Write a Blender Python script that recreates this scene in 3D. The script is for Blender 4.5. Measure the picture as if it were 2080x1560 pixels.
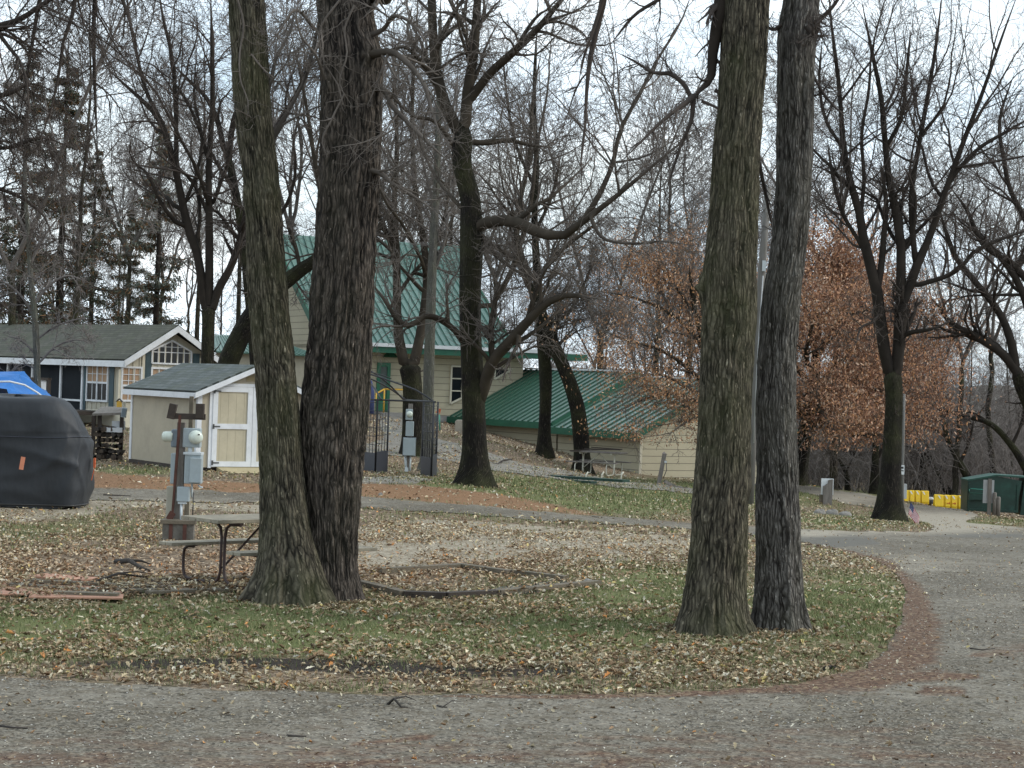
import bpy, math, random
import numpy as np
from mathutils import Vector, Matrix
for o in list(bpy.data.objects): bpy.data.objects.remove(o)
SC = bpy.context.scene; COL = SC.collection
R_ = math.radians
# ------------------------------------------------------------ camera
W_, H_, F_ = 2080.0, 1560.0, 4000.0
HC = 2.35; ROLL = R_(2.0); CR, SR = math.cos(ROLL), math.sin(ROLL)
cam = bpy.data.cameras.new('Camera'); co = bpy.data.objects.new('Camera', cam); COL.objects.link(co)
cam.sensor_width = 36; cam.lens = F_/W_*36; cam.clip_start = .1; cam.clip_end = 3000
co.matrix_world = Matrix(((CR, -SR, 0, 0), (0, 0, -1, 0), (SR, CR, 0, HC), (0, 0, 0, 1)))
SC.camera = co
# ------------------------------------------------------------ sky and sun
SUN_EL, SUN_AZ = 36, 92          # azimuth measured from +Y towards +X (to the right)
w = bpy.data.worlds.new('World'); SC.world = w; w.use_nodes = True
nt = w.node_tree; nt.nodes.clear()
def N(nt, t, **k):
    n = nt.nodes.new(t)
    for a, b in k.items():
        if a.startswith('_'): n.inputs[a[1:].replace('_', ' ')].default_value = b
        elif a.startswith('i') and a[1:].isdigit(): n.inputs[int(a[1:])].default_value = b
        else: setattr(n, a, b)
    return n
sky = N(nt, 'ShaderNodeTexSky', sky_type='NISHITA', sun_disc=False, sun_elevation=R_(SUN_EL), sun_rotation=R_(SUN_AZ), air_density=1.2, dust_density=1.5)
tc = N(nt, 'ShaderNodeTexCoord')
mp = N(nt, 'ShaderNodeMapping'); mp.inputs['Scale'].default_value = (5, 5, 16)
cn = N(nt, 'ShaderNodeTexNoise', _Scale=1.3, _Detail=6.0, _Roughness=.55)
rp = N(nt, 'ShaderNodeValToRGB'); rp.color_ramp.elements[0].position = .38; rp.color_ramp.elements[1].position = .62
rp.color_ramp.elements[0].color = (.62, .62, .62, 1); rp.color_ramp.elements[1].color = (.97, .97, .97, 1)
cn2 = N(nt, 'ShaderNodeTexNoise', _Scale=.8, _Detail=3.0)
cc = N(nt, 'ShaderNodeValToRGB'); cc.color_ramp.elements[0].position = .3; cc.color_ramp.elements[1].position = .7
cc.color_ramp.elements[0].color = (6.6, 8.4, 10.2, 1); cc.color_ramp.elements[1].color = (10.6, 11.2, 11.3, 1)
mx = N(nt, 'ShaderNodeMix', data_type='RGBA')
bg = N(nt, 'ShaderNodeBackground', _Strength=.12); wo = N(nt, 'ShaderNodeOutputWorld')
L = nt.links.new
L(tc.outputs['Generated'], mp.inputs[0]); L(mp.outputs[0], cn.inputs[0]); L(mp.outputs[0], cn2.inputs[0])
L(cn.outputs[0], rp.inputs[0]); L(cn2.outputs[0], cc.inputs[0])
L(rp.outputs[0], mx.inputs[0]); L(sky.outputs[0], mx.inputs[6]); L(cc.outputs[0], mx.inputs[7])
L(mx.outputs[2], bg.inputs[0]); L(bg.outputs[0], wo.inputs[0])
sl = bpy.data.lights.new('Sun', 'SUN'); sl.energy = 1.5; sl.angle = R_(12); sl.color = (1, .95, .86)
so = bpy.data.objects.new('Sun', sl); COL.objects.link(so)
sd = Vector((math.sin(R_(SUN_AZ))*math.cos(R_(SUN_EL)), math.cos(R_(SUN_AZ))*math.cos(R_(SUN_EL)), math.sin(R_(SUN_EL))))
so.rotation_euler = sd.to_track_quat('Z', 'Y').to_euler()
SC.view_settings.view_transform = 'Standard'; SC.view_settings.look = 'None'
SC.view_settings.exposure = 0.28; SC.view_settings.gamma = 1
# ------------------------------------------------------------ pixel <-> world
def uv_of(px, py):
    u = (np.asarray(px, float)-W_/2)/F_; v = (H_/2-np.asarray(py, float))/F_
    return u*CR - v*SR, u*SR + v*CR
def P(px, py, Y):
    a, b = uv_of(px, py); return Vector((float(a)*Y, Y, HC+float(b)*Y))
def Pn(px, py, Y):
    a, b = uv_of(px, py); Y = np.asarray(Y, float)+0*a; return np.stack([a*Y, Y, HC+b*Y], -1)
def proj(X, Y, Z):
    a = X/Y; b = (Z-HC)/Y
    return W_/2+F_*(a*CR+b*SR), H_/2-F_*(-a*SR+b*CR)
# ------------------------------------------------------------ terrain height
cp = [(965, 988, 44), (838, 925, 58), (780, 842, 83), (1295, 972, 70), (870, 965, 50), (1105, 927, 66), (1182, 965, 66),
      (1680, 1020, 62), (1805, 1060, 48), (1900, 1028, 84), (2020, 1045, 77), (1690, 1048, 55), (1625, 985, 68), (1640, 992, 80),
      (1750, 1000, 95), (400, 957, 41), (250, 940, 44), (100, 1037, 32.4), (900, 862, 82), (1420, 985, 64), (2080, 1060, 70), (1530, 990, 72)]
C = [tuple(P(*c)) for c in cp]
for X in (-16, -8, 0, 8, 16): C += [(X, 6, 0), (X, 13, 0), (X, 20, 0)]
C += [(-4, 26, 0), (2, 27, 0), (6, 27, -.1), (9, 27, -.15), (-14, 60, .55), (-20, 75, .9), (-12, 95, 1.2), (-30, 100, 1.4), (0, 100, .4), (-14, 30, .1), (4, 34, -.15),
      (8, 36, -.3), (12, 38, -.4), (18, 45, -.8), (28, 60, -1.6), (25, 95, -2.6), (10, 110, -2.4), (35, 130, -3), (15, 140, -3), (-10, 140, 0), (-40, 140, 1), (-25, 45, .3)]
C = np.array(C)
def tk(d2): return np.where(d2 > 1e-9, d2*np.log(np.maximum(d2, 1e-9))*.5, 0)
S_ = np.array([.1, .07]); Q = C[:, :2]*S_
n_ = len(C); K = tk(((Q[:, None]-Q[None])**2).sum(-1))+np.eye(n_)*.002
A_ = np.zeros((n_+3, n_+3)); A_[:n_, :n_] = K; A_[:n_, n_] = 1; A_[:n_, n_+1:] = Q; A_[n_, :n_] = 1; A_[n_+1:, :n_] = Q.T
sol = np.linalg.solve(A_, np.concatenate([C[:, 2], np.zeros(3)]))
def tps(X, Y):
    q = np.stack([X, Y], -1)*S_; out = sol[n_]+q@sol[n_+1:]
    for i in range(n_): out = out+sol[i]*tk(((q-Q[i])**2).sum(-1))
    return out
GX = np.arange(-42, 42.01, .5); GY = np.arange(4, 150.01, .5)
mX, mY = np.meshgrid(GX, GY, indexing='ij')
ZG = tps(mX, mY)
ZG = np.where(mY < 15, ZG*np.clip((mY-9)/6, 0, 1), ZG)
def zg(X, Y):
    X = np.clip(np.asarray(X, float), -41.99, 41.99); Y = np.clip(np.asarray(Y, float), 4.01, 149.9)
    fx = (X+42)/.5; fy = (Y-4)/.5; i = fx.astype(int); j = fy.astype(int); a = fx-i; b = fy-j
    return (ZG[i, j]*(1-a)+ZG[i+1, j]*a)*(1-b)+(ZG[i, j+1]*(1-a)+ZG[i+1, j+1]*a)*b
def zgf(X, Y): return float(zg(X, Y))
def hit(px, py, Y0=9.):
    """walk the view ray until it meets the terrain"""
    Y = Y0
    while Y < 200:
        p = P(px, py, Y)
        if p.z < zgf(p.x, p.y): break
        Y *= 1.004
    return Vector((p.x, p.y, zgf(p.x, p.y)))
def inpoly(x, y, poly):
    r = np.zeros(np.shape(x), bool); n = len(poly)
    for i in range(n):
        x0, y0 = poly[i]; x1, y1 = poly[(i+1) % n]
        if y0 == y1: continue
        c = ((y0 > y) != (y1 > y)) & (x < (x1-x0)*(y-y0)/(y1-y0)+x0); r ^= c
    return r
rs = np.random.RandomState(7)
LAT = rs.rand(256, 256)
def vn(x, y, seed=0):
    x = np.asarray(x, float)+seed*17.3; y = np.asarray(y, float)+seed*9.1
    i = np.floor(x).astype(int); j = np.floor(y).astype(int); a = x-i; b = y-j
    a = a*a*(3-2*a); b = b*b*(3-2*b); i &= 255; j &= 255; i1 = (i+1) & 255; j1 = (j+1) & 255
    return (LAT[i, j]*(1-a)+LAT[i1, j]*a)*(1-b)+(LAT[i, j1]*(1-a)+LAT[i1, j1]*a)*b
def fbm(x, y, seed=0, o=4):
    s = 0; A = .5
    for k in range(o): s = s+A*vn(x*2**k, y*2**k, seed+k); A *= .5
    return s/(1-.5**o)
# ------------------------------------------------------------ materials
MT = {}
def newmat(name):
    m = bpy.data.materials.new(name); m.use_nodes = True; MT[name] = m
    t = m.node_tree; return m, t, t.nodes['Principled BSDF'], t.links.new
def ramp(t, src, stops, L):
    r = t.nodes.new('ShaderNodeValToRGB'); e = r.color_ramp.elements
    while len(e) < len(stops): e.new(.5)
    for k, (p, c) in enumerate(stops):
        e[k].position = p; e[k].color = (c if isinstance(c, tuple) else (c, c, c))+(1,)
    L(src, r.inputs[0]); return r.outputs[0]
def mixc(t, L, f, a, b, mode='MIX'):
    m = N(t, 'ShaderNodeMix', data_type='RGBA', blend_type=mode)
    for k, s in ((0, f), (6, a), (7, b)):
        if hasattr(s, 'links') or hasattr(s, 'is_linked'): L(s, m.inputs[k])
        elif k == 0: m.inputs[0].default_value = s
        else: m.inputs[k].default_value = tuple(s)+(1,)
    return m.outputs[2]
def noise(t, L, co, sc, det=4., rough=.6, scale3=None):
    if scale3:
        mp = t.nodes.new('ShaderNodeMapping'); mp.inputs['Scale'].default_value = scale3; L(co, mp.inputs[0]); co = mp.outputs[0]
    n = N(t, 'ShaderNodeTexNoise', _Scale=sc, _Detail=det, _Roughness=rough); L(co, n.inputs[0]); return n.outputs[0]
def bump(t, L, h, b, st=.5, d=.01):
    n = N(t, 'ShaderNodeBump', _Strength=st, _Distance=d); L(h, n.inputs['Height']); L(n.outputs[0], b.inputs['Normal'])
def mat(name, c, rough=.7, var=.25, sc=3., sc3=None, c2=None, bmp=.0, metal=0., spec=.5, dirt=None, bsc=None):
    """principled paint/wood/metal with two-scale colour variation, optional dirt colour"""
    m, t, b, L = newmat(name); tc = t.nodes.new('ShaderNodeTexCoord').outputs['Object']
    n1 = noise(t, L, tc, sc, 5., .6, sc3); n2 = noise(t, L, tc, sc*6, 4., .7, sc3)
    c2 = c2 or tuple(x*(1-var) for x in c)
    col = mixc(t, L, ramp(t, n1, [(.35, 0.), (.65, 1.)], L), c, c2)
    k = 1-var*.5
    col = mixc(t, L, 1., col, ramp(t, n2, [(.3, k), (.7, 1.)], L), 'MULTIPLY')
    if dirt:
        n3 = noise(t, L, tc, sc*1.7, 6., .7)
        col = mixc(t, L, ramp(t, n3, [(.5, 0.), (.72, dirt[1])], L), col, dirt[0])
    L(col, b.inputs['Base Color']); b.inputs['Roughness'].default_value = rough; b.inputs['Metallic'].default_value = metal
    b.inputs['Specular IOR Level'].default_value = spec
    if bmp: bump(t, L, noise(t, L, tc, bsc or sc*8, 4., .7, sc3), b, bmp, .02)
    return m
def lapped(name, c, pitch, dark=.35, var=.12):
    """horizontal lapped boards, one every `pitch` metres of height"""
    m, t, b, L = newmat(name); tc = t.nodes.new('ShaderNodeTexCoord').outputs['Object']
    s = t.nodes.new('ShaderNodeSeparateXYZ'); L(tc, s.inputs[0])
    d = N(t, 'ShaderNodeMath', operation='DIVIDE', i1=pitch); L(s.outputs[2], d.inputs[0])
    f = N(t, 'ShaderNodeMath', operation='FRACT'); L(d.outputs[0], f.inputs[0])
    n1 = noise(t, L, tc, .7, 4., .6, (1, 1, 2)); n2 = noise(t, L, tc, 6., 4., .7, (1, 1, 6))
    col = mixc(t, L, ramp(t, n1, [(.3, 0.), (.7, 1.)], L), c, tuple(x*(1-var) for x in c))
    col = mixc(t, L, 1., col, ramp(t, n2, [(.3, .9), (.7, 1.)], L), 'MULTIPLY')
    col = mixc(t, L, 1., col, ramp(t, f.outputs[0], [(0., dark), (.05, dark), (.1, 1.), (1., 1.)], L), 'MULTIPLY')
    L(col, b.inputs['Base Color']); b.inputs['Roughness'].default_value = .65
    inv = N(t, 'ShaderNodeMath', operation='SUBTRACT', i0=1.); L(f.outputs[0], inv.inputs[1])
    bump(t, L, inv.outputs[0], b, 1., .03); return m
def shingle(name, c, c2, row=.14, wid=.3):
    m, t, b, L = newmat(name); uv = t.nodes.new('ShaderNodeTexCoord').outputs['UV']
    br = N(t, 'ShaderNodeTexBrick', _Scale=1., _Mortar_Size=.008, _Brick_Width=wid, _Row_Height=row, _Mortar_Smooth=.3)
    br.inputs['Color1'].default_value = c+(1,); br.inputs['Color2'].default_value = c2+(1,)
    br.inputs['Mortar'].default_value = tuple(x*.35 for x in c)+(1,); L(uv, br.inputs[0])
    n = noise(t, L, uv, 1.2, 6., .7); n2 = noise(t, L, uv, 40., 3., .7)
    col = mixc(t, L, ramp(t, n, [(.45, 0.), (.75, .75)], L), br.outputs[0], (.075, .085, .045))
    col = mixc(t, L, 1., col, ramp(t, n2, [(.3, .7), (.7, 1.15)], L), 'MULTIPLY')
    L(col, b.inputs['Base Color']); b.inputs['Roughness'].default_value = .9
    bump(t, L, br.outputs['Fac'], b, -.6, .02); return m
def bark(name, c_hi, c_lo, moss=(.07, .085, .02), mossf=.6, sc=18., st=1.):
    m, t, b, L = newmat(name)
    tcn = t.nodes.new('ShaderNodeTexCoord'); uv = tcn.outputs['UV']; ob = tcn.outputs['Object']
    wn = N(t, 'ShaderNodeTexNoise', _Scale=5., _Detail=3.); L(uv, wn.inputs[0])
    wm = N(t, 'ShaderNodeVectorMath', operation='SCALE'); wm.inputs['Scale'].default_value = .05; L(wn.outputs[1], wm.inputs[0])
    ad = N(t, 'ShaderNodeVectorMath', operation='ADD'); L(uv, ad.inputs[0]); L(wm.outputs[0], ad.inputs[1])
    mp = t.nodes.new('ShaderNodeMapping'); mp.inputs['Scale'].default_value = (1, .13, 1); L(ad.outputs[0], mp.inputs[0])
    vo = N(t, 'ShaderNodeTexVoronoi', feature='DISTANCE_TO_EDGE', _Scale=sc*2.4); L(mp.outputs[0], vo.inputs[0])
    n1 = noise(t, L, uv, sc*2.2, 5., .7, (1, .16, 1)); n2 = noise(t, L, ob, 1.1, 4., .6); n3 = noise(t, L, uv, 60., 4., .7, (1, .5, 1))
    h = N(t, 'ShaderNodeMath', operation='MULTIPLY'); r1 = ramp(t, vo.outputs[0], [(0., 0.), (.42, 1.)], L)
    L(r1, h.inputs[0]); L(n1, h.inputs[1])
    at = N(t, 'ShaderNodeAttribute', attribute_name='ridge')
    hh = N(t, 'ShaderNodeMath', operation='MULTIPLY_ADD', i1=.45); L(at.outputs['Fac'], hh.inputs[0]); L(h.outputs[0], hh.inputs[2])
    col = mixc(t, L, ramp(t, hh.outputs[0], [(.24, 0.), (.76, 1.)], L), c_lo, c_hi)
    col = mixc(t, L, ramp(t, n2, [(.42, 0.), (.68, mossf)], L), col, moss)
    fl = noise(t, L, uv, 46., 2., .5, (1, .22, 1))
    col = mixc(t, L, ramp(t, fl, [(.67, 0.), (.71, .5)], L), col, tuple(min(1, x*2.5) for x in c_hi))
    col = mixc(t, L, 1., col, ramp(t, n3, [(.3, .75), (.7, 1.2)], L), 'MULTIPLY')
    L(col, b.inputs['Base Color']); b.inputs['Roughness'].default_value = .92; b.inputs['Specular IOR Level'].default_value = .2
    bump(t, L, h.outputs[0], b, st, .05); return m
def attrmat(name, rough=.8, trans=0., var=None):
    m, t, b, L = newmat(name); at = N(t, 'ShaderNodeAttribute', attribute_name='Col'); L(at.outputs[0], b.inputs['Base Color'])
    b.inputs['Roughness'].default_value = rough; b.inputs['Specular IOR Level'].default_value = .25; return m
bark('bark_fore_green', (.165, .145, .105), (.014, .012, .009), (.075, .08, .035), .5, 15.)
bark('bark_fore_dark', (.145, .12, .10), (.011, .009, .008), (.06, .058, .035), .3, 14.)
bark('bark_fore_grey', (.215, .20, .18), (.022, .019, .017), (.085, .085, .055), .35, 17.)
bark('bark_mid', (.10, .083, .064), (.012, .010, .008), (.06, .065, .025), .5, 12.)
bark('bark_pale', (.24, .235, .215), (.10, .095, .085), (.12, .13, .08), .5, 9.)
def twigmat(name, c, c2):
    m, t, b, L = newmat(name); at = N(t, 'ShaderNodeAttribute', attribute_name='thick')
    tc = t.nodes.new('ShaderNodeTexCoord').outputs['Object']; n = noise(t, L, tc, 2.5, 4.)
    col = mixc(t, L, at.outputs['Fac'], c2, c); col = mixc(t, L, 1., col, ramp(t, n, [(.3, .65), (.7, 1.3)], L), 'MULTIPLY')
    L(col, b.inputs['Base Color']); b.inputs['Roughness'].default_value = .9; b.inputs['Specular IOR Level'].default_value = .15; return m
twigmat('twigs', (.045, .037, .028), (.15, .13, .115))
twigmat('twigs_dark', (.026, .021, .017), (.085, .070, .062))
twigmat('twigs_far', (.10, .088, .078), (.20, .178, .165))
# ------------------------------------------------------------ object helpers
ROOT = {}
def tag(o, label=None, cat=None, group=None, kind=None):
    for k, v in (('label', label), ('category', cat), ('group', group), ('kind', kind)):
        if v: o[k] = v
    return o
def thing(name, loc, label, cat, group=None):
    o = bpy.data.objects.new(name, None); o.empty_display_size = .2; COL.objects.link(o); o.location = loc
    ROOT[o] = Vector(loc); return tag(o, label, cat, group)
def link(name, me, m, parent=None, loc=None):
    o = bpy.data.objects.new(name, me); COL.objects.link(o)
    if m: me.materials.append(m if not isinstance(m, str) else MT[m])
    if parent: o.parent = parent; ROOT[o] = ROOT[parent]
    elif loc is not None: o.location = loc; ROOT[o] = Vector(loc)
    else: ROOT[o] = Vector((0, 0, 0))
    return o
def npmesh(name, V, Fq, smooth=False, uv=None, cols=None, attrs=None):
    """V (n,3); Fq (m,k) array, or list of such arrays; uv (n,2) per vertex; cols (n,3) per vertex"""
    me = bpy.data.meshes.new(name)
    if not isinstance(Fq, list): Fq = [Fq]
    Fq = [np.asarray(f, np.int32) for f in Fq if len(f)]
    li = np.concatenate([f.ravel() for f in Fq]); tot = np.concatenate([np.full(len(f), f.shape[1], np.int32) for f in Fq])
    st = np.concatenate([[0], np.cumsum(tot)[:-1]]).astype(np.int32)
    me.vertices.add(len(V)); me.vertices.foreach_set('co', np.ascontiguousarray(V, np.float32).ravel())
    me.loops.add(len(li)); me.loops.foreach_set('vertex_index', li)
    me.polygons.add(len(tot)); me.polygons.foreach_set('loop_start', st); me.polygons.foreach_set('loop_total', tot)
    if smooth: me.polygons.foreach_set('use_smooth', np.ones(len(tot), bool))
    if uv is not None:
        l = me.uv_layers.new(name='UVMap'); l.data.foreach_set('uv', np.ascontiguousarray(np.asarray(uv, np.float32)[li]).ravel())
    if cols is not None:
        a = me.color_attributes.new('Col', 'FLOAT_COLOR', 'POINT')
        c4 = np.ones((len(V), 4), np.float32); c4[:, :3] = cols; a.data.foreach_set('color', c4.ravel())
    for k, v in (attrs or {}).items():
        a = me.attributes.new(k, 'FLOAT', 'POINT'); a.data.foreach_set('value', np.ascontiguousarray(v, np.float32))
    me.update(calc_edges=True); return me
class Fr:
    """frame on a wall line: t along the wall, s behind it, z up (world)"""
    def __init__(f, O, d):
        f.O = Vector(O); d = Vector((d[0], d[1])).normalized(); f.d = Vector((d.x, d.y, 0)); f.n = Vector((-d.y, d.x, 0))
    def __call__(f, t, s, z): return f.O+f.d*t+f.n*s+Vector((0, 0, z))
    def on(f, px, py, s=0):
        a, b = uv_of(px, py); a = float(a); b = float(b); O = f.O+f.n*s
        t = (a*O.y-O.x)/(f.d.x-a*f.d.y); Y = O.y+t*f.d.y; return t, HC+b*Y-f.O.z
WORLD = Fr((0, 0, 0), (1, 0))
class MB:
    def __init__(s, fr=None): s.v = []; s.f = []; s.uv = []; s.fr = fr or WORLD; s.sm = []
    def add(s, pts, faces, uv=None, raw=False, smooth=False):
        b = len(s.v)
        for i, p in enumerate(pts):
            s.v.append(tuple(p) if raw else tuple(s.fr(*p))); s.uv.append(uv[i] if uv else (p[0]+p[1], p[2]))
        s.f += [tuple(b+k for k in f) for f in faces]; s.sm += [smooth]*len(faces)
    def box(s, t0, t1, s0, s1, z0, z1):
        s.add([(t0, s0, z0), (t1, s0, z0), (t1, s1, z0), (t0, s1, z0), (t0, s0, z1), (t1, s0, z1), (t1, s1, z1), (t0, s1, z1)],
              [(0, 3, 2, 1), (4, 5, 6, 7), (0, 1, 5, 4), (1, 2, 6, 5), (2, 3, 7, 6), (3, 0, 4, 7)])
    def wbox(s, c, d, rz=0, ry=0, rx=0):
        """free box: centre, dims, rotations (world axes)"""
        M = Matrix.Rotation(rz, 3, 'Z') @ Matrix.Rotation(ry, 3, 'Y') @ Matrix.Rotation(rx, 3, 'X')
        q = [(-1, -1, -1), (1, -1, -1), (1, 1, -1), (-1, 1, -1), (-1, -1, 1), (1, -1, 1), (1, 1, 1), (-1, 1, 1)]
        s.add([Vector(c)+M @ Vector((a*d[0]/2, b*d[1]/2, e*d[2]/2)) for a, b, e in q],
              [(0, 3, 2, 1), (4, 5, 6, 7), (0, 1, 5, 4), (1, 2, 6, 5), (2, 3, 7, 6), (3, 0, 4, 7)], raw=True,
              uv=[(a*d[0]/2+b*d[1]/2, e*d[2]/2) for a, b, e in q])
    def prism(s, poly, s0, s1):
        """poly of (t,z) extruded from s0 (front) to s1"""
        n = len(poly)
        s.add([(t, s0, z) for t, z in poly]+[(t, s1, z) for t, z in poly],
              [tuple(range(n)), tuple(range(2*n-1, n-1, -1))]+[((i+1) % n, i, n+i, n+(i+1) % n) for i in range(n)])
    def prismt(s, poly, t0, t1):
        """poly of (s,z) extruded along t"""
        n = len(poly)
        s.add([(t0, a, z) for a, z in poly]+[(t1, a, z) for a, z in poly],
              [tuple(range(n)), tuple(range(2*n-1, n-1, -1))]+[((i+1) % n, i, n+i, n+(i+1) % n) for i in range(n)])
    def slab(s, a, b, c, d, th):
        """roof slab: eave a-b, ridge c(above b), d(above a), local (t,s,z); uv in metres"""
        a, b, c, d = map(Vector, (a, b, c, d)); n = (b-a).cross(d-a).normalized()
        if n.z < 0: n = -n
        W = (b-a).length; e = (b-a).normalized(); up = ((d-a)-e*(d-a).dot(e)); H = up.length; up = up.normalized()
        pts = [a, b, c, d]; uv = [((p-a).dot(e), (p-a).dot(up)) for p in pts]
        s.add(pts+[p-n*th for p in pts], [(0, 1, 2, 3), (7, 6, 5, 4), (0, 4, 5, 1), (1, 5, 6, 2), (2, 6, 7, 3), (3, 7, 4, 0)], uv=uv+uv)
    def beam(s, p, q, w, h, raw=False, up=(0, 0, 1)):
        p = Vector(p if raw else s.fr(*p)); q = Vector(q if raw else s.fr(*q)); d = (q-p); L = d.length; d.normalize()
        a = d.cross(Vector(up)); a = a.normalized() if a.length > 1e-4 else Vector((1, 0, 0)); b = a.cross(d).normalized()
        pts = []; uv = []
        for e, l in ((p, 0), (q, L)):
            for x, y in ((-1, -1), (1, -1), (1, 1), (-1, 1)): pts.append(e+a*x*w/2+b*y*h/2); uv.append(((x*w+y*h)/2, l))
        s.add(pts, [(0, 3, 2, 1), (4, 5, 6, 7), (0, 1, 5, 4), (1, 2, 6, 5), (2, 3, 7, 6), (3, 0, 4, 7)], uv=uv, raw=True)
    def tube(s, pts, r, n=8, raw=False, caps=True):
        pts = [Vector(p if raw else s.fr(*p)) for p in pts]; rr = r if hasattr(r, '__len__') else [r]*len(pts)
        b = len(s.v); L = 0; A = None
        for i, p in enumerate(pts):
            d = (pts[min(i+1, len(pts)-1)]-pts[max(i-1, 0)]).normalized()
            if A is None: A = d.orthogonal().normalized()
            A = (A-d*A.dot(d)).normalized(); B = d.cross(A)
            if i: L += (p-pts[i-1]).length
            for k in range(n):
                an = 2*math.pi*k/n; s.v.append(tuple(p+(A*math.cos(an)+B*math.sin(an))*rr[i])); s.uv.append((an*rr[i], L))
        for i in range(len(pts)-1):
            for k in range(n): s.f.append((b+i*n+k, b+i*n+(k+1) % n, b+(i+1)*n+(k+1) % n, b+(i+1)*n+k)); s.sm.append(True)
        if caps:
            s.f.append(tuple(b+n-1-k for k in range(n))); s.f.append(tuple(b+(len(pts)-1)*n+k for k in range(n))); s.sm += [False, False]
    def lathe(s, c, prof, n=16, axis=(0, 0, 1)):
        """prof of (r, h) along axis from world point c"""
        ax = Vector(axis).normalized(); A = ax.orthogonal().normalized(); B = ax.cross(A); b = len(s.v); c = Vector(c)
        for r, h in prof:
            for k in range(n):
                an = 2*math.pi*k/n; s.v.append(tuple(c+ax*h+(A*math.cos(an)+B*math.sin(an))*r)); s.uv.append((an*r, h))
        for i in range(len(prof)-1):
            for k in range(n): s.f.append((b+i*n+k, b+i*n+(k+1) % n, b+(i+1)*n+(k+1) % n, b+(i+1)*n+k)); s.sm.append(True)
        s.f.append(tuple(b+n-1-k for k in range(n))); s.f.append(tuple(b+(len(prof)-1)*n+k for k in range(n))); s.sm += [False, False]
    def build(s, name, m, parent=None, loc=None, label=None, bevel=0):
        o = Vector(ROOT[parent]) if parent else Vector(loc if loc is not None else (0, 0, 0))
        me = bpy.data.meshes.new(name); me.from_pydata([(v[0]-o.x, v[1]-o.y, v[2]-o.z) for v in s.v], [], s.f)
        uvl = me.uv_layers.new(name='UVMap')
        li = np.zeros(len(me.loops), np.int32); me.loops.foreach_get('vertex_index', li)
        uvl.data.foreach_set('uv', np.asarray(s.uv, np.float32)[li].ravel())
        me.polygons.foreach_set('use_smooth', s.sm); me.update()
        ob = link(name, me, m, parent, loc)
        if label: ob['label'] = label
        if bevel:
            md = ob.modifiers.new('bev', 'BEVEL'); md.width = bevel; md.segments = 2; md.limit_method = 'ANGLE'
        return ob
def mbop(fr=None): return MB(fr)
# ------------------------------------------------------------ ground zones (outlines in photo pixels, cast onto the terrain)
BIG = 9e5
ROAD = [(-BIG, BIG), (-BIG, 1300), (-900, 1330), (0, 1372), (250, 1388), (500, 1401), (800, 1409), (1000, 1413), (1300, 1411), (1500, 1401), (1650, 1385), (1750, 1355), (1805, 1310),
        (1832, 1250), (1838, 1200), (1820, 1165), (1770, 1138), (1700, 1118), (1630, 1102), (1530, 1087), (1400, 1076), (1200, 1062), (1000, 1048), (728, 1032), (530, 1022), (190, 1016), (-600, 1000), (-3000, 960),
        (-3000, 935), (-600, 972), (190, 990), (530, 1000), (728, 1008), (1000, 1030), (1170, 1046), (1420, 1063), (1530, 1069), (1640, 1078), (1780, 1080), (1880, 1079), (1900, 1072), (1850, 1052), (1800, 1035), (1720, 1022), (1640, 1002), (1560, 988), (1400, 975), (1400, 966),
        (1560, 978), (1650, 989), (1760, 1003), (1850, 1025), (1960, 1032), (1990, 1048), (1960, 1060), (2080, 1072), (2600, 1110), (BIG, 1200), (BIG, BIG)]
PATH = [(765, 842), (815, 838), (850, 880), (900, 893), (985, 915), (1050, 938), (1150, 955), (1260, 975), (1420, 992), (1420, 1003), (1250, 990), (1050, 962), (1000, 955), (880, 930), (790, 925), (735, 930), (735, 905), (780, 890)]
NEED = [(-600, 925), (60, 945), (190, 958), (300, 968), (530, 982), (600, 985), (735, 983), (880, 988), (1000, 1002), (1100, 1020), (1230, 1048), (1170, 1046), (1000, 1030), (728, 1008), (530, 1000), (190, 990), (-600, 972)]
GRAV = [(-BIG, 1060), (-300, 1045), (0, 1065), (160, 1050), (250, 1030), (330, 1028), (560, 1042), (728, 1075), (860, 1055), (1000, 1062), (1200, 1078), (1400, 1092), (1500, 1100), (1420, 1125), (1250, 1140), (1000, 1135), (850, 1150), (720, 1165), (720, 1120), (600, 1100), (560, 1040), (728, 1030), (190, 1014), (-BIG, 1000)]
def wpx(X, Y, am=1.):
    z = zg(X, Y); px, py = proj(X, Y, z)
    hz = 780+(px-1040)*.035
    py = py+am*(fbm(X*1.1, Y*.8, 3)-.5)*.16*np.clip(py-hz, 0, 900)*.35; px = px+am*(fbm(X*1.1, Y*.8, 5)-.5)*5000/np.maximum(Y, 5)*.25
    return px, py
def gauss(px, py, cx, cy, sx, sy): return np.exp(-((px-cx)/sx)**2-((py-cy)/sy)**2)
def soft(px, py, poly, b=8.):
    m = 0
    for dx, dy in ((0, 0), (b, 0), (-b, 0), (0, b*.5), (0, -b*.5)): m = m+inpoly(px+dx, py+dy, poly)*.2
    return m
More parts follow.
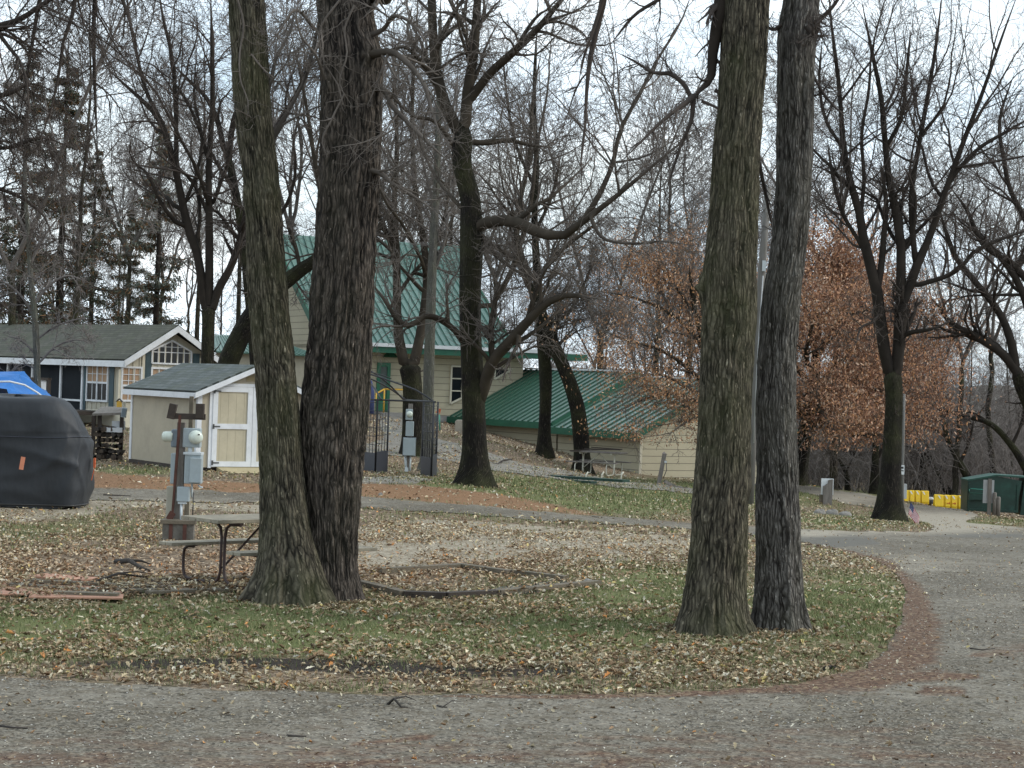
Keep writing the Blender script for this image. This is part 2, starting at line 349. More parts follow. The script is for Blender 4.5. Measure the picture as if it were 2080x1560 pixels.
def zones(X, Y):
    px, py = wpx(X, Y, .5)
    g = np.zeros_like(X)+.22+.28*np.exp(-((py-1300)/120)**2)
    g += 1.0*gauss(px, py, 1250, 1010, 380, 30)+.5*gauss(px, py, 1000, 985, 220, 18)+.55*gauss(px, py, 1700, 1060, 120, 14)
    g += .7*gauss(px, py, 1720, 1225, 110, 55)+.75*gauss(px, py, 1270, 1175, 160, 30)+.5*gauss(px, py, 1330, 1240, 200, 35)
    g += .62*gauss(px, py, 450, 1265, 520, 45)+.45*gauss(px, py, 950, 1290, 380, 40)+.35*gauss(px, py, 120, 1080, 200, 30)+.35*gauss(px, py, 900, 1080, 170, 14)
    g += .5*gauss(px, py, 250, 957, 140, 9)+.5*gauss(px, py, 1990, 1062, 130, 9)+.35*gauss(px, py, 1760, 1001, 110, 6)
    g -= .5*gauss(px, py, 500, 1150, 500, 45)+.35*gauss(px, py, 700, 1372, 600, 18)
    gr = soft(px, py, GRAV, 14); nd = soft(px, py, NEED, 8)
    nd = np.maximum(nd, .0)
    dk = 1.3*gauss(px, py, 480, 1350, 380, 11)+1.15*gauss(px, py, 950, 1366, 300, 9)+.7*gauss(px, py, 980, 1272, 60, 6)+.5*gauss(px, py, 1640, 1040, 60, 8)  # bare soil strips; last term paints the forked tree's shadow into the grass
    g = g*(1-.85*gr)*(1-nd)*(1-.8*np.clip(dk, 0, 1))
    return np.clip(g, 0, 1), np.clip(gr, 0, 1), np.clip(nd, 0, 1), np.clip(dk, 0, 1)
# ground sheet
gx = np.unique(np.concatenate([np.arange(-600, -42, 40), np.arange(-42, -14, 1), np.arange(-14, 14, .25), np.arange(14, 42.1, 1), np.arange(60, 601, 40)]))
gy = np.unique(np.concatenate([np.arange(-200, 4, 12), np.arange(4, 10, 1.), np.arange(10, 40, .25), np.arange(40, 100, .5), np.arange(100, 150, 2.), np.arange(150, 900, 30)]))
X, Y = np.meshgrid(gx, gy, indexing='ij'); Z = zg(X, Y)
Z += .015*(fbm(X*1.5, Y*1.5, 9)-.5)*(Y < 70)
def gridfaces(a, b):
    i = np.arange(a*b).reshape(a, b); return np.stack([i[:-1, :-1], i[1:, :-1], i[1:, 1:], i[:-1, 1:]], -1).reshape(-1, 4)
g, gr, nd, dk = zones(X, np.maximum(Y, 6))
far = (Y < 11); g = np.where(far, .3, g); gr = np.where(far, 0, gr); nd = np.where(far, 0, nd); dk = np.where(far, 0, dk)
me = npmesh('ground', np.stack([X, Y, Z], -1).reshape(-1, 3), gridfaces(len(gx), len(gy)), True, attrs={'grass': g.ravel(), 'gravel': gr.ravel(), 'needle': nd.ravel(), 'soil_shade': dk.ravel()})
m, t, b, L = newmat('ground_mat'); ob = t.nodes.new('ShaderNodeTexCoord').outputs['Object']
def at(n): return N(t, 'ShaderNodeAttribute', attribute_name=n).outputs['Fac']
def thr(a, nz, w=.15):
    s = N(t, 'ShaderNodeMath', operation='SUBTRACT'); L(a, s.inputs[0]); L(nz, s.inputs[1])
    r = N(t, 'ShaderNodeMapRange', i1=-w, i2=w); L(s.outputs[0], r.inputs[0]); return r.outputs[0]
nz = noise(t, L, ob, 3., 8., .7); nf = noise(t, L, ob, 14., 6., .75); nvf = noise(t, L, ob, 60., 4., .8)
vo = N(t, 'ShaderNodeTexVoronoi', _Scale=22.); L(ob, vo.inputs[0])
litter = mixc(t, L, ramp(t, nf, [(.35, 0.), (.62, 1.)], L), (.075, .052, .034), (.20, .145, .095))
litter = mixc(t, L, ramp(t, vo.outputs['Color'], [(.45, 0.), (.6, .75)], L), litter, (.33, .255, .18)); litter = mixc(t, L, ramp(t, vo.outputs['Color'], [(.22, .8), (.36, 0.)], L), litter, (.035, .026, .018))
grass = mixc(t, L, ramp(t, nvf, [(.35, 0.), (.65, 1.)], L), (.07, .082, .032), (.19, .21, .08))
grass = mixc(t, L, ramp(t, nz, [(.4, 0.), (.7, .5)], L), grass, (.19, .17, .085))
grav = mixc(t, L, ramp(t, vo.outputs['Color'], [(.2, 0.), (.8, 1.)], L), (.21, .175, .125), (.41, .36, .28))
need = mixc(t, L, ramp(t, nf, [(.35, 0.), (.65, 1.)], L), (.15, .085, .045), (.31, .185, .105))
soil_shade = mixc(t, L, ramp(t, nf, [(.35, 0.), (.65, 1.)], L), (.018, .015, .013), (.06, .048, .038))
col = mixc(t, L, thr(at('grass'), nz, .2), litter, grass)
col = mixc(t, L, thr(at('gravel'), nz, .15), col, grav)
col = mixc(t, L, thr(at('needle'), nz, .15), col, need)
col = mixc(t, L, thr(at('soil_shade'), nz, .12), col, soil_shade)
L(col, b.inputs['Base Color']); b.inputs['Roughness'].default_value = .95; b.inputs['Specular IOR Level'].default_value = .15
bump(t, L, nf, b, .8, .04)
tag(link('ground', me, m), kind='structure')
# road sheet: one fine polar grid cut by the outline
def sheet(name, poly, Y0, Y1, u0, u1, dr, du, off, mname, attrs=None, jit=.6):
    yy = [Y0]
    while yy[-1] < Y1: yy.append(yy[-1]*(1+dr))
    yy = np.array(yy); uu = np.arange(u0, u1, du)
    U, Yg = np.meshgrid(uu, yy, indexing='ij'); Xg = U*Yg; Zg = zg(Xg, Yg)+off
    px, py = proj(Xg, Yg, Zg)
    j = (fbm(Xg*2.2, Yg*2.2, 11)-.5)*jit
    hz = 780+(px-1040)*.035
    ins = inpoly(px+j*6000/Yg*.12, py+j*.06*(py-hz), poly)
    Fa = gridfaces(len(uu), len(yy)); k = ins.ravel()[Fa].sum(1) >= 3; Fa = Fa[k]
    used = np.unique(Fa); mp_ = np.full(Xg.size, -1); mp_[used] = np.arange(len(used))
    V = np.stack([Xg, Yg, Zg], -1).reshape(-1, 3)[used]
    at_ = attrs(px.ravel()[used], py.ravel()[used], V) if attrs else None
    me = npmesh(name, V, mp_[Fa], True, attrs=at_); return tag(link(name, me, mname), kind='structure')
def dseg(px, py, pl):
    d = np.full(px.shape, 1e9)
    for i in range(len(pl)-1):
        (x0, y0, r0), (x1, y1, r1) = pl[i], pl[i+1]; dx, dy = x1-x0, (y1-y0)*2
        tt = np.clip(((px-x0)*dx+(py-y0)*2*dy)/(dx*dx+dy*dy), 0, 1)
        d = np.minimum(d, np.hypot(px-x0-tt*dx, (py-y0)*2-tt*dy)/(r0+(r1-r0)*tt))
    return d
def road_attr(px, py, V):
    n = 1.12-.88*dseg(px, py, [(900, 1414, 3), (1150, 1416, 12), (1350, 1410, 20), (1500, 1400, 28), (1650, 1392, 46), (1760, 1375, 80), (1850, 1330, 80), (1870, 1270, 60), (1850, 1200, 38), (1800, 1145, 25), (1700, 1118, 14), (1560, 1092, 6)])
    n = np.maximum(n, .95-.6*dseg(px, py, [(1760, 1385, 30), (1900, 1372, 34), (1980, 1375, 12)]))
    n = np.maximum(n, .85-.5*dseg(px, py, [(1880, 1400, 22), (1950, 1405, 18)]))
    n = np.maximum(n, .8-.6*dseg(px, py, [(720, 1512, 20), (860, 1498, 26), (880, 1495, 10)])); n = np.maximum(n, .85-.6*dseg(px, py, [(640, 1556, 40), (800, 1545, 26)])); n = np.maximum(n, np.clip((py-1420)/110, 0, 1)*.5)
    n = np.maximum(n, .62-dseg(px, py, [(1980, 1330, 60), (2080, 1320, 120)])); n = np.maximum(n, .6-dseg(px, py, [(1000, 1550, 60), (1200, 1530, 60)]))
    n = np.maximum(n, .5-dseg(px, py, [(1300, 1500, 150), (1900, 1480, 150)]))
    dirt = np.clip(1.3*gauss(px, py, 1850, 1062, 260, 22)+.8*gauss(px, py, 1700, 1010, 150, 16)+.5*gauss(px, py, 1850, 1150, 170, 30)+.6*gauss(px, py, 300, 1018, 300, 8)+.55*gauss(px, py, 1650, 1085, 60, 8), 0, 1)
    patch = np.clip(inpoly(px, py, [(1530, 1080), (1640, 1078), (1760, 1090), (1790, 1105), (1700, 1112), (1600, 1100), (1530, 1095)])*.9+.8*gauss(px, py, 2000, 1088, 160, 6)+.6*gauss(px, py, 1900, 1153, 70, 7), 0, 1)
    return {'needle': np.clip(n, 0, 1), 'dirt': dirt, 'patch': patch}
m, t, b, L = newmat('road_mat'); ob = t.nodes.new('ShaderNodeTexCoord').outputs['Object']
nz = noise(t, L, ob, 2.2, 8., .7, (1, 1.6, 1)); nf = noise(t, L, ob, 30., 5., .8); nb = noise(t, L, ob, .55, 5., .65)
vo = N(t, 'ShaderNodeTexVoronoi', _Scale=70.); L(ob, vo.inputs[0]); vo2 = N(t, 'ShaderNodeTexVoronoi', _Scale=34.); L(ob, vo2.inputs[0])
asp = mixc(t, L, ramp(t, nb, [(.40, 0.), (.58, 1.)], L), (.066, .056, .042), (.165, .148, .12))
asp = mixc(t, L, ramp(t, vo.outputs['Color'], [(.35, 0.), (.85, 1.)], L), asp, (.25, .228, .185))
asp = mixc(t, L, ramp(t, vo2.outputs['Color'], [(.72, 0.), (.88, .6)], L), asp, (.30, .27, .215))
asp = mixc(t, L, ramp(t, vo2.outputs['Color'], [(.16, .9), (.30, .0)], L), asp, (.045, .042, .034))
nd2 = noise(t, L, ob, 5., 6., .75); asp = mixc(t, L, ramp(t, nd2, [(.44, 0.), (.62, .6)], L), asp, (.095, .075, .048))
asp = mixc(t, L, thr(at('patch'), nz, .1), asp, (.125, .117, .10))
dirt = mixc(t, L, ramp(t, nf, [(.3, 0.), (.7, 1.)], L), (.22, .19, .145), (.38, .345, .28))
asp = mixc(t, L, thr(at('dirt'), nz, .25), asp, dirt)
need = mixc(t, L, ramp(t, nf, [(.38, 0.), (.62, 1.)], L), (.035, .021, .015), (.175, .105, .068))
need = mixc(t, L, ramp(t, vo2.outputs['Color'], [(.66, 0.), (.8, .7)], L), need, (.27, .20, .13))
nmx = N(t, 'ShaderNodeMath', operation='MULTIPLY_ADD', i1=.5); L(nf, nmx.inputs[0]); nm2 = N(t, 'ShaderNodeMath', operation='MULTIPLY_ADD', i1=1.3, i2=-.38); L(nz, nm2.inputs[0]); L(nm2.outputs[0], nmx.inputs[2])
asp = mixc(t, L, thr(at('needle'), nmx.outputs[0], .17), asp, need)
L(asp, b.inputs['Base Color']); b.inputs['Roughness'].default_value = .93; b.inputs['Specular IOR Level'].default_value = .2
bump(t, L, nf, b, .5, .012)
sheet('road', ROAD, 9.5, 120, -.46, .52, .0035, .0011, .012, 'road_mat', road_attr)
mat('path_mat', (.25, .23, .195), .9, .35, 1.2, bmp=.3, dirt=((.14, .115, .08), .7))
sheet('path', PATH, 55, 86, -.09, .10, .004, .0006, .02, 'path_mat')
# ------------------------------------------------------------ fallen leaves and grass
def rotm(yaw, tilt, roll):
    cy, sy, ct, st, cr, sr = np.cos(yaw), np.sin(yaw), np.cos(tilt), np.sin(tilt), np.cos(roll), np.sin(roll)
    o = np.zeros_like(cy); l = o+1
    Rz = np.stack([cy, -sy, o, sy, cy, o, o, o, l], -1).reshape(-1, 3, 3); Rx = np.stack([l, o, o, o, ct, -st, o, st, ct], -1).reshape(-1, 3, 3)
    Ry = np.stack([cr, o, sr, o, l, o, -sr, o, cr], -1).reshape(-1, 3, 3); return Rz@Rx@Ry
def stamp(T, Fc, pos, size, rot, cols, curl=None):
    V = np.einsum('nij,vj->nvi', rot, T)*size[:, None, None] if curl is None else np.einsum('nij,nvj->nvi', rot, T[None]*np.stack([curl*0+1, curl*0+1, curl], -1)[:, None, :])*size[:, None, None]
    V = V+pos[:, None]; n = len(pos); nv = len(T)
    F_all = (Fc[None]+(np.arange(n)*nv)[:, None, None]).reshape(-1, Fc.shape[1])
    return V.reshape(-1, 3), F_all, np.repeat(cols, nv, 0)
# oak-like outline: midrib folded, lobed edge
LT = np.array([.78, 1, 1.3])*np.array([(0, -.5, 0), (.10, -.22, .06), (.26, -.05, .10), (.14, .08, .07), (.30, .24, .13), (.13, .33, .08), (0, .52, .02),
               (-.13, .33, .08), (-.30, .24, .13), (-.14, .08, .07), (-.26, -.05, .10), (-.10, -.22, .06), (0, .05, -.02)])
LF = np.array([(12, i, (i+1) % 12) for i in range(12)])
ST = np.array([(0, -.5, 0), (.24, -.05, .1), (.16, .3, .1), (0, .5, .04), (-.16, .3, .1), (-.24, -.05, .1)]); SF = np.array([(0, 1, 2, 3), (0, 3, 4, 5)])
PALT = np.array([1.14, 1.13, 1.06])*np.array([(.40, .335, .235), (.34, .265, .18), (.24, .17, .11), (.13, .09, .06), (.52, .47, .37), (.44, .41, .35), (.28, .18, .11), (.50, .24, .09), (.46, .38, .17)])
PW = np.array([.24, .19, .17, .11, .09, .06, .11, .012, .018]); PW = PW/PW.sum()
def leafdens(X, Y):
    px, py = wpx(X, Y, .6); cl = fbm(X*.9, Y*.9, 21)
    d = .38-1.5*gauss(px, py, 480, 1350, 380, 9)-1.3*gauss(px, py, 950, 1366, 300, 7)+.9*gauss(px, py, 500, 1150, 700, 55)+.5*gauss(px, py, 1150, 1150, 300, 70)+.9*gauss(px, py, 700, 1355, 1000, 48)+.7*gauss(px, py, 1500, 1350, 260, 45)+.55*gauss(px, py, 1050, 1260, 300, 28)
    d += .45*gauss(px, py, 1150, 910, 130, 30)+.25*gauss(px, py, 300, 1080, 260, 25)+.5*gauss(px, py, 1740, 1140, 90, 22)+.35*gauss(px, py, 930, 925, 90, 14)
    d -= .4*gauss(px, py, 1230, 1012, 330, 26)+.22*gauss(px, py, 450, 1270, 520, 32)+.2*gauss(px, py, 1300, 1200, 180, 40)+.2*gauss(px, py, 1720, 1225, 100, 40)
    d *= np.clip((cl-.25)*3.2, .3, 1.3)*np.clip((fbm(X*3.1, Y*2.3, 71)-.22)*3.4, .25, 1.35)
    d -= .75*soft(px, py, [(740, 1120), (1000, 1085), (1420, 1095), (1480, 1110), (1250, 1140), (1000, 1135), (760, 1160)], 25)*fbm(X*2, Y*2, 4); d = np.maximum(d, .1)
    road = inpoly(*proj(X, Y, zg(X, Y)), ROAD); need = inpoly(px, py, NEED)
    d = np.where(road, .035+.1*gauss(px, py, 1800, 1150, 60, 30), d); d = np.where(need, .12, d); return d
def scatter(Y0, Y1, dens, T, Fc, s0, s1, seed, lift=.012):
    r = np.random.RandomState(seed); hw = .31; A = hw*(Y1**2-Y0**2); n = int(A*dens)
    Yv = np.sqrt(r.rand(n)*(Y1**2-Y0**2)+Y0**2); Xv = (r.rand(n)*2-1)*hw*Yv
    k = r.rand(n) < leafdens(Xv, Yv); Xv = Xv[k]; Yv = Yv[k]; n = len(Xv)
    road = inpoly(*proj(Xv, Yv, zg(Xv, Yv)), ROAD)
    sz = (s0+(s1-s0)*r.rand(n)**1.5)*np.where(road, .7, 1)
    pos = np.stack([Xv, Yv, zg(Xv, Yv)+lift+r.rand(n)*.02], -1)
    ci = r.choice(len(PALT), n, p=PW); px, py = proj(Xv, Yv, pos[:, 2])
    cols = PALT[ci]*(.7+.6*r.rand(n))[:, None]
    red = np.exp(-((px-500)/650)**2-((py-1150)/50)**2)[:, None]; cols = cols*(1-.16*red*np.array([[.2, .9, 1.]]))
    rot = rotm(r.rand(n)*6.283, r.randn(n)*.45, r.randn(n)*.5)
    return stamp(T, Fc, pos, sz, rot, cols, .3+r.rand(n)*2.4)
attrmat('leaf_mat', .75)
parts = [scatter(12, 21, 900, LT, LF, .022, .085, 1), scatter(21, 32, 700, ST, SF, .025, .075, 2), scatter(32, 60, 170, ST, SF, .04, .10, 3, .015), scatter(60, 88, 30, ST, SF, .08, .14, 4, .03)]
def joinparts(name, parts, mname):
    off = 0; Vs = []; Fs = []; Cs = []
    for V, Fa, Cc in parts: Vs.append(V); Fs.append(Fa+off); Cs.append(Cc); off += len(V)
    return link(name, npmesh(name, np.concatenate(Vs), Fs, cols=np.concatenate(Cs)), mname)
def onmats():
    r = np.random.RandomState(9); pts = []
    for (x0, x1, y0, y1, n) in ((0, 250, 1178, 1222, 500), (200, 510, 1182, 1212, 650), (725, 1180, 1160, 1214, 500)):
        for _ in range(n):
            h = hit(x0+(x1-x0)*r.rand(), y0+(y1-y0)*r.rand(), 17.); pts.append((h.x, h.y, h.z+.055+.02*r.rand()))
    p = np.array(pts); n = len(p); return stamp(LT, LF, p, .03+.055*r.rand(n), rotm(r.rand(n)*6.28, r.randn(n)*.4, r.randn(n)*.4), PALT[r.choice(len(PALT), n, p=PW)]*(.7+.6*r.rand(n))[:, None], .3+r.rand(n)*2)
parts.append(onmats())
def roadbits():
    r = np.random.RandomState(19); n = 120000; Yv = np.sqrt(r.rand(n)*(30**2-11.5**2)+11.5**2); Xv = (r.rand(n)*2-1)*.285*Yv; px, py = proj(Xv, Yv, zg(Xv, Yv)); cl = fbm(Xv*1.1, Yv*1.7, 61)
    k = inpoly(px, py, ROAD) & (r.rand(n) < np.clip((cl-.3)*2.6, .12, 1)); Xv = Xv[k]; Yv = Yv[k]; n = len(Xv)
    pal = np.array([(.42, .38, .30), (.30, .26, .19), (.10, .075, .05), (.20, .13, .08), (.50, .47, .40), (.06, .05, .04), (.34, .33, .31)])
    return stamp(ST*np.array([.8, 1, .6]), SF, np.stack([Xv, Yv, zg(Xv, Yv)+.016], -1), .010+.022*r.rand(n)**2, rotm(r.rand(n)*6.28, r.randn(n)*.25, r.randn(n)*.25), pal[r.randint(0, 7, n)]*(.7+.5*r.rand(n))[:, None])
parts.append(roadbits())
def piles():
    r = np.random.RandomState(29); out = []
    for px, py, rad, n in ((575, 1226, .42, 900), (665, 1226, .40, 900), (1452, 1288, .42, 1000), (1584, 1283, .34, 800), (966, 988, .5, 500), (1805, 1060, .45, 400)):
        h = hit(px, py, 14.); a = r.rand(n)*6.28; q = rad*(.85+.75*r.rand(n)**1.6); X_ = h.x+np.cos(a)*q; Y_ = h.y+.1+np.sin(a)*q; out.append(np.stack([X_, Y_, zg(X_, Y_)+.01+.07*np.clip(1.35-q/rad, 0, 1)*r.rand(n)], -1))
    p = np.concatenate(out); n = len(p); return stamp(LT, LF, p, .025+.055*r.rand(n), rotm(r.rand(n)*6.28, r.randn(n)*.6, r.randn(n)*.6), PALT[r.choice(len(PALT), n, p=PW)]*(.55+.6*r.rand(n))[:, None], .3+r.rand(n)*2.2)
parts.append(piles())
o = joinparts('fallen_leaves', parts, 'leaf_mat'); tag(o, 'brown and tan fallen leaves lying over the grass and road edges', 'leaves', kind='stuff')
def grass(Y0, Y1, dens, h0, h1, wd, seed):
    r = np.random.RandomState(seed); hw = .285; n = int(hw*(Y1**2-Y0**2)*dens)
    Yv = np.sqrt(r.rand(n)*(Y1**2-Y0**2)+Y0**2); Xv = (r.rand(n)*2-1)*hw*Yv
    g_, gr_, nd_, dk_ = zones(Xv, Yv); cl = fbm(Xv*1.3, Yv*1.3, 31)
    road = inpoly(*wpx(Xv, Yv, 0), ROAD)
    k = (r.rand(n) < np.clip(g_*1.25*np.clip((cl-.3)*3.6, .1, 1.2), 0, 1)) & ~road
    Xv = Xv[k]; Yv = Yv[k]; n = len(Xv); g_ = g_[k]
    T = np.array([(-.5, 0, 0), (.5, 0, 0), (.3, .15, .6), (0, .45, 1.)]); Fc = np.array([(0, 1, 2), (0, 2, 3)])
    h = h0+(h1-h0)*r.rand(n); yaw = r.rand(n)*6.283; c, s = np.cos(yaw), np.sin(yaw)
    wv = wd*(.6+.8*r.rand(n)); ln = h*(.3+1.1*r.rand(n))
    V = np.zeros((n, 4, 3)); a = T[None, :, 0]*wv[:, None]; bq = T[None, :, 1]*ln[:, None]
    V[:, :, 0] = a*c[:, None]-bq*s[:, None]+Xv[:, None]; V[:, :, 1] = a*s[:, None]+bq*c[:, None]+Yv[:, None]
    V[:, :, 2] = T[None, :, 2]*h[:, None]+zg(Xv, Yv)[:, None]
    base = np.array([(.135, .16, .066), (.21, .22, .105), (.32, .30, .16), (.10, .135, .045)])[r.choice(4, n, p=[.4, .27, .15, .18])]
    cols = base*(.75+.5*r.rand(n))[:, None]
    return V.reshape(-1, 3), (Fc[None]+(np.arange(n)*4)[:, None, None]).reshape(-1, 3), np.repeat(cols, 4, 0)
attrmat('grass_mat', .7)
o = joinparts('grass', [grass(12.5, 24, 1700, .02, .055, .006, 41), grass(24, 40, 420, .03, .07, .012, 42), grass(40, 70, 90, .04, .09, .02, 43)], 'grass_mat')
tag(o, 'short green grass patches showing between the fallen leaves', 'grass', kind='stuff')
# ------------------------------------------------------------ branching
def tubes(P_, R, s):
    """P_ (B,n,3), R (B,n) -> verts, quads, thick"""
    B, n = R.shape; T = np.gradient(P_, axis=1); T /= np.linalg.norm(T, axis=2, keepdims=True)+1e-9
    ref = np.array([.31, .22, .93]); ref2 = np.array([.9, -.3, .1])
    d = np.abs((T*ref).sum(2)).max(1) > .93; rr = np.where(d[:, None, None], ref2, ref)
    A = np.cross(T, rr); A /= np.linalg.norm(A, axis=2, keepdims=True)+1e-9; Bv = np.cross(T, A)
    an = np.arange(s)*2*np.pi/s; c, q = np.cos(an), np.sin(an)
    V = P_[:, :, None]+R[:, :, None, None]*(A[:, :, None]*c[None, None, :, None]+Bv[:, :, None]*q[None, None, :, None])
    idx = np.arange(B*n*s).reshape(B, n, s); nx = np.roll(idx, -1, 2)
    Fq = np.stack([idx[:, :-1], nx[:, :-1], nx[:, 1:], idx[:, 1:]], -1).reshape(-1, 4)
    return V.reshape(-1, 3), Fq, np.repeat(np.clip(R/.05, 0, 1).ravel(), s)
def kids(r, Pp, Rp, k, tmin, ang, lenf, rf, n, up, wig, minr, maxlen=99, lens=None, tmax=1.):
    B, m = Rp.shape; Lp = np.linalg.norm(np.diff(Pp, axis=1), axis=2).sum(1) if lens is None else lens
    ks = np.floor(k+r.rand(B)).astype(int) if np.isscalar(k) else k; pid = np.repeat(np.arange(B), ks)
    t = tmin+(tmax-tmin)*r.rand(len(pid)); f = t*(m-1)*.999; i = f.astype(int); a = (f-i)[:, None]
    p = Pp[pid, i]*(1-a)+Pp[pid, i+1]*a; T = Pp[pid, i+1]-Pp[pid, i]; T /= np.linalg.norm(T, axis=1, keepdims=True)+1e-9
    Rr = Rp[pid, i]*(1-a[:, 0])+Rp[pid, i+1]*a[:, 0]
    q = r.randn(len(pid), 3); q -= T*(q*T).sum(1, keepdims=True); q /= np.linalg.norm(q, axis=1, keepdims=True)+1e-9
    an = np.radians(ang*(.6+.8*r.rand(len(pid))))[:, None]; D = T*np.cos(an)+q*np.sin(an)
    Ln = np.minimum(Lp[pid]*lenf*(.5+.8*r.rand(len(pid)))*(1-.45*t), maxlen)
    r0 = np.maximum(np.minimum(Rr*.8, Rr*rf*(.7+.6*r.rand(len(pid)))), minr)
    out = np.zeros((len(pid), n, 3)); out[:, 0] = p; st = (Ln/(n-1))[:, None]
    drift = r.randn(len(pid), 3)*wig*.5
    for j in range(1, n):
        D = D+drift+r.randn(len(pid), 3)*wig; D[:, 2] += up; D /= np.linalg.norm(D, axis=1, keepdims=True)+1e-9; out[:, j] = out[:, j-1]+D*st
    R = np.maximum(r0[:, None]*(1-.8*np.linspace(0, 1, n)[None]), minr*.55)
    return out, R
def spline(pts, n):
    pts = np.asarray(pts, float); d = np.concatenate([[0], np.cumsum(np.linalg.norm(np.diff(pts[:, :3], axis=0), axis=1))])
    t = np.linspace(0, d[-1], n); out = np.zeros((n, pts.shape[1]))
    m = np.gradient(pts, d, axis=0)
    k = np.clip(np.searchsorted(d, t, side='right')-1, 0, len(d)-2); h = (d[k+1]-d[k])[:, None]; u = ((t-d[k])/h[:, 0])[:, None]
    out = (2*u**3-3*u**2+1)*pts[k]+(u**3-2*u**2+u)*h*m[k]+(-2*u**3+3*u**2)*pts[k+1]+(u**3-u**2)*h*m[k+1]
    return out
def traced(l, Y, n=14):
    """limb traced as (px, py, width_px[, dY])"""
    q = []
    for e in l:
        y = Y+(e[3] if len(e) > 3 else 0); p = P(e[0], e[1], y); q.append((p.x, p.y, p.z, e[2]*y/F_/2))
    o = spline(q, n); o[-3:, 3] *= np.array([.8, .5, .15]); return o[:, :3], np.maximum(o[:, 3], .0025)
class Tree:
    def __init__(s, seed): s.r = np.random.RandomState(seed); s.b = []
    def lim(s, P_, R, sd=8): s.b.append((P_, R, sd))
    def grow(s, P_, R, spec):
        """spec: list of kwargs per level"""
        for kw, sd in spec:
            P_, R = kids(s.r, P_, R, **kw); s.b.append((P_, R, sd))
        return P_, R
    def mesh(s, name, o):
        Vs, Fs, Ts, off = [], [], [], 0
        for P_, R, sd in s.b:
            V, Fq, T = tubes(P_, R, sd); Vs.append(V); Fs.append(Fq+off); Ts.append(T); off += len(V)
        V = np.concatenate(Vs)-np.array(o); return npmesh(name, V, np.concatenate(Fs), True, attrs={'thick': np.concatenate(Ts)})
def twigspec(m=1., minr=.005, up=.02, k=(9, 7, 5)):
    k = (k[0]*1.25, k[1]*1.3, k[2]*1.25)
    return [(dict(k=k[0]*m, tmin=.22, ang=48, lenf=.62, rf=.5, n=9, up=up*2, wig=.16, minr=minr*1.35), 4),
            (dict(k=k[1]*m, tmin=.15, ang=45, lenf=.6, rf=.5, n=7, up=up, wig=.21, minr=minr*1.0), 3),
            (dict(k=k[2]*m, tmin=.12, ang=42, lenf=.6, rf=.6, n=5, up=up, wig=.24, minr=minr*.85), 3)]
def trunk_tube(P_, R, name, mname, root, sd=20, flare=0., seed=3, amp=.05):
    """trunk with uv in metres, ridge attribute, base flare"""
    n = len(R); V = []; uv = []; L_ = 0; r = np.random.RandomState(seed)
    th = np.arange(sd+1)*2*np.pi/sd+np.pi/2; T = np.gradient(P_, axis=0); T /= np.linalg.norm(T, axis=1, keepdims=True)
    ph = r.rand(5)*6.28
    for i in range(n):
        if i: L_ += np.linalg.norm(P_[i]-P_[i-1])
        A = np.array([1, 0, 0.])-T[i]*T[i][0]; A /= np.linalg.norm(A); B = np.cross(T[i], A)
        lob = 1+amp*(np.sin(3*th+ph[0]+L_*.5)+.7*np.sin(5*th+ph[1]-L_*.8)+.6*np.sin(8*th+ph[2]+L_*1.1))
        fl = flare*np.exp(-L_/.35)*(1+.45*np.sin(4*th+ph[3])+.3*np.sin(7*th+ph[4]))
        rr = R[i]*(lob+fl); V.append(P_[i]+rr[:, None]*(A*np.cos(th)[:, None]+B*np.sin(th)[:, None])); uv.append(np.stack([th*max(R[0]*.8, R[i]), th*0+L_], -1))
    V = np.concatenate(V); uv = np.concatenate(uv); i = np.arange(n*(sd+1)).reshape(n, sd+1)
    Fq = np.stack([i[:-1, :-1], i[:-1, 1:], i[1:, 1:], i[1:, :-1]], -1).reshape(-1, 4)
    return link(name, npmesh(name, V-np.array(ROOT[root]), Fq, True, uv=uv), mname, root)
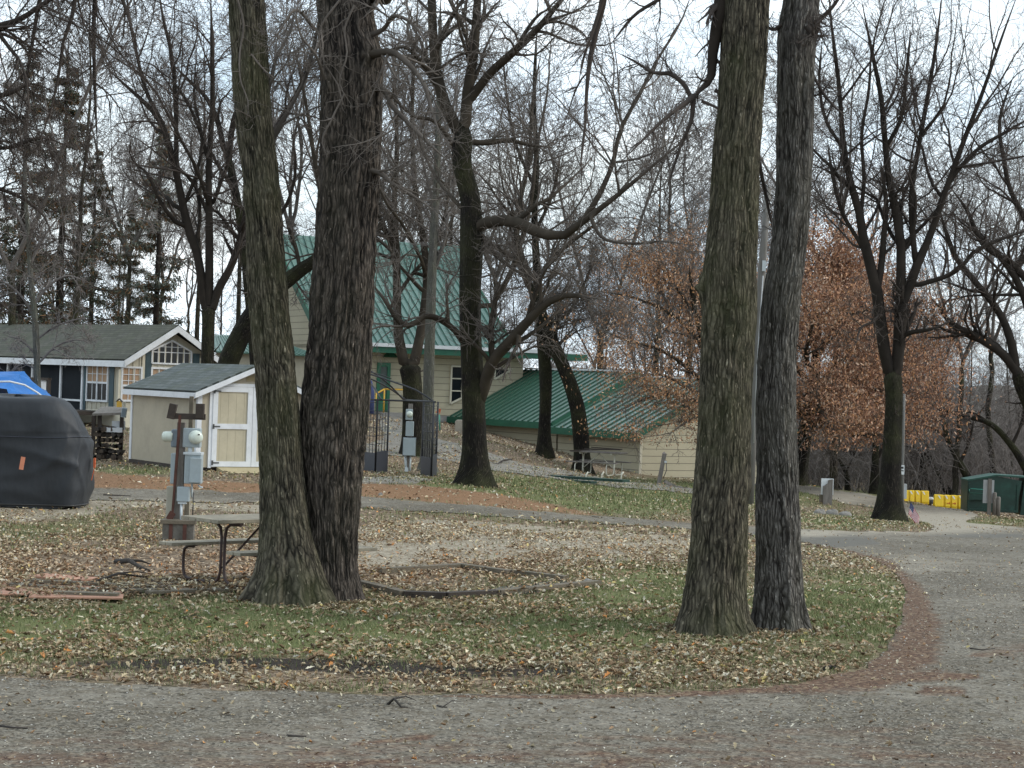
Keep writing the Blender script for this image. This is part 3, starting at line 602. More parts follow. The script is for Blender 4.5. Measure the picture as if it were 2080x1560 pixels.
# ---- foreground trunks: edges traced row by row
def fg_trunk(rows, Y, name, mname, root, base_py, seed, knobs=(), top=None, amp=.012, sd=300, dz=.022, zmax=9., lean_y=0.):
    rows = np.array(sorted(rows, key=lambda a: -a[0]), float)
    cx = (rows[:, 1]+rows[:, 2])/2; W2 = (rows[:, 2]-rows[:, 1])/2
    Pn_ = Pn(cx, rows[:, 0], Y); z = Pn_[:, 2]; xc = Pn_[:, 0]; rad = W2*Y/F_
    zz = np.arange(z.min()-.06, zmax, dz); xc = np.interp(zz, z, xc); R = np.interp(zz, z, rad)
    up = zz > z.max(); xc[up] += (zz[up]-z.max())*(top or 0); R[up] *= 1-.03*(zz[up]-z.max())
    ker = np.exp(-np.linspace(-2, 2, 15)**2); ker /= ker.sum()
    sm = lambda a: np.convolve(np.pad(a, 7, 'edge'), ker, 'valid'); xc = sm(xc); R = sm(R)
    th = np.arange(sd+1)*2*np.pi/sd+np.pi/2; TH, ZZ = np.meshgrid(th, zz); r0 = R.mean()
    # periodic ridge field
    a = np.cos(TH)*r0; bq = np.sin(TH)*r0
    warp = .05*(fbm(TH*r0*3+9, ZZ*1.1, seed)-.5)*4
    uu = TH*r0+warp
    def rid(f, g, sdd): n_ = vn(uu*f, ZZ*g+uu*2., sdd); return 1-np.abs(2*n_-1)
    h = .55*rid(22, 3.0, seed)+.3*rid(40, 6, seed+3)+.15*vn(uu*70, ZZ*22, seed+5)
    seam = np.minimum(TH-TH.min(), TH.max()-TH); h = np.where(seam < .15, h*seam/.15+.5*(1-seam/.15), h)
    zb = zz.min(); rel = ZZ-zb
    lob = .035*np.sin(3*TH+seed+ZZ*.35)+.025*np.sin(5*TH+seed*2-ZZ*.6)+.02*np.sin(9*TH+ZZ*.9)
    lob = lob+.13*np.exp(-rel/.12)*(1+.6*np.sin(5*TH+seed))+.10*np.exp(-rel/.35)*np.sin(7*TH+seed)+.07*np.exp(-rel/.25)*np.sin(12*TH+seed*3)
    RR = R[:, None]*(1+lob)+amp*(h-.5)*2
    kn = 0
    for (kpx, kpy, ks, kh) in knobs:
        kp = P(kpx, kpy, Y); i = np.argmin(abs(zz-kp.z)); ct = np.clip((kp.x-xc[i])/R[i], -1, 1)
        kth = 2*np.pi-np.arccos(ct)       # camera side is -Y: angle in (pi, 2pi)
        kth = kth if kth > np.pi/2 else kth+2*np.pi
        dd = np.hypot((TH-kth)*R[i], (ZZ-kp.z)*.75)/ks; RR = RR+kh*np.exp(-dd**2)*(1+.35*np.cos(dd*6))
    X = xc[:, None]+RR*np.cos(TH); Yv = Y+RR*np.sin(TH)+lean_y*np.clip(ZZ-.5, 0, 99)
    V = np.stack([X, Yv, ZZ], -1).reshape(-1, 3); uv = np.stack([TH*r0, ZZ], -1).reshape(-1, 2)
    n, s1 = TH.shape; i = np.arange(n*s1).reshape(n, s1)
    Fq = np.stack([i[:-1, :-1], i[:-1, 1:], i[1:, 1:], i[1:, :-1]], -1).reshape(-1, 4)
    return link(name, npmesh(name, V-np.array(ROOT[root]), Fq, True, uv=uv, attrs={'ridge': h.ravel()}), mname, root)
def rows(sx, x0, y0, lst): return [(y0+a/sx, x0+b/sx, x0+c/sx) for a, b, c in lst]
A1 = rows(2.6, 440, 0, [(0, 65, 250), (300, 85, 270), (600, 100, 290), (900, 145, 325), (1200, 165, 350), (1500, 172, 372)])+rows(2.363, 440, 600, [(300, 185, 375), (500, 200, 392), (800, 212, 412), (1000, 213, 432), (1100, 212, 448), (1200, 208, 470), (1300, 195, 505), (1380, 170, 530), (1430, 145, 545), (1470, 138, 552)])
A2 = rows(2.6, 440, 0, [(0, 540, 815), (200, 548, 850), (300, 555, 880), (600, 558, 870), (900, 550, 860), (1200, 530, 838), (1500, 513, 826)])+rows(2.363, 440, 600, [(0, 460, 745), (300, 435, 730), (500, 412, 720), (700, 400, 705), (900, 410, 690), (1000, 415, 678), (1100, 420, 670), (1200, 425, 665), (1300, 425, 665), (1400, 420, 682), (1470, 410, 700), (1500, 405, 712)])
tw = hit(620, 1226); root = thing('twin_trunk_tree', tw, 'huge bare tree with two thick furrowed trunks joined at the base by the picnic table', 'tree')
fg_trunk(A1, tw.y-.02, 'trunk', 'bark_fore_green', root, 0, 3, knobs=[(548, 395, .10, .05)], top=-.08, amp=.018)['label'] = 'left mossy trunk leaning left'
fg_trunk(A2, tw.y+.22, 'trunk', 'bark_fore_dark', root, 0, 8, knobs=[(690, 505, .13, .03), (765, 275, .07, .04), (750, 105, .10, .06), (640, 590, .1, .02)], top=.03, amp=.026)['label'] = 'right thicker dark trunk'
T = Tree(11); YT = tw.y
def tl(T, l, Y, sd=7, n=14):
    p, R = traced(l, Y, n); T.b.append((p[None], R[None], sd)); return p[None], R[None]
fgspec = [(dict(k=13, tmin=.15, ang=55, lenf=.55, rf=.45, n=8, up=-.02, wig=.16, minr=.004), 5), (dict(k=6, tmin=.15, ang=50, lenf=.6, rf=.5, n=6, up=0, wig=.2, minr=.0028), 4), (dict(k=2, tmin=.2, ang=50, lenf=.6, rf=.5, n=5, up=0, wig=.22, minr=.0028), 3)]
for l in ([(720, 112, 26), (770, 108, 18, -.1), (795, 105, 14, -.3), (830, 130, 11, -.5), (858, 165, 9, -.6), (880, 235, 6, -.8), (905, 300, 3, -1)],
          [(725, 80, 14), (775, 62, 10), (800, 32, 8, -.3), (835, 45, 7, -.5), (865, 85, 6, -.7)],
          [(725, 175, 18), (775, 180, 15), (800, 220, 11, -.3), (835, 255, 9, -.4), (880, 300, 6, -.6), (925, 340, 3, -.6)],
          [(720, 340, 14), (768, 350, 11), (800, 375, 8, -.2), (850, 405, 6, -.3), (885, 430, 3, -.4)],
          [(752, -40, 60, .2), (775, -10, 48, .1), (800, -80, 46, 0), (840, -180, 40)],
          [(515, 330, 16, .1), (545, 290, 15, .2), (560, 270, 14, .2), (585, 225, 9, .3), (615, 170, 7, .4), (640, 90, 5, .5), (650, 20, 4, .6)],
          [(505, 230, 11), (545, 180, 9), (560, 120, 7, .1), (590, 60, 5, .2), (600, 0, 4, .3)],
          [(640, 60, 8, -.4), (600, 20, 6, -.6), (570, 60, 4, -.7), (540, 110, 3, -.8)],
          [(660, 160, 7, -.5), (640, 110, 6, -.7), (610, 70, 4, -.8), (600, 20, 4, -.9)]):
    p, R = tl(T, l, YT); T.grow(p, R, fgspec)
for l in ([(720, 10, 5), (700, 60, 4), (705, 110, 4), (690, 170, 3), (715, 215, 3)], [(690, 0, 5), (650, 60, 4), (660, 130, 4), (688, 175, 4), (700, 215, 3), (740, 215, 3)], [(700, 190, 4), (675, 240, 4), (655, 290, 4), (665, 320, 2)],
          [(480, -10, 5), (495, 50, 4), (487, 110, 4), (488, 160, 3), (505, 215, 3), (500, 245, 2)], [(510, 110, 4), (540, 145, 3), (560, 160, 2)]):
    p, R = tl(T, [(a, b_, c, -.55) for a, b_, c in l], YT, 5); T.grow(p, R, [(dict(k=6, tmin=.1, ang=60, lenf=.35, rf=.6, n=6, up=-.02, wig=.22, minr=.003), 3)])
link('branch', T.mesh('branch', tw), 'twigs', root)
# right pair
B1 = rows(2.364, 1360, 0, [(0, 262, 475), (300, 248, 466), (500, 238, 445), (700, 215, 433), (900, 202, 425), (1100, 185, 415), (1300, 160, 407), (1560, 152, 408)])+rows(2.889, 1200, 460, [(700, 645, 945), (1000, 637, 935), (1300, 622, 925), (1500, 600, 928)])+rows(2.667, 1300, 1020, [(0, 280, 575), (200, 268, 570), (300, 262, 565), (400, 250, 560), (500, 236, 562), (600, 218, 575), (650, 205, 590), (700, 192, 605), (730, 185, 612)])
B2 = rows(2.364, 1360, 0, [(0, 555, 722), (100, 535, 715), (200, 525, 700), (500, 522, 695), (700, 520, 690), (900, 515, 680), (1100, 500, 668), (1300, 480, 645)])+rows(2.889, 1200, 460, [(300, 1030, 1245), (500, 1005, 1225), (800, 985, 1205), (1100, 976, 1200), (1400, 980, 1216)])+rows(2.667, 1300, 1020, [(0, 632, 862), (300, 628, 872), (500, 622, 888), (650, 610, 903), (710, 600, 912)])
r1 = hit(1452, 1288); root = thing('mossy_tree', r1, 'tall near tree with mossy bulging trunk, left of the greyer one at the road bend', 'tree')
fg_trunk(B1, r1.y, 'trunk', 'bark_fore_green', root, 0, 14, knobs=[(1425, 585, .085, .06), (1490, 300, .09, .025), (1490, 490, .14, .02)], top=.02, amp=.018)
T = Tree(12)
for l in ([(1466, -60, 40), (1466, 0, 34), (1455, 60, 27), (1447, 110, 22), (1440, 165, 18), (1415, 190, 16), (1405, 200, 14)],
          [(1410, 195, 13), (1385, 215, 10, -.2), (1340, 250, 7, -.4), (1300, 290, 5, -.5), (1260, 330, 3, -.6)],
          [(1408, 200, 12), (1405, 240, 9), (1385, 290, 7), (1365, 350, 5), (1350, 400, 3)], [(1405, 205, 9), (1395, 180, 10), (1360, 150, 9), (1330, 148, 7), (1290, 125, 5), (1250, 105, 3)],
          [(1452, 182, 9), (1462, 190, 7), (1470, 200, 4)], [(1425, 205, 7), (1455, 218, 5), (1480, 230, 3)],
          [(1232, -60, 20, -.6), (1225, 0, 16, -.6), (1212, 60, 13, -.6), (1200, 110, 11, -.6), (1192, 180, 8, -.6), (1188, 260, 6, -.6), (1180, 330, 5, -.6), (1184, 400, 3, -.6)],
          [(1225, 0, 9, -.7), (1205, 60, 7, -.7), (1185, 120, 5, -.7), (1175, 170, 3, -.7)], [(1535, 300, 10, .3), (1548, 360, 8, .5), (1560, 420, 6, .6), (1570, 470, 4, .7)],
          [(1395, -60, 12, .8), (1350, -10, 9, 1), (1290, 30, 7, 1.2), (1240, 90, 4, 1.3)]):
    p, R = tl(T, l, r1.y); T.grow(p, R, [(dict(k=8, tmin=.2, ang=45, lenf=.5, rf=.45, n=8, up=-.05, wig=.13, minr=.004), 4), (dict(k=7, tmin=.15, ang=45, lenf=.6, rf=.6, n=6, up=-.03, wig=.18, minr=.003), 3), (dict(k=2, tmin=.15, ang=45, lenf=.6, rf=.6, n=5, up=-.02, wig=.18, minr=.0028), 3)])
link('branch', T.mesh('branch', r1), 'twigs_dark', root)
r2 = hit(1584, 1283); root = thing('grey_bark_tree', r2, 'tall near tree with greyer trunk, right of the mossy bulging one at the road bend', 'tree')
fg_trunk(B2, r2.y+.05, 'trunk', 'bark_fore_grey', root, 0, 23, knobs=[(1610, 560, .1, .03), (1590, 230, .08, .02), (1640, 60, .12, .05)], top=.03, amp=.013)
T = Tree(13)
for l in ([(1640, 60, 16), (1665, 40, 11, -.2), (1690, 15, 8, -.3), (1720, -30, 6, -.4)], [(1640, 55, 14, -.3), (1655, 75, 8, -.4), (1650, 60, 5, -.5), (1680, 30, 4, -.5)], [(1590, 50, 9), (1570, 60, 7, .1), (1545, 40, 4, .2)],
          [(1650, 150, 7), (1680, 200, 6, -.1), (1720, 240, 4, -.2)], [(1640, 200, 5), (1665, 190, 4), (1690, 160, 3)], [(1650, -20, 30, .1), (1690, -100, 24, 0)]):
    p, R = tl(T, l, r2.y); T.grow(p, R, fgspec)
link('branch', T.mesh('branch', r2), 'twigs_dark', root)
# ------------------------------------------------------------ mid-distance bare trees, limbs traced
def bare(name, label, Y, trunk, limbs, seed, bm='bark_mid', tm='twigs', m=1., minr=.006, k=(9, 6, 4), up=.03, group=None, cat='tree', flare=.35, ty=None, sd=20):
    yb = Y; b = P(trunk[0][0], trunk[0][1], yb); b.z = min(b.z, zgf(b.x, b.y))-.05
    root = thing(name, b, label, cat, group)
    p, R = traced(trunk, Y, 40); p[0] = b
    trunk_tube(p, R, 'trunk', bm, root, sd, flare, seed)
    T = Tree(seed)
    for l in limbs:
        p2, R2 = traced(l, Y, 16); allp = [p]+[q[0][0] for q in T.b if q[2] == 8]; dd = [np.linalg.norm(q-p2[0], axis=1) for q in allp]; bi = int(np.argmin([x.min() for x in dd])); q = allp[bi][dd[bi].argmin()]
        if .02 < np.linalg.norm(q-p2[0]) < 1.3: p2 = np.concatenate([[q-(p2[1]-q)*.05], p2]); R2 = np.concatenate([[R2[0]*1.15], R2])
        T.b.append((p2[None], R2[None], 8)); T.grow(p2[None], R2[None], twigspec(m, minr, up, k))
    p3, R3 = p[None, 12:], R[None, 12:]; T.grow(p3, R3, [(dict(k=6*m, tmin=.2, ang=60, lenf=.35, rf=.16, n=8, up=.01, wig=.16, minr=minr*1.3), 4), (dict(k=5, tmin=.1, ang=50, lenf=.5, rf=.6, n=6, up=0, wig=.2, minr=minr), 3)])
    link('crown', T.mesh('crown', b), tm, root); return root
# centre tree
bare('maple_tree', 'dark bare tree with low side limbs on the lawn in the centre before the lodge', 44,
     [(966, 990, 70), (965, 930, 52), (963, 850, 46), (960, 760, 46), (957, 690, 44), (955, 600, 43), (958, 480, 46), (955, 400, 40), (938, 330, 38), (940, 270, 44), (940, 235, 46)],
     [[(930, 265, 26), (905, 215, 25), (890, 160, 23), (880, 80, 20), (877, 0, 18), (870, -120, 14)],
      [(945, 250, 26), (950, 190, 24), (962, 110, 21), (968, 30, 18), (975, -100, 14)],
      [(960, 195, 20), (990, 155, 19, -.3), (1040, 108, 17, -.8), (1095, 55, 14, -1.2), (1140, 0, 10, -1.5), (1190, -60, 7, -1.7)],
      [(940, 288, 14), (985, 290, 12, .3), (1030, 285, 10, .6), (1080, 295, 7, .9), (1130, 300, 4, 1.1)],
      [(965, 462, 26), (1010, 448, 24, -.5), (1050, 452, 24, -.9), (1090, 470, 23, -1.3), (1140, 480, 19, -1.7), (1190, 445, 14, -2), (1250, 400, 10, -2.2), (1310, 350, 7, -2.4), (1370, 300, 5, -2.5), (1450, 235, 3, -2.6)],
      [(1185, 447, 13, -2), (1215, 400, 12, -1.8), (1245, 330, 10, -1.6), (1258, 270, 9, -1.4), (1300, 190, 8, -1.2), (1330, 130, 6, -1), (1385, 40, 5, -.8), (1410, -30, 4, -.6)],
      [(1200, 440, 9, -2.1), (1220, 480, 7, -2.3), (1290, 495, 6, -2.5), (1350, 490, 5, -2.7), (1410, 500, 3, -2.9)],
      [(980, 480, 12), (1010, 520, 9, -.4), (1040, 545, 7, -.7), (1075, 560, 5, -1)],
      [(945, 700, 17), (925, 672, 14, -.2), (895, 650, 13, -.4), (862, 642, 12, -.6), (845, 655, 12, -.7), (825, 662, 12, -.8), (803, 645, 10, -.9), (785, 615, 8, -1), (765, 588, 6, -1.1), (745, 560, 3, -1.2)],
      [(975, 812, 26), (988, 770, 26, -.2), (1000, 735, 24, -.4), (1035, 695, 23, -.7), (1070, 655, 20, -1), (1105, 620, 16, -1.2), (1150, 600, 12, -1.5), (1200, 605, 8, -1.8), (1250, 610, 4, -2)],
      [(1050, 680, 9, -.8), (1095, 615, 8, -.6), (1120, 560, 6, -.4), (1150, 500, 4, -.2)],
      [(985, 665, 7, -.2), (1003, 672, 6, -.5), (1015, 675, 4, -.6)],
      [(885, 170, 12), (850, 120, 9, -.5), (820, 95, 7, -1), (790, 100, 5, -1.4)],
      [(925, 300, 9), (880, 245, 8, -.4), (840, 235, 7, -.8), (800, 200, 5, -1.2), (780, 180, 3, -1.5)],
      [(935, 420, 9), (900, 380, 7, .4), (870, 330, 6, .8), (850, 270, 4, 1.2)],
      [(1000, 620, 10, .6), (1035, 560, 12, .7), (1062, 480, 11, .8), (1080, 400, 9, 1), (1090, 300, 7, 1.2), (1110, 200, 5, 1.4), (1120, 80, 4, 1.6)]], 101, m=1.1, k=(9, 7, 4), minr=.0055)
bare('maple_tree', 'black stout forked tree behind the small meter post, near the green lodge door', 58,
     [(840, 925, 50), (839, 890, 42), (839, 830, 41), (838, 780, 40), (834, 750, 44), (833, 735, 50)],
     [[(820, 735, 24), (812, 700, 23), (808, 660, 19), (806, 600, 18), (806, 520, 16), (800, 420, 13), (806, 320, 10), (802, 180, 8), (795, 60, 6)],
      [(842, 735, 24), (850, 700, 22), (858, 650, 19), (866, 590, 17), (862, 500, 15), (845, 400, 12), (838, 300, 10), (838, 180, 8), (846, 60, 6), (850, -40, 5)],
      [(806, 560, 13), (795, 500, 12), (770, 440, 10), (755, 380, 8), (740, 300, 6)],
      [(808, 600, 9), (835, 560, 8), (870, 520, 7), (905, 470, 6), (930, 420, 4)],
      [(860, 560, 10), (885, 500, 9), (905, 430, 7), (915, 340, 5)], [(808, 480, 8), (780, 440, 7), (745, 430, 5), (710, 440, 4)]], 102, m=1.2, minr=.007, tm='twigs', up=.01)
bare('birch_tree', 'slim pale grey straight trunk beside the black forked tree, behind the gazebo frame', 52,
     [(869, 960, 34), (868, 930, 27), (870, 830, 23), (872, 740, 22), (876, 620, 20), (880, 500, 17), (886, 380, 14), (890, 260, 12), (893, 100, 9), (895, 0, 7)],
     [[(878, 560, 8), (900, 500, 7), (912, 430, 5)], [(884, 420, 8), (866, 360, 6), (850, 290, 4)], [(888, 300, 7), (915, 240, 6), (930, 160, 4)], [(890, 200, 6), (870, 130, 5), (862, 50, 4)]], 103, bm='bark_pale', tm='twigs_far', minr=.006, flare=.5)
bare('maple_tree', 'slim upright bare tree on the leafy slope, left of the leaning tree by the annex', 66,
     [(1105, 928, 30), (1105, 880, 25), (1108, 800, 24), (1107, 740, 26), (1100, 690, 20), (1094, 620, 18), (1090, 540, 16), (1086, 440, 13), (1090, 340, 11), (1085, 200, 8), (1090, 60, 6)],
     [[(1094, 620, 9), (1062, 560, 8), (1040, 480, 6), (1030, 400, 5)], [(1108, 745, 12), (1118, 715, 10), (1130, 670, 7), (1150, 610, 5)], [(1088, 470, 8), (1120, 400, 7), (1140, 310, 5)], [(1086, 380, 8), (1050, 300, 6), (1030, 200, 5), (1020, 90, 4)]], 104, m=1.2, minr=.0075, tm='twigs')
bare('maple_tree', 'dark tree leaning left on the leafy slope beside the weathered picnic table', 65.5,
     [(1182, 968, 44), (1181, 930, 33), (1178, 880, 32), (1172, 830, 30), (1158, 780, 28), (1142, 740, 27), (1124, 700, 25), (1108, 660, 23), (1092, 610, 20), (1078, 570, 18)],
     [[(1078, 570, 17), (1062, 530, 15), (1048, 470, 13), (1058, 400, 11), (1075, 320, 9), (1080, 220, 7), (1100, 100, 5)], [(1085, 590, 12), (1110, 540, 10), (1150, 500, 9), (1190, 470, 7), (1230, 440, 5)],
      [(1150, 760, 10), (1130, 690, 8), (1135, 620, 7), (1160, 560, 5)], [(1070, 550, 10), (1035, 520, 9), (1000, 500, 7), (960, 490, 5)], [(1110, 660, 9), (1150, 640, 8), (1180, 590, 6), (1210, 520, 5)]], 105, m=1.3, minr=.0075, tm='twigs')
bare('maple_tree', 'dark bare tree dividing into tall upright limbs, with the little flag at its foot', 48,
     [(1808, 1062, 62), (1808, 1020, 50), (1810, 960, 41), (1813, 880, 38), (1815, 800, 36), (1813, 770, 38), (1812, 745, 42)],
     [[(1805, 755, 24), (1797, 715, 25), (1787, 640, 24), (1777, 570, 23), (1768, 540, 22), (1755, 490, 20), (1745, 430, 17), (1722, 350, 14), (1712, 280, 11), (1705, 180, 9), (1690, 60, 7), (1680, -60, 5)],
      [(1820, 760, 24), (1826, 700, 25), (1831, 630, 26), (1836, 590, 22)],
      [(1830, 630, 22), (1830, 560, 20), (1830, 500, 19), (1822, 440, 18), (1805, 360, 14), (1798, 290, 12), (1790, 200, 10), (1770, 100, 8), (1750, 0, 6)],
      [(1832, 620, 20), (1850, 575, 20), (1862, 540, 19), (1880, 500, 16), (1900, 450, 14), (1912, 410, 13), (1925, 375, 12), (1960, 280, 10), (1995, 190, 8), (2030, 90, 6), (2070, -20, 5)],
      [(1862, 545, 13), (1856, 500, 12), (1852, 440, 12), (1852, 380, 11), (1862, 320, 10), (1880, 220, 9), (1900, 100, 7), (1915, -20, 5)],
      [(1922, 380, 10), (1950, 340, 9), (1990, 300, 8), (2040, 270, 7), (2100, 235, 5)],
      [(1868, 578, 11), (1895, 570, 10), (1925, 560, 10), (1955, 540, 9), (1975, 515, 9), (2010, 495, 8), (2050, 480, 6), (2110, 460, 5)],
      [(1780, 600, 14), (1790, 540, 14), (1795, 480, 12), (1800, 420, 10), (1790, 340, 8)],
      [(1775, 560, 10), (1750, 500, 9), (1710, 430, 8), (1690, 350, 7), (1680, 280, 5)], [(1748, 440, 9), (1755, 360, 8), (1750, 280, 7), (1765, 180, 6), (1770, 80, 4)],
      [(1800, 300, 9), (1830, 240, 8), (1840, 160, 7), (1850, 60, 5)], [(1712, 300, 8), (1680, 250, 7), (1665, 180, 6), (1670, 80, 4)], [(1788, 640, 7, -.4), (1770, 655, 6, -.8), (1750, 665, 5, -1), (1738, 700, 4, -1.2)]], 106, m=1.05, minr=.006, tm='twigs_dark', up=.06, k=(9, 6, 4))
bare('maple_tree', 'bare tree behind the beige shed that forks low into tall spreading limbs', 55,
     [(421, 845, 30), (421, 760, 26), (422, 700, 25), (423, 640, 26), (423, 615, 30)],
     [[(418, 625, 19), (410, 580, 19), (402, 520, 18), (386, 475, 18), (372, 420, 17), (362, 370, 15), (345, 300, 13), (325, 245, 11), (290, 205, 9), (240, 160, 7), (200, 120, 4)],
      [(358, 350, 12), (358, 280, 10), (356, 200, 9), (350, 120, 8), (330, 30, 6), (320, -40, 5)], [(330, 250, 9), (295, 180, 8), (280, 120, 7), (265, 50, 6), (255, -30, 5)],
      [(424, 620, 19), (425, 560, 18), (425, 470, 17), (424, 400, 15), (424, 330, 13), (430, 250, 11), (432, 160, 10), (430, 80, 8), (428, -20, 7)],
      [(432, 625, 19), (445, 585, 18), (465, 550, 16), (482, 505, 15), (492, 470, 13), (500, 420, 9), (510, 380, 6)],
      [(430, 420, 9), (445, 380, 8), (460, 340, 7), (475, 280, 5)], [(372, 420, 8), (400, 350, 7), (410, 280, 6), (395, 200, 5), (400, 100, 4)], [(424, 330, 8), (400, 250, 7), (370, 190, 6), (340, 150, 4)]], 107, m=.95, minr=.006, tm='twigs_dark')
bare('maple_tree', 'dark limbed tree leaning left, half hidden behind the left trunk of the twin tree', 60,
     [(530, 880, 30), (522, 740, 28), (512, 620, 26), (505, 560, 24), (498, 490, 20), (488, 440, 18), (476, 380, 16), (466, 330, 15), (452, 290, 14)],
     [[(454, 300, 12), (440, 240, 11), (420, 200, 9), (380, 160, 7), (350, 130, 5)], [(466, 330, 12), (470, 270, 13), (476, 240, 12), (500, 180, 9), (520, 100, 7), (545, 0, 5)], [(488, 440, 10), (470, 380, 8), (440, 330, 7), (420, 290, 5)],
      [(548, 280, 13, -1), (570, 245, 11), (600, 195, 9), (620, 150, 8), (640, 80, 6), (655, 0, 5)], [(505, 540, 10), (540, 470, 9), (580, 420, 8), (600, 350, 6), (590, 250, 5)], [(500, 500, 9), (470, 470, 8), (440, 430, 6), (400, 420, 4)]], 108, m=.85, minr=.0065, tm='twigs_dark')
bare('leaning_tree', 'mossy thick trunk leaning hard to the right behind the twin-trunked tree', 57,
     [(455, 800, 44), (465, 735, 42), (485, 690, 40), (505, 650, 36), (545, 600, 34), (585, 568, 30), (615, 545, 27), (640, 528, 24), (660, 505, 20)],
     [[(660, 505, 16), (660, 460, 14), (655, 400, 12), (640, 330, 10), (628, 250, 8), (610, 150, 6), (590, 60, 4)], [(610, 550, 9), (600, 500, 8), (580, 450, 6)], [(640, 530, 13), (700, 500, 12), (760, 470, 10), (800, 420, 8)], [(600, 570, 5), (620, 600, 4), (640, 625, 3)]], 109, m=1.1, minr=.007, tm='twigs', flare=.1)
bare('young_tree', 'thin pale grey sapling with drooping twigs, in front of the cabin porch', 39,
     [(78, 830, 14), (76, 760, 13), (74, 700, 13), (70, 640, 12), (62, 560, 11), (58, 480, 9), (52, 400, 8), (50, 300, 6)],
     [[(72, 650, 6), (50, 610, 5), (20, 580, 4), (-30, 560, 3)], [(74, 690, 5), (110, 665, 4), (150, 650, 3), (180, 645, 2)], [(74, 720, 5), (40, 690, 4), (10, 680, 3)], [(68, 620, 6), (100, 580, 5), (140, 560, 4), (170, 570, 2)],
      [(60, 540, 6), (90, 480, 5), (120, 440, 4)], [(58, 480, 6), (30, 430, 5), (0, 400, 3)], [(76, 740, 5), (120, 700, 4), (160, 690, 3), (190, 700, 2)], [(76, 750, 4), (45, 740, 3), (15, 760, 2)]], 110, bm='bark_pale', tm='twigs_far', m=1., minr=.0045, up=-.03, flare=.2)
bare('riverside_tree', 'big mossy limbed tree leaning in from the right edge, above the dumpster', 66,
     [(2150, 1010, 46), (2120, 900, 40), (2095, 820, 36), (2078, 785, 32), (2062, 745, 26)],
     [[(2066, 755, 22), (2040, 722, 20), (2010, 700, 18), (1975, 680, 17), (1945, 665, 14), (1925, 650, 10), (1905, 620, 7), (1885, 600, 5)],
      [(2062, 745, 20), (2055, 700, 18), (2040, 655, 16), (2020, 620, 15), (2000, 595, 14), (1975, 565, 13), (1945, 530, 11), (1928, 490, 10), (1915, 450, 7), (1900, 400, 5)],
      [(2090, 810, 20), (2100, 700, 18), (2060, 560, 14), (2030, 520, 12), (1990, 480, 10), (1950, 440, 7)], [(2110, 600, 16), (2060, 540, 14), (2000, 500, 11), (1960, 420, 8), (1930, 380, 6)],
      [(2110, 500, 14), (2080, 440, 12), (2050, 380, 10), (2040, 330, 9), (2030, 250, 7), (2060, 150, 5)]], 111, m=.85, minr=.007, tm='twigs_dark')
# limbs of a big tree just outside the left edge, hanging into the frame
T = Tree(55); b = P(-190, 1000, 30); b.z = zgf(b.x, b.y)
root = thing('weeping_tree', b, 'tree at the left edge whose dark twiggy branches hang across the upper left sky', 'tree')
p, R = traced([(-190, 1010, 120), (-185, 700, 95), (-180, 300, 80), (-170, -200, 60)], 30, 40); p[0] = b
trunk_tube(p, R, 'trunk', 'bark_mid', root, 24, .3, 5)
for l in ([(-180, 280, 40), (-120, 160, 34, -.5), (-60, 80, 28, -.8), (0, 55, 18, -1), (40, 40, 12, -1.1), (100, 0, 9, -1.2), (170, -20, 6, -1.3)],
          [(-180, 100, 40), (-100, -60, 30), (0, -120, 24), (90, -110, 18), (150, -60, 12), (150, 20, 9), (130, 80, 7), (118, 160, 6), (95, 250, 4), (60, 330, 3)],
          [(-160, -100, 30), (0, -160, 22, .6), (120, -130, 16, .8), (190, -60, 11, 1), (190, 40, 9, 1), (192, 160, 7, 1), (196, 260, 5, 1), (200, 330, 3, 1)],
          [(-170, 350, 26), (-100, 250, 18), (-40, 200, 13), (20, 190, 9), (60, 170, 6), (110, 185, 4)], [(-150, -200, 26), (60, -200, 18, -.5), (180, -140, 13, -.6), (235, -40, 9, -.8), (262, 40, 7, -.8), (285, 110, 5, -.8)],
          [(-180, 420, 20), (-100, 400, 14), (-30, 380, 10), (40, 400, 7), (90, 440, 5), (110, 500, 3)], [(-170, 500, 18), (-90, 560, 10), (-20, 600, 7), (30, 640, 4)], [(-170, 200, 20), (-60, 290, 12), (20, 300, 8), (80, 280, 6), (150, 300, 3)],
          [(-170, -150, 22), (40, -170, 15, .4), (100, -120, 11, .4), (80, 0, 9, .4), (60, 120, 7, .4), (40, 240, 4, .4)]):
    p2, R2 = traced(l, 30, 18); T.b.append((p2[None], R2[None], 8))
    T.grow(p2[None], R2[None], [(dict(k=22, tmin=.2, ang=50, lenf=.42, rf=.45, n=8, up=-.10, wig=.13, minr=.006), 4), (dict(k=9, tmin=.1, ang=45, lenf=.6, rf=.6, n=7, up=-.06, wig=.16, minr=.0042), 3), (dict(k=4, tmin=.1, ang=40, lenf=.6, rf=.7, n=5, up=-.03, wig=.2, minr=.004), 3)])
link('branch', T.mesh('branch', b), 'twigs_dark', root)
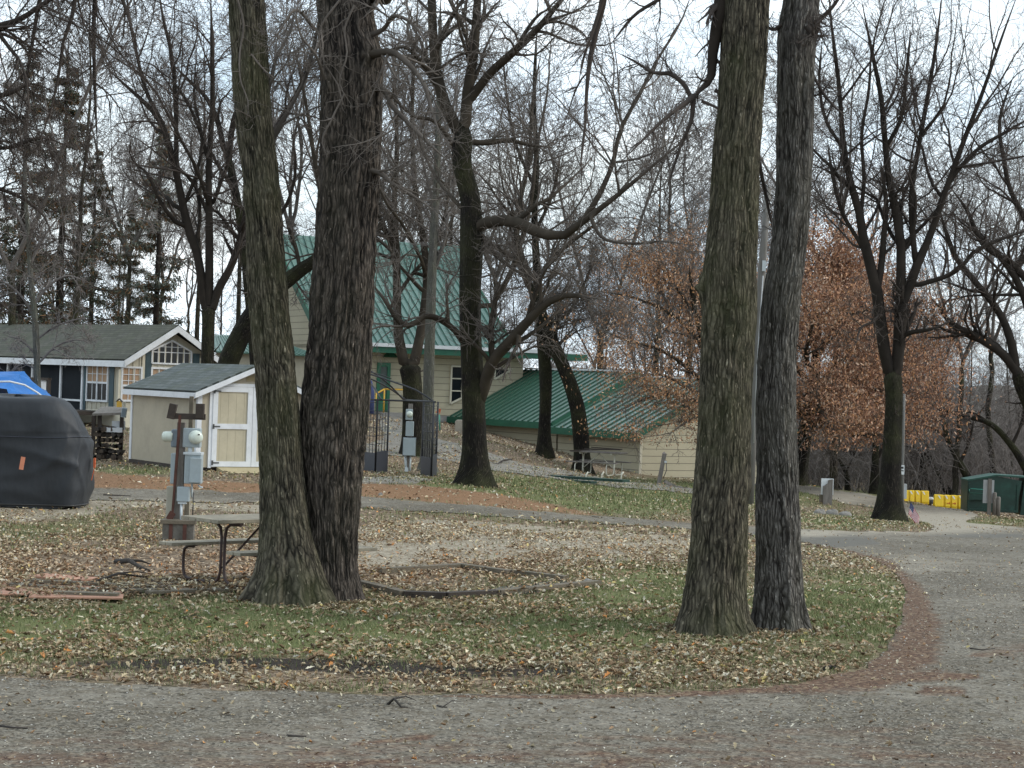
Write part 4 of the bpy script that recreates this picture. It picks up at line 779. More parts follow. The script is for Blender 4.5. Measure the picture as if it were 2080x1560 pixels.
# ------------------------------------------------------------ tree library for copies behind
def proto_tree(seed, H=16., r0=.22, form='fork', minr=.010, m=1., k=(14, 10, 5)):
    T = Tree(seed); r = T.r; n = 14
    hf = H*(.22+.2*r.rand()) if form == 'fork' else H*.92
    z = np.linspace(0, hf, n); x = np.cumsum(r.randn(n))*.05*H/16; y = np.cumsum(r.randn(n))*.05*H/16; x -= x[0]; y -= y[0]
    Pt = np.stack([x, y, z], -1); Rt = r0*(1-(.35 if form == 'fork' else .85)*np.linspace(0, 1, n)); Rt[0] *= 1.35
    if form == 'fork':
        nb = r.randint(2, 5); az = r.rand()*6.28; LP, LR = [], []
        for q in range(nb):
            a = az+q*6.28/nb+r.randn()*.3; D = np.array([math.cos(a)*.42, math.sin(a)*.42, 1.]); p = Pt[-1].copy(); L_ = (H-hf)*(.85+.3*r.rand()); pts = [p.copy()]
            for j in range(13):
                D[:2] += r.randn(2)*.09; D[2] += .03; D /= np.linalg.norm(D); p = p+D*L_/13; pts.append(p.copy())
            LP.append(pts); LR.append(r0*.55*(1-.85*np.linspace(0, 1, 14)))
        LP = np.array(LP); LR = np.array(LR); T.b.append((LP, LR, 6))
        T.grow(LP, LR, [(dict(k=k[0]*m, tmin=.12, ang=40, lenf=.55, rf=.5, n=8, up=.07, wig=.1, minr=minr*1.6), 4), (dict(k=k[1]*m, tmin=.15, ang=42, lenf=.6, rf=.55, n=6, up=.04, wig=.15, minr=minr*1.15), 3), (dict(k=k[2]*m, tmin=.1, ang=40, lenf=.6, rf=.7, n=4, up=.02, wig=.18, minr=minr), 3)])
    else:
        T.grow(Pt[None], Rt[None], [(dict(k=34*m, tmin=.3, ang=50, lenf=.36, rf=.38, n=8, up=.06, wig=.1, minr=minr*1.6), 4), (dict(k=k[1]*m, tmin=.15, ang=42, lenf=.55, rf=.55, n=6, up=.03, wig=.15, minr=minr*1.1), 3), (dict(k=k[2], tmin=.1, ang=40, lenf=.6, rf=.7, n=4, up=.02, wig=.18, minr=minr), 3)])
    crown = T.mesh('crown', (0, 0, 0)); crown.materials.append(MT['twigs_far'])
    V, Fq, Tt = tubes(Pt[None], Rt[None], 10); tr = npmesh('trunk', V, Fq, True, uv=np.stack([np.arctan2(V[:, 0], V[:, 1])*.2, V[:, 2]], -1), attrs={'ridge': V[:, 0]*0+.5}); tr.materials.append(MT['bark_mid'])
    return tr, crown
protos = [proto_tree(200, 17, .15), proto_tree(201, 15, .12, 'tall'), proto_tree(202, 18, .17), proto_tree(203, 14, .10, 'tall'), proto_tree(204, 15, .14), proto_tree(205, 16, .16, m=1.2)]
def place(pi, X, Y, sc, rz, name, label, group, cat='tree', lean=0.):
    z = zgf(X, Y)-.05; root = thing(name, (X, Y, z), label, cat, group); root.rotation_euler = (0, lean, rz); root.scale = (sc, sc, sc)
    for me, nm in zip(protos[pi], ('trunk', 'crown')):
        o = bpy.data.objects.new(nm, me); COL.objects.link(o); o.parent = root
    return root
rr = random.Random(5)
# individually standing trees between and behind the buildings: (px, Y, proto, scale)
MIDT = [(150, 74, 1, 1.1, 'bare tree behind the cabin roof, left of the spruces'), (395, 84, 3, 1.2, 'thin trunk standing behind the cabin gable, right of the pine'), (560, 96, 0, 1.2, 'bare tree rising behind the lodge ridge, between the twin trunks'), (690, 98, 2, 1.05, 'bare tree behind the lodge roof, hidden low by the dark twin trunk'),
        (800, 100, 5, 1.1, 'bare tree rising behind the middle of the lodge ridge'), (905, 102, 1, 1.3, 'narrow bare tree behind the right end of the lodge ridge'), (1010, 98, 4, 1.15, 'bare tree behind the gap between lodge roof and lean-to eave'), (1220, 92, 2, 1.1, 'bare tree behind the annex roof ridge'),
        (1330, 88, 1, 1.1, 'slender bare tree behind the right part of the annex'), (1400, 84, 5, 1.0, 'bare tree behind the annex gable, left of the mossy knotted trunk'), (1560, 82, 3, 1.3, 'slender tree seen between the two near right-hand trunks'),
        (1700, 76, 5, 1.05, 'spreading bare tree behind the brown-leaved oak'), (1945, 92, 4, 1.1, 'bare tree behind the yellow barriers'), (2030, 96, 0, 1.1, 'bare tree behind the green dumpster'), (1880, 100, 2, 1.0, 'bare tree behind the tall forked tree and the small white sign'),
        (20, 70, 2, 1.05, 'bare tree behind the cabin at the left edge'), (260, 96, 4, 1.1, 'bare tree far behind the cabin, between the spruces and the pine'), (480, 92, 3, 1.35, 'bare tree far behind the green-roofed outbuilding')]
for i, (px, Yt, pi, s_, lb) in enumerate(MIDT):
    p = P(px, 780, Yt); place(pi, p.x, Yt, s_, rr.random()*6.28, 'bare_tree', lb, 'bare trees behind the buildings')
for i in range(62):
    Yt = 104+rr.random()*55 if i > 22 else 100+rr.random()*18
    px = -80+2300*((i*.618) % 1)+rr.uniform(-30, 30)
    if px < 1050 and i % 2: px = 1050+rr.random()*1100
    p = P(px, 780, Yt); pi = rr.randrange(6); s_ = rr.uniform(.65, 1.0)*(1 if px > 1050 else 1.0)*(.8 if px > 1800 else 1)
    place(pi, p.x, Yt, s_, rr.random()*6.28, 'forest_tree', 'grey bare tree in the wood behind the lodge and the river road', 'bare trees of the far wood', lean=rr.uniform(-.08, .08))
# dark leaning riverside trunks at the right
for px, py, Yt, top, wd, lb in [(1722, 1003, 95, [(1718, 960), (1700, 930), (1675, 905)], 9, 'small dark forked tree beyond the road, right of the white post board'), (1708, 1004, 98, [(1695, 960), (1688, 900), (1695, 860)], 7, 'thin leaning tree beyond the road, left of the small dark forked tree'),
                                (1930, 1005, 96, [(1905, 965), (1890, 930), (1880, 900)], 12, 'dark trunk leaning left behind the gap of the yellow barriers'), (1975, 985, 92, [(1950, 940), (1925, 890), (1915, 850)], 14, 'leaning dark trunk rising behind the left end of the dumpster'),
                                (1776, 1000, 93, [(1778, 940), (1780, 880), (1785, 800)], 16, 'straight grey trunk just left of the tall forked tree, beyond the road'), (2090, 960, 84, [(2055, 905), (2010, 860), (1960, 845)], 14, 'dark arching tree limb above the dumpster at the right edge'), (1895, 1006, 99, [(1880, 960), (1872, 900), (1850, 850)], 9, 'slender leaning tree behind the left yellow barrier')]:
    pts = [(px, py, wd*1.4)]+[(a, c, wd*(1-.2*i)) for i, (a, c) in enumerate(top)]; e = pts[-1]; q = pts[-2]
    ext = [e, (e[0]+(e[0]-q[0])*1.3, e[1]-abs(q[1]-e[1])*1.4, wd*.35), (e[0]+(e[0]-q[0])*2, e[1]-abs(q[1]-e[1])*3, wd*.2)]
    sp = [(pts[1][0], pts[1][1], wd*.55), (pts[1][0]+18, pts[1][1]-40, wd*.4), (pts[1][0]+30, pts[1][1]-100, wd*.2)]
    sp2 = [(pts[2][0], pts[2][1], wd*.5), (pts[2][0]-30, pts[2][1]-20, wd*.35), (pts[2][0]-80, pts[2][1]-25, wd*.15)]
    bare('riverside_tree', lb, Yt, pts, [ext, sp, sp2], 300+px % 97, tm='twigs_dark', minr=.012, m=1., k=(7, 6, 4), flare=.2, sd=10)
# brush filling the floor of the far wood
T = Tree(77); n = 2500; r = T.r
Yb = 92+r.rand(n)*50; px = np.where(r.rand(n) < .8, 1080+r.rand(n)*1100, -80+r.rand(n)*1160); Yb = np.where(px < 1150, Yb+10, Yb)
Xb = (px-1040)/F_*Yb; b0 = np.stack([Xb, Yb, zg(Xb, Yb)], -1); H = (2.+3.5*r.rand(n)**1.5)*np.where(px > 1750, 1.45, 1); m_ = 8
D = np.stack([r.randn(n)*.35, r.randn(n)*.35, np.ones(n)], -1); Pb = np.zeros((n, m_, 3)); Pb[:, 0] = b0
for j in range(1, m_):
    D = D+r.randn(n, 3)*.13; D /= np.linalg.norm(D, axis=1, keepdims=True); Pb[:, j] = Pb[:, j-1]+D*(H/(m_-1))[:, None]
Rb = .022*(1-.7*np.linspace(0, 1, m_))[None]*np.ones((n, 1)); T.b.append((Pb, Rb, 3))
T.grow(Pb, Rb, [(dict(k=7, tmin=.1, ang=45, lenf=.55, rf=.7, n=6, up=.02, wig=.2, minr=.011), 3), (dict(k=5, tmin=.1, ang=45, lenf=.6, rf=.8, n=4, up=.02, wig=.2, minr=.009), 3)])
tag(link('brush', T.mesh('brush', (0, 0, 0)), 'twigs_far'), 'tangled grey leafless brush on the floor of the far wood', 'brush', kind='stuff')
# far ridge of woodland: wooded rise beyond the river
V = []; nx = 120
for i in range(nx):
    x = -260+520*i/(nx-1); h = (4.5 if x > 5 else 1)+3*float(fbm(np.array(i*.35), np.array(0.), 8))
    V += [(x, 255, -4), (x, 262, h*.55-2), (x, 285, h-3), (x, 330, h-1)]
i4 = np.arange(nx*4).reshape(nx, 4)
far = npmesh('wooded_hill', np.array(V), np.stack([i4[:-1, :-1], i4[1:, :-1], i4[1:, 1:], i4[:-1, 1:]], -1).reshape(-1, 4), True)
m, t, b_, L = newmat('hill_mat'); ob = t.nodes.new('ShaderNodeTexCoord').outputs['Object']
n1 = noise(t, L, ob, .25, 8., .8, (1, 1, .35)); n2 = noise(t, L, ob, 1.5, 6., .8, (1, 1, .3))
c_ = mixc(t, L, ramp(t, n1, [(.35, 0.), (.65, 1.)], L), (.13, .12, .10), (.22, .205, .175)); c_ = mixc(t, L, 1., c_, ramp(t, n2, [(.3, .6), (.7, 1.3)], L), 'MULTIPLY'); L(c_, b_.inputs['Base Color']); b_.inputs['Roughness'].default_value = 1.
tag(link('wooded_hill', far, 'hill_mat'), kind='structure')
# ------------------------------------------------------------ oak holding brown leaves
def leafy(name, label, Y, trunk, limbs, seed, nl, pal, tm='twigs_dark', minr=.008, spec=None, spread=.22, ls=(.09, .17), group=None, zlow=.35):
    b = P(trunk[0][0], trunk[0][1], Y); b.z = min(b.z, zgf(b.x, b.y))-.05; root = thing(name, b, label, 'tree', group)
    p, R = traced(trunk, Y, 30); p[0] = b; trunk_tube(p, R, 'trunk', 'bark_mid', root, 16, .3, seed); T = Tree(seed); ends = []
    for l in limbs:
        p2, R2 = traced(l, Y, 16); T.b.append((p2[None], R2[None], 7)); k0 = len(T.b)
        T.grow(p2[None], R2[None], spec or [(dict(k=13, tmin=.15, ang=55, lenf=.55, rf=.5, n=8, up=0, wig=.12, minr=minr*1.6), 4), (dict(k=7, tmin=.15, ang=45, lenf=.6, rf=.55, n=6, up=0, wig=.15, minr=minr), 3), (dict(k=4, tmin=.1, ang=45, lenf=.6, rf=.6, n=4, up=0, wig=.2, minr=minr*.8), 3)])
        ends += [q.reshape(-1, 3) for q, _, _ in T.b[k0+1:]]
    link('branch', T.mesh('branch', b), tm, root)
    E = np.concatenate(ends); r = T.r; E = E[r.randint(0, len(E), nl)]+r.randn(nl, 3)*spread*.5
    dn = fbm(E[:, 0]*.8+E[:, 1]*.3, E[:, 2]*1.1, seed); E = E[(r.rand(nl) < np.clip((dn-.32)*5, .12, 1)) & (E[:, 2] > zlow+.5*dn)]; n = len(E)
    cols = pal[r.randint(0, len(pal), n)]*(.7+.6*r.rand(n))[:, None]
    V, Fq, Cc = stamp(ST*np.array([.8, 1, 1.5]), SF, E-np.array(b), ls[0]+(ls[1]-ls[0])*r.rand(n), rotm(r.rand(n)*6.28, r.randn(n)*1.1, r.randn(n)*1.1), cols)
    link('foliage', npmesh('foliage', V, Fq, cols=Cc), 'leaf_mat', root); return root
OP = np.array([(.40, .205, .12), (.47, .26, .16), (.25, .135, .085), (.54, .38, .27), (.34, .20, .13), (.48, .25, .12), (.16, .08, .055)])
leafy('oak_tree', 'oak still holding a dense crown of rusty brown leaves, behind the right-hand pair of trunks', 68,
      [(1618, 990, 40), (1626, 940, 34), (1636, 880, 30), (1648, 820, 26), (1655, 760, 22), (1660, 680, 16), (1665, 600, 10)],
      [[(1640, 870, 14), (1690, 840, 11, -1), (1760, 800, 8, -2), (1830, 780, 5, -2.5), (1890, 760, 3, -2.8)], [(1645, 850, 14), (1600, 820, 11, -1), (1540, 800, 9, -2), (1470, 790, 6, -2.6), (1400, 780, 4, -3)],
       [(1650, 800, 13), (1700, 740, 10, .6), (1760, 690, 8, 1), (1830, 670, 5, 1.4)], [(1652, 790, 13), (1610, 740, 10), (1560, 700, 8), (1500, 680, 5), (1430, 670, 3)], [(1655, 740, 12), (1690, 670, 9), (1730, 610, 6), (1760, 560, 4)],
       [(1655, 720, 12), (1640, 650, 9), (1620, 580, 6), (1600, 520, 4)], [(1640, 880, 10), (1700, 880, 8, -2), (1760, 885, 6, -3), (1815, 880, 4, -3.5)], [(1640, 870, 10), (1660, 830, 9, -3), (1680, 850, 6, -4), (1700, 890, 3, -4.5)],
       [(1655, 730, 9), (1720, 640, 8, -1.5), (1790, 630, 6, -2), (1850, 640, 3, -2)], [(1660, 640, 9), (1690, 560, 7), (1700, 500, 4)], [(1650, 800, 9), (1720, 780, 8, 2), (1800, 720, 6, 3), (1880, 700, 3, 4)], [(1650, 770, 8), (1640, 700, 8, -3), (1660, 640, 5, -4), (1690, 600, 3, -4)]], 401, 100000, OP, ls=(.06, .14), spread=.9, tm='twigs')
leafy('beech_tree', 'thinner tree with sparse orange-brown leaves hanging over the annex roof', 66,
      [(1490, 1000, 26), (1470, 900, 20), (1450, 800, 17), (1430, 700, 14), (1410, 620, 10), (1400, 540, 7)],
      [[(1462, 860, 9), (1420, 820, 8, -1), (1370, 800, 7, -2), (1310, 810, 5, -2.6), (1250, 840, 3, -3)], [(1450, 800, 9), (1400, 750, 8, -1), (1340, 710, 7, -1.5), (1270, 690, 5, -2), (1200, 660, 3, -2)], [(1440, 730, 9), (1390, 660, 7), (1330, 620, 6), (1270, 600, 4), (1200, 590, 2)],
       [(1420, 660, 8), (1380, 590, 6), (1340, 540, 5), (1300, 500, 3)], [(1450, 800, 8), (1400, 790, 7, -2.5), (1340, 760, 5, -3), (1280, 770, 3, -3.5)], [(1455, 840, 8), (1430, 840, 6, -2), (1390, 860, 4, -3), (1350, 890, 2, -3.4)], [(1440, 740, 7), (1430, 650, 6, 1), (1400, 560, 5, 2), (1380, 500, 3, 2)]], 402, 28000, OP+np.array([.03, .02, .0]), ls=(.06, .12), spread=.8, tm='twigs')
# ------------------------------------------------------------ evergreens
def spruce_mesh(seed, H, Rb, col, sparse=1.):
    r = np.random.RandomState(seed); T = Tree(seed); T.b.append((np.array([[(0, 0, z) for z in np.linspace(0, H, 12)]]), (.17*H/12*(1-np.linspace(0, .92, 12)))[None], 8)); Pb = []; Rb_ = []
    z = H*.10
    while z < H*.97:
        k = r.randint(4, 7); L_ = Rb*(1-(z/H))**.75*(.8+.35*r.rand())
        for q in range(k):
            if r.rand() > sparse: continue
            a = r.rand()*6.28; ll = L_*(.6+.6*r.rand()); t_ = np.linspace(0, 1, 8)
            Pb.append(np.stack([np.cos(a)*t_*ll, np.sin(a)*t_*ll, z-.32*ll*t_+.24*ll*t_**3+0*t_], -1)); Rb_.append(.03*(1-.7*t_)*(.4+ll/3))
        z += .36+.14*r.rand()
    Pb = np.array(Pb); Rb_ = np.array(Rb_); T.b.append((Pb, Rb_, 4))
    P2, R2 = kids(r, Pb, Rb_, 9, .12, 50, .35, .5, 5, -.12, .08, .008); T.b.append((P2, R2, 3))
    E = np.concatenate([P2.reshape(-1, 3), P2.reshape(-1, 3), Pb[:, 2:].reshape(-1, 3)]); E = np.repeat(E, 2, 0); n = len(E); E = E+r.randn(n, 3)*.07
    cols = np.array(col)*(.6+.8*r.rand(n))[:, None]; br = r.rand(n) < .22*(1+E[:, 2]/H); cols[br] = np.array([.15, .085, .04])*(.7+.5*r.rand(br.sum()))[:, None]
    Tn = np.array([(-.13, 0, 0), (.13, 0, 0), (.05, 1, -.1), (-.05, 1, -.1)]); V, Fq, Cc = stamp(Tn, np.array([(0, 1, 2, 3)]), E, (.10+.14*r.rand(n)), rotm(r.rand(n)*6.28, -.5+r.randn(n)*.5, r.randn(n)*.8), cols)
    a = T.mesh('trunk', (0, 0, 0)); a.materials.append(MT['twigs_dark']); c = npmesh('foliage', V, Fq, cols=Cc); c.materials.append(MT['leaf_mat']); return a, c
sp1 = spruce_mesh(501, 15, 3.7, (.055, .066, .045), .62); sp2 = spruce_mesh(502, 11.5, 2.2, (.13, .145, .115), .55)
for px, Yt, ms, s_, lb in [(35, 78, sp1, .98, 'dark green spruce behind the cabin at the far left edge'), (115, 82, sp1, 1.0, 'dark green spruce behind the middle of the cabin roof'), (312, 88, sp2, 1.08, 'lighter narrow pine with gaps, behind the cabin gable'), (180, 92, sp1, .8, 'smaller dark spruce right of the two tall ones behind the cabin'), (255, 98, sp2, .8, 'small pale pine between the spruces and the narrow pine')]:
    p = P(px, 780, Yt); root = thing('spruce_tree', (p.x, Yt, zgf(p.x, Yt)), lb, 'tree', 'evergreens behind the cabin'); root.scale = (s_,)*3; root.rotation_euler = (0, 0, px)
    for me, nm in zip(ms, ('trunk', 'foliage')):
        o = bpy.data.objects.new(nm, me); COL.objects.link(o); o.parent = root
# ------------------------------------------------------------ building materials
lapped('lodge_siding', (.46, .415, .29), .27); lapped('annex_siding', (.47, .425, .30), .265)
m, t, b, L = newmat('metal_green')
ob = t.nodes.new('ShaderNodeTexCoord').outputs['Object']; n1 = noise(t, L, ob, .6, 4.); c_ = mixc(t, L, n1, (.008, .085, .045), (.015, .12, .065)); L(c_, b.inputs['Base Color'])
b.inputs['Roughness'].default_value = .3; b.inputs['Specular IOR Level'].default_value = .9; b.inputs['Coat Weight'].default_value = 1.; b.inputs['Coat Roughness'].default_value = .33; b.inputs['Coat IOR'].default_value = 3.2
m, t, b, L = newmat('metal_green_light')
ob = t.nodes.new('ShaderNodeTexCoord').outputs['Object']; n1 = noise(t, L, ob, .5, 4.); c_ = mixc(t, L, n1, (.07, .15, .12), (.105, .195, .158)); L(c_, b.inputs['Base Color'])
b.inputs['Roughness'].default_value = .3; b.inputs['Specular IOR Level'].default_value = .6
mat('rib_green', (.008, .075, .042), .6, .25); mat('green_trim', (.014, .115, .065), .5, .25); mat('green_door', (.02, .15, .08), .5, .2); mat('screen_glass', (.10, .13, .12), .35, .3)
mat('white_trim', (.72, .74, .76), .55, .12, dirt=((.45, .46, .45), .4)); mat('shed_wall', (.44, .385, .285), .7, .15, 2., dirt=((.33, .29, .21), .5)); mat('shed_door_panel', (.50, .445, .32), .7, .15, 2., dirt=((.40, .35, .25), .5))
mat('cabin_wall', (.48, .445, .35), .7, .12, 2.); mat('teal_shutter', (.045, .085, .10), .6, .2); mat('flash_white', (.70, .72, .72), .5, .15); mat('tan_trim', (.62, .58, .46), .6, .1)
mat('concrete', (.30, .29, .27), .9, .3, 2., bmp=.3); mat('concrete_block', (.42, .38, .31), .9, .25, 3., bmp=.3); mat('yellow_rail', (.72, .42, .05), .55, .2)
mat('hinge_metal', (.09, .09, .09), .5, .2); mat('curtain', (.45, .30, .19), .9, .3, 6., (8, 8, .3)); mat('dark_wood', (.06, .045, .035), .85, .4, 5., bmp=.3); mat('vent_tan', (.50, .42, .25), .7, .15)
shingle('shingle_cabin', (.06, .062, .045), (.10, .098, .078), .14, .3); shingle('shingle_shed', (.075, .09, .085), (.13, .145, .14), .14, .3)
m, t, b, L = newmat('window_glass'); b.inputs['Base Color'].default_value = (.010, .013, .016, 1); b.inputs['Roughness'].default_value = .12; b.inputs['Specular IOR Level'].default_value = .3
m, t, b, L = newmat('porch_screen'); ob = t.nodes.new('ShaderNodeTexCoord').outputs['Object']; c_ = mixc(t, L, noise(t, L, ob, 1.5, 5.), (.010, .012, .015), (.032, .036, .04)); L(c_, b.inputs['Base Color']); b.inputs['Roughness'].default_value = .95; b.inputs['Specular IOR Level'].default_value = .1
def window(fr, root, t0, t1, z0, z1, s=0, cols=2, rws=2, frame='white_trim', glass='window_glass', fw=.06, poly=None, sash=None, gw=.02, mid=None, label=None):
    """window set into the wall face s: frame > pane"""
    f = MB(fr); f.box(t0-fw, t0, s-.05, s+.02, z0-fw, z1+fw); f.box(t1, t1+fw, s-.05, s+.02, z0-fw, z1+fw); f.box(t0, t1, s-.05, s+.02, z0-fw, z0); f.box(t0, t1, s-.05, s+.02, z1, z1+fw)
    for i in range(1, cols): t_ = t0+(t1-t0)*i/cols; f.box(t_-gw/2, t_+gw/2, s-.03, s-.012, z0, z1)
    for i in range(1, rws): z_ = z0+(z1-z0)*i/rws; f.box(t0, t1, s-.032, s-.014, z_-gw/2, z_+gw/2)
    if mid: z_ = z0+(z1-z0)*mid; f.box(t0, t1, s-.045, s-.013, z_-.03, z_+.03)
    w_ = f.build('window', frame, root, label=label); g_ = MB(fr); g_.box(t0, t1, s-.008, s+.01, z0, z1); g_.build('pane', glass, w_); return w_
def roof_seams(mb, a, b, c, d, pitch, h=.04, w=.025):
    a, b, c, d = map(Vector, (a, b, c, d)); n = int((b-a).length/pitch)
    nn = (b-a).cross(d-a).normalized()
    if nn.z < 0: nn = -nn
    for i in range(n+1):
        f = i/n; mb.beam(a.lerp(b, f)+nn*h*.5, d.lerp(c, f)+nn*h*.5, w, h)
# ------------------------------------------------------------ shed
O = P(398, 957, 41); O.z = zgf(O.x, O.y)+.02; fr = Fr(O, (math.cos(R_(33)), math.sin(R_(33)))); root = thing('garden_shed', O, 'small beige storage shed with white trim, double doors and a shingled roof', 'shed')
SW, SL = 2.46, 3.62; EZ = 1.66; RZ = 2.18
m_ = MB(fr); m_.prism([(0, .06), (SW, .06), (SW, EZ), (SW/2, RZ-.05), (0, EZ)], 0, SL)
for i in range(1, 12): t_ = SW*i/12; m_.box(t_-.004, t_+.004, -.004, .002, .06, EZ)
m_.build('wall', 'shed_wall', root)
g_ = MB(fr)
for i in range(1, 18): s_ = SL*i/18; g_.box(-.006, .002, s_-.006, s_+.006, .06, EZ)
g_.build('wall_groove', 'hinge_metal', root) if False else None
m_ = MB(fr); m_.box(-.03, SW+.03, .05, SL-.02, -.12, .055); m_.build('base_skid', 'dark_wood', root)
for q in ((-.022, .08, -.022, -.002, .03, EZ-.0), (SW-.08, SW+.02, -.022, -.002, .03, EZ), (-.022, -.002, 0, .07, .03, EZ-.02), (-.022, -.002, SL-.09, SL+.01, .03, EZ-.02)): m_ = MB(fr); m_.box(*q); m_.build('corner_trim', 'white_trim', root)
ov = .16; sl = (RZ-EZ)/(SW/2)
for side in (0, 1):
    a = (-ov, -.18, EZ-ov*sl) if side == 0 else (SW+ov, SL+.12, EZ-ov*sl); b_ = (-ov, SL+.12, EZ-ov*sl) if side == 0 else (SW+ov, -.18, EZ-ov*sl)
    c = (SW/2, b_[1], RZ); d = (SW/2, a[1], RZ); m_ = MB(fr); m_.slab(tuple(Vector(a)+Vector((0, 0, .06))), tuple(Vector(b_)+Vector((0, 0, .06))), tuple(Vector(c)+Vector((0, 0, .06))), tuple(Vector(d)+Vector((0, 0, .06))), .05)
    m_.build('roof', 'shingle_shed', root)
m_ = MB(fr)
for side in (0, 1):
    x = -ov if side == 0 else SW+ov; m_.prism([(x, EZ-ov*sl-.09), (x, EZ-ov*sl+.02), (SW/2, RZ+.02), (SW/2, RZ-.09)], -.205, -.182)
    m_.box(x-(.022 if side == 0 else -.0), x+(0 if side == 0 else .022), -.18, SL+.12, EZ-ov*sl-.1, EZ-ov*sl+.02)
m_.build('fascia', 'white_trim', root)
for t0 in (.32, 1.235):
    t1 = t0+.905; m_ = MB(fr); m_.box(t0+.02, t1-.02, -.02, -.006, .10, 1.74)
    for i in range(1, 5): t_ = t0+.905*i/5; m_.box(t_-.004, t_+.004, -.024, -.02, .10, 1.74)
    dr = m_.build('door', 'shed_door_panel', root); m_ = MB(fr)
    for (a, b_, c, d) in ((t0, t0+.11, .08, 1.76), (t1-.11, t1, .08, 1.76), (t0+.11, t1-.11, .08, .19), (t0+.11, t1-.11, .87, .98), (t0+.11, t1-.11, 1.65, 1.76)): m_.box(a, b_, -.045, -.02, c, d)
    m_.build('door_frame', 'white_trim', dr); m_ = MB(fr)
    tt = t0+.0 if t0 < 1 else t1-.17
    for z_ in (.16, .92, 1.66): m_ = MB(fr); m_.box(tt, tt+.17, -.055, -.046, z_-.014, z_+.014); m_.box(tt if t0 < 1 else tt+.13, (tt if t0 < 1 else tt+.13)+.04, -.055, -.046, z_-.05, z_+.05); m_.build('hinge', 'hinge_metal', dr)
m_ = MB(fr); m_.box(.25, .32, -.03, -.002, .05, 1.72); m_.box(2.14, 2.21, -.03, -.002, .05, 1.72); m_.box(.32, 2.14, -.03, -.002, 1.765, 1.83); m_.build('door_casing', 'white_trim', root)
m_ = MB(fr)
for k in range(4): m_.wbox(fr(SW/2, -.012, 1.90+.028*k), (.30, .02, .012), math.atan2(fr.d.y, fr.d.x), 0, .5)
m_.build('gable_vent', 'vent_tan', root)
m_ = MB(fr); m_.prismt([(-.55, -.03), (-.02, -.03), (-.02, .07)], .45, 2.0); m_.build('ramp', 'vent_tan', root)
# ------------------------------------------------------------ cabin
O = P(254, 870, 61); O.z = zgf(O.x, O.y); fr = Fr(O, (math.cos(R_(42)), math.sin(R_(42)))); zO = O.z
root = thing('cabin', O, 'cream cabin with a shingled roof, tall gable window, teal shutters and screened porch', 'cabin')
tR, _ = fr.on(432, 760); GW = tR; _, ez = fr.on(262, 724); _, rz = fr.on(350, 668, 0); tl_ = GW/2
_, rz = fr.on(352, 666); EZ = ez; RZ = rz; LEN = 14.
m_ = MB(fr); m_.prism([(0, .5), (GW, .5), (GW, EZ), (GW/2, RZ-.12), (0, EZ)], 0, LEN)
n = 14
for i in range(1, n): t_ = GW*i/n; hz_ = EZ+(RZ-EZ)*(1-abs(t_-GW/2)/(GW/2))-.2; m_.box(t_-.025, t_+.025, -.02, .002, .52, hz_)
for i in range(0, 10): s_ = .12+.28*i; m_.box(-.02, .002, s_-.02, s_+.02, .52, EZ-.05)
m_.build('wall', 'cabin_wall', root)
m_ = MB(fr); m_.box(-.01, GW+.01, -.01, 4, -.3, .5); m_.build('skirting', 'tan_trim', root)
ov = .32; sl = (RZ-EZ)/(GW/2)
for side in (0, 1):
    x = -ov if side == 0 else GW+ov; zz = EZ-ov*sl; m_ = MB(fr)
    if side == 0: m_.slab((x, -.35, zz+.1), (x, LEN, zz+.1), (GW/2, LEN, RZ+.1), (GW/2, -.35, RZ+.1), .06)
    else: m_.slab((x, LEN, zz+.1), (x, -.35, zz+.1), (GW/2, -.35, RZ+.1), (GW/2, LEN, RZ+.1), .06)
    m_.build('roof', 'shingle_cabin', root)
m_ = MB(fr)
for side in (0, 1):
    x = -ov if side == 0 else GW+ov; m_.prism([(x, EZ-ov*sl-.14), (x, EZ-ov*sl+.06), (GW/2, RZ+.06), (GW/2, RZ-.14)], -.385, -.352)
    m_.box(x-.03 if side == 0 else x, x if side == 0 else x+.03, -.35, LEN, EZ-ov*sl-.14, EZ-ov*sl+.05)
m_.build('fascia', 'white_trim', root)
def W2(px0, py0, px1, py1, s=0):
    t0, _ = fr.on(px0, (py0+py1)/2, s); t1, _ = fr.on(px1, (py0+py1)/2, s); _, z1 = fr.on((px0+px1)/2, py0, s); _, z0 = fr.on((px0+px1)/2, py1, s); return t0, t1, z0, z1
a = W2(248, 748, 284, 812); window(fr, root, *a, cols=3, rws=5, mid=.45, glass='curtain')
# big trapezoid window
t0, t1, z0, z1 = W2(307, 713, 387, 739); tc_ = (t0+t1)/2; _, zt = fr.on(347, 692)
m_ = MB(fr)
for (p0, p1) in (((t0, z0), (t1, z0)), ((t0, z0), (t0, z1)), ((t1, z0), (t1, z1)), ((t0, z1), (tc_, zt)), ((tc_, zt), (t1, z1))): m_.beam((p0[0], -.03, p0[1]), (p1[0], -.03, p1[1]), .05, .07, up=tuple(fr.n))
for i in range(1, 6): t_ = t0+(t1-t0)*i/6; h_ = z1+(zt-z1)*(1-abs(t_-tc_)/(tc_-t0)); m_.box(t_-.009, t_+.009, -.022, -.012, z0, h_)
m_.box(t0, t1, -.023, -.013, z0+(z1-z0)*.85, z0+(z1-z0)*.85+.024); zz2 = z1+(zt-z1)*.35; m_.box(tc_-(tc_-t0)*.65, tc_+(tc_-t0)*.65, -.023, -.013, zz2, zz2+.018)
w_ = m_.build('gable_window', 'white_trim', root); m_ = MB(fr); m_.prism([(t0, z0), (t1, z0), (t1, z1), (tc_, zt), (t0, z1)], -.01, .01); m_.build('pane', 'window_glass', w_)
a = W2(308, 750, 350, 800); window(fr, root, *a, cols=3, rws=4, glass='curtain')
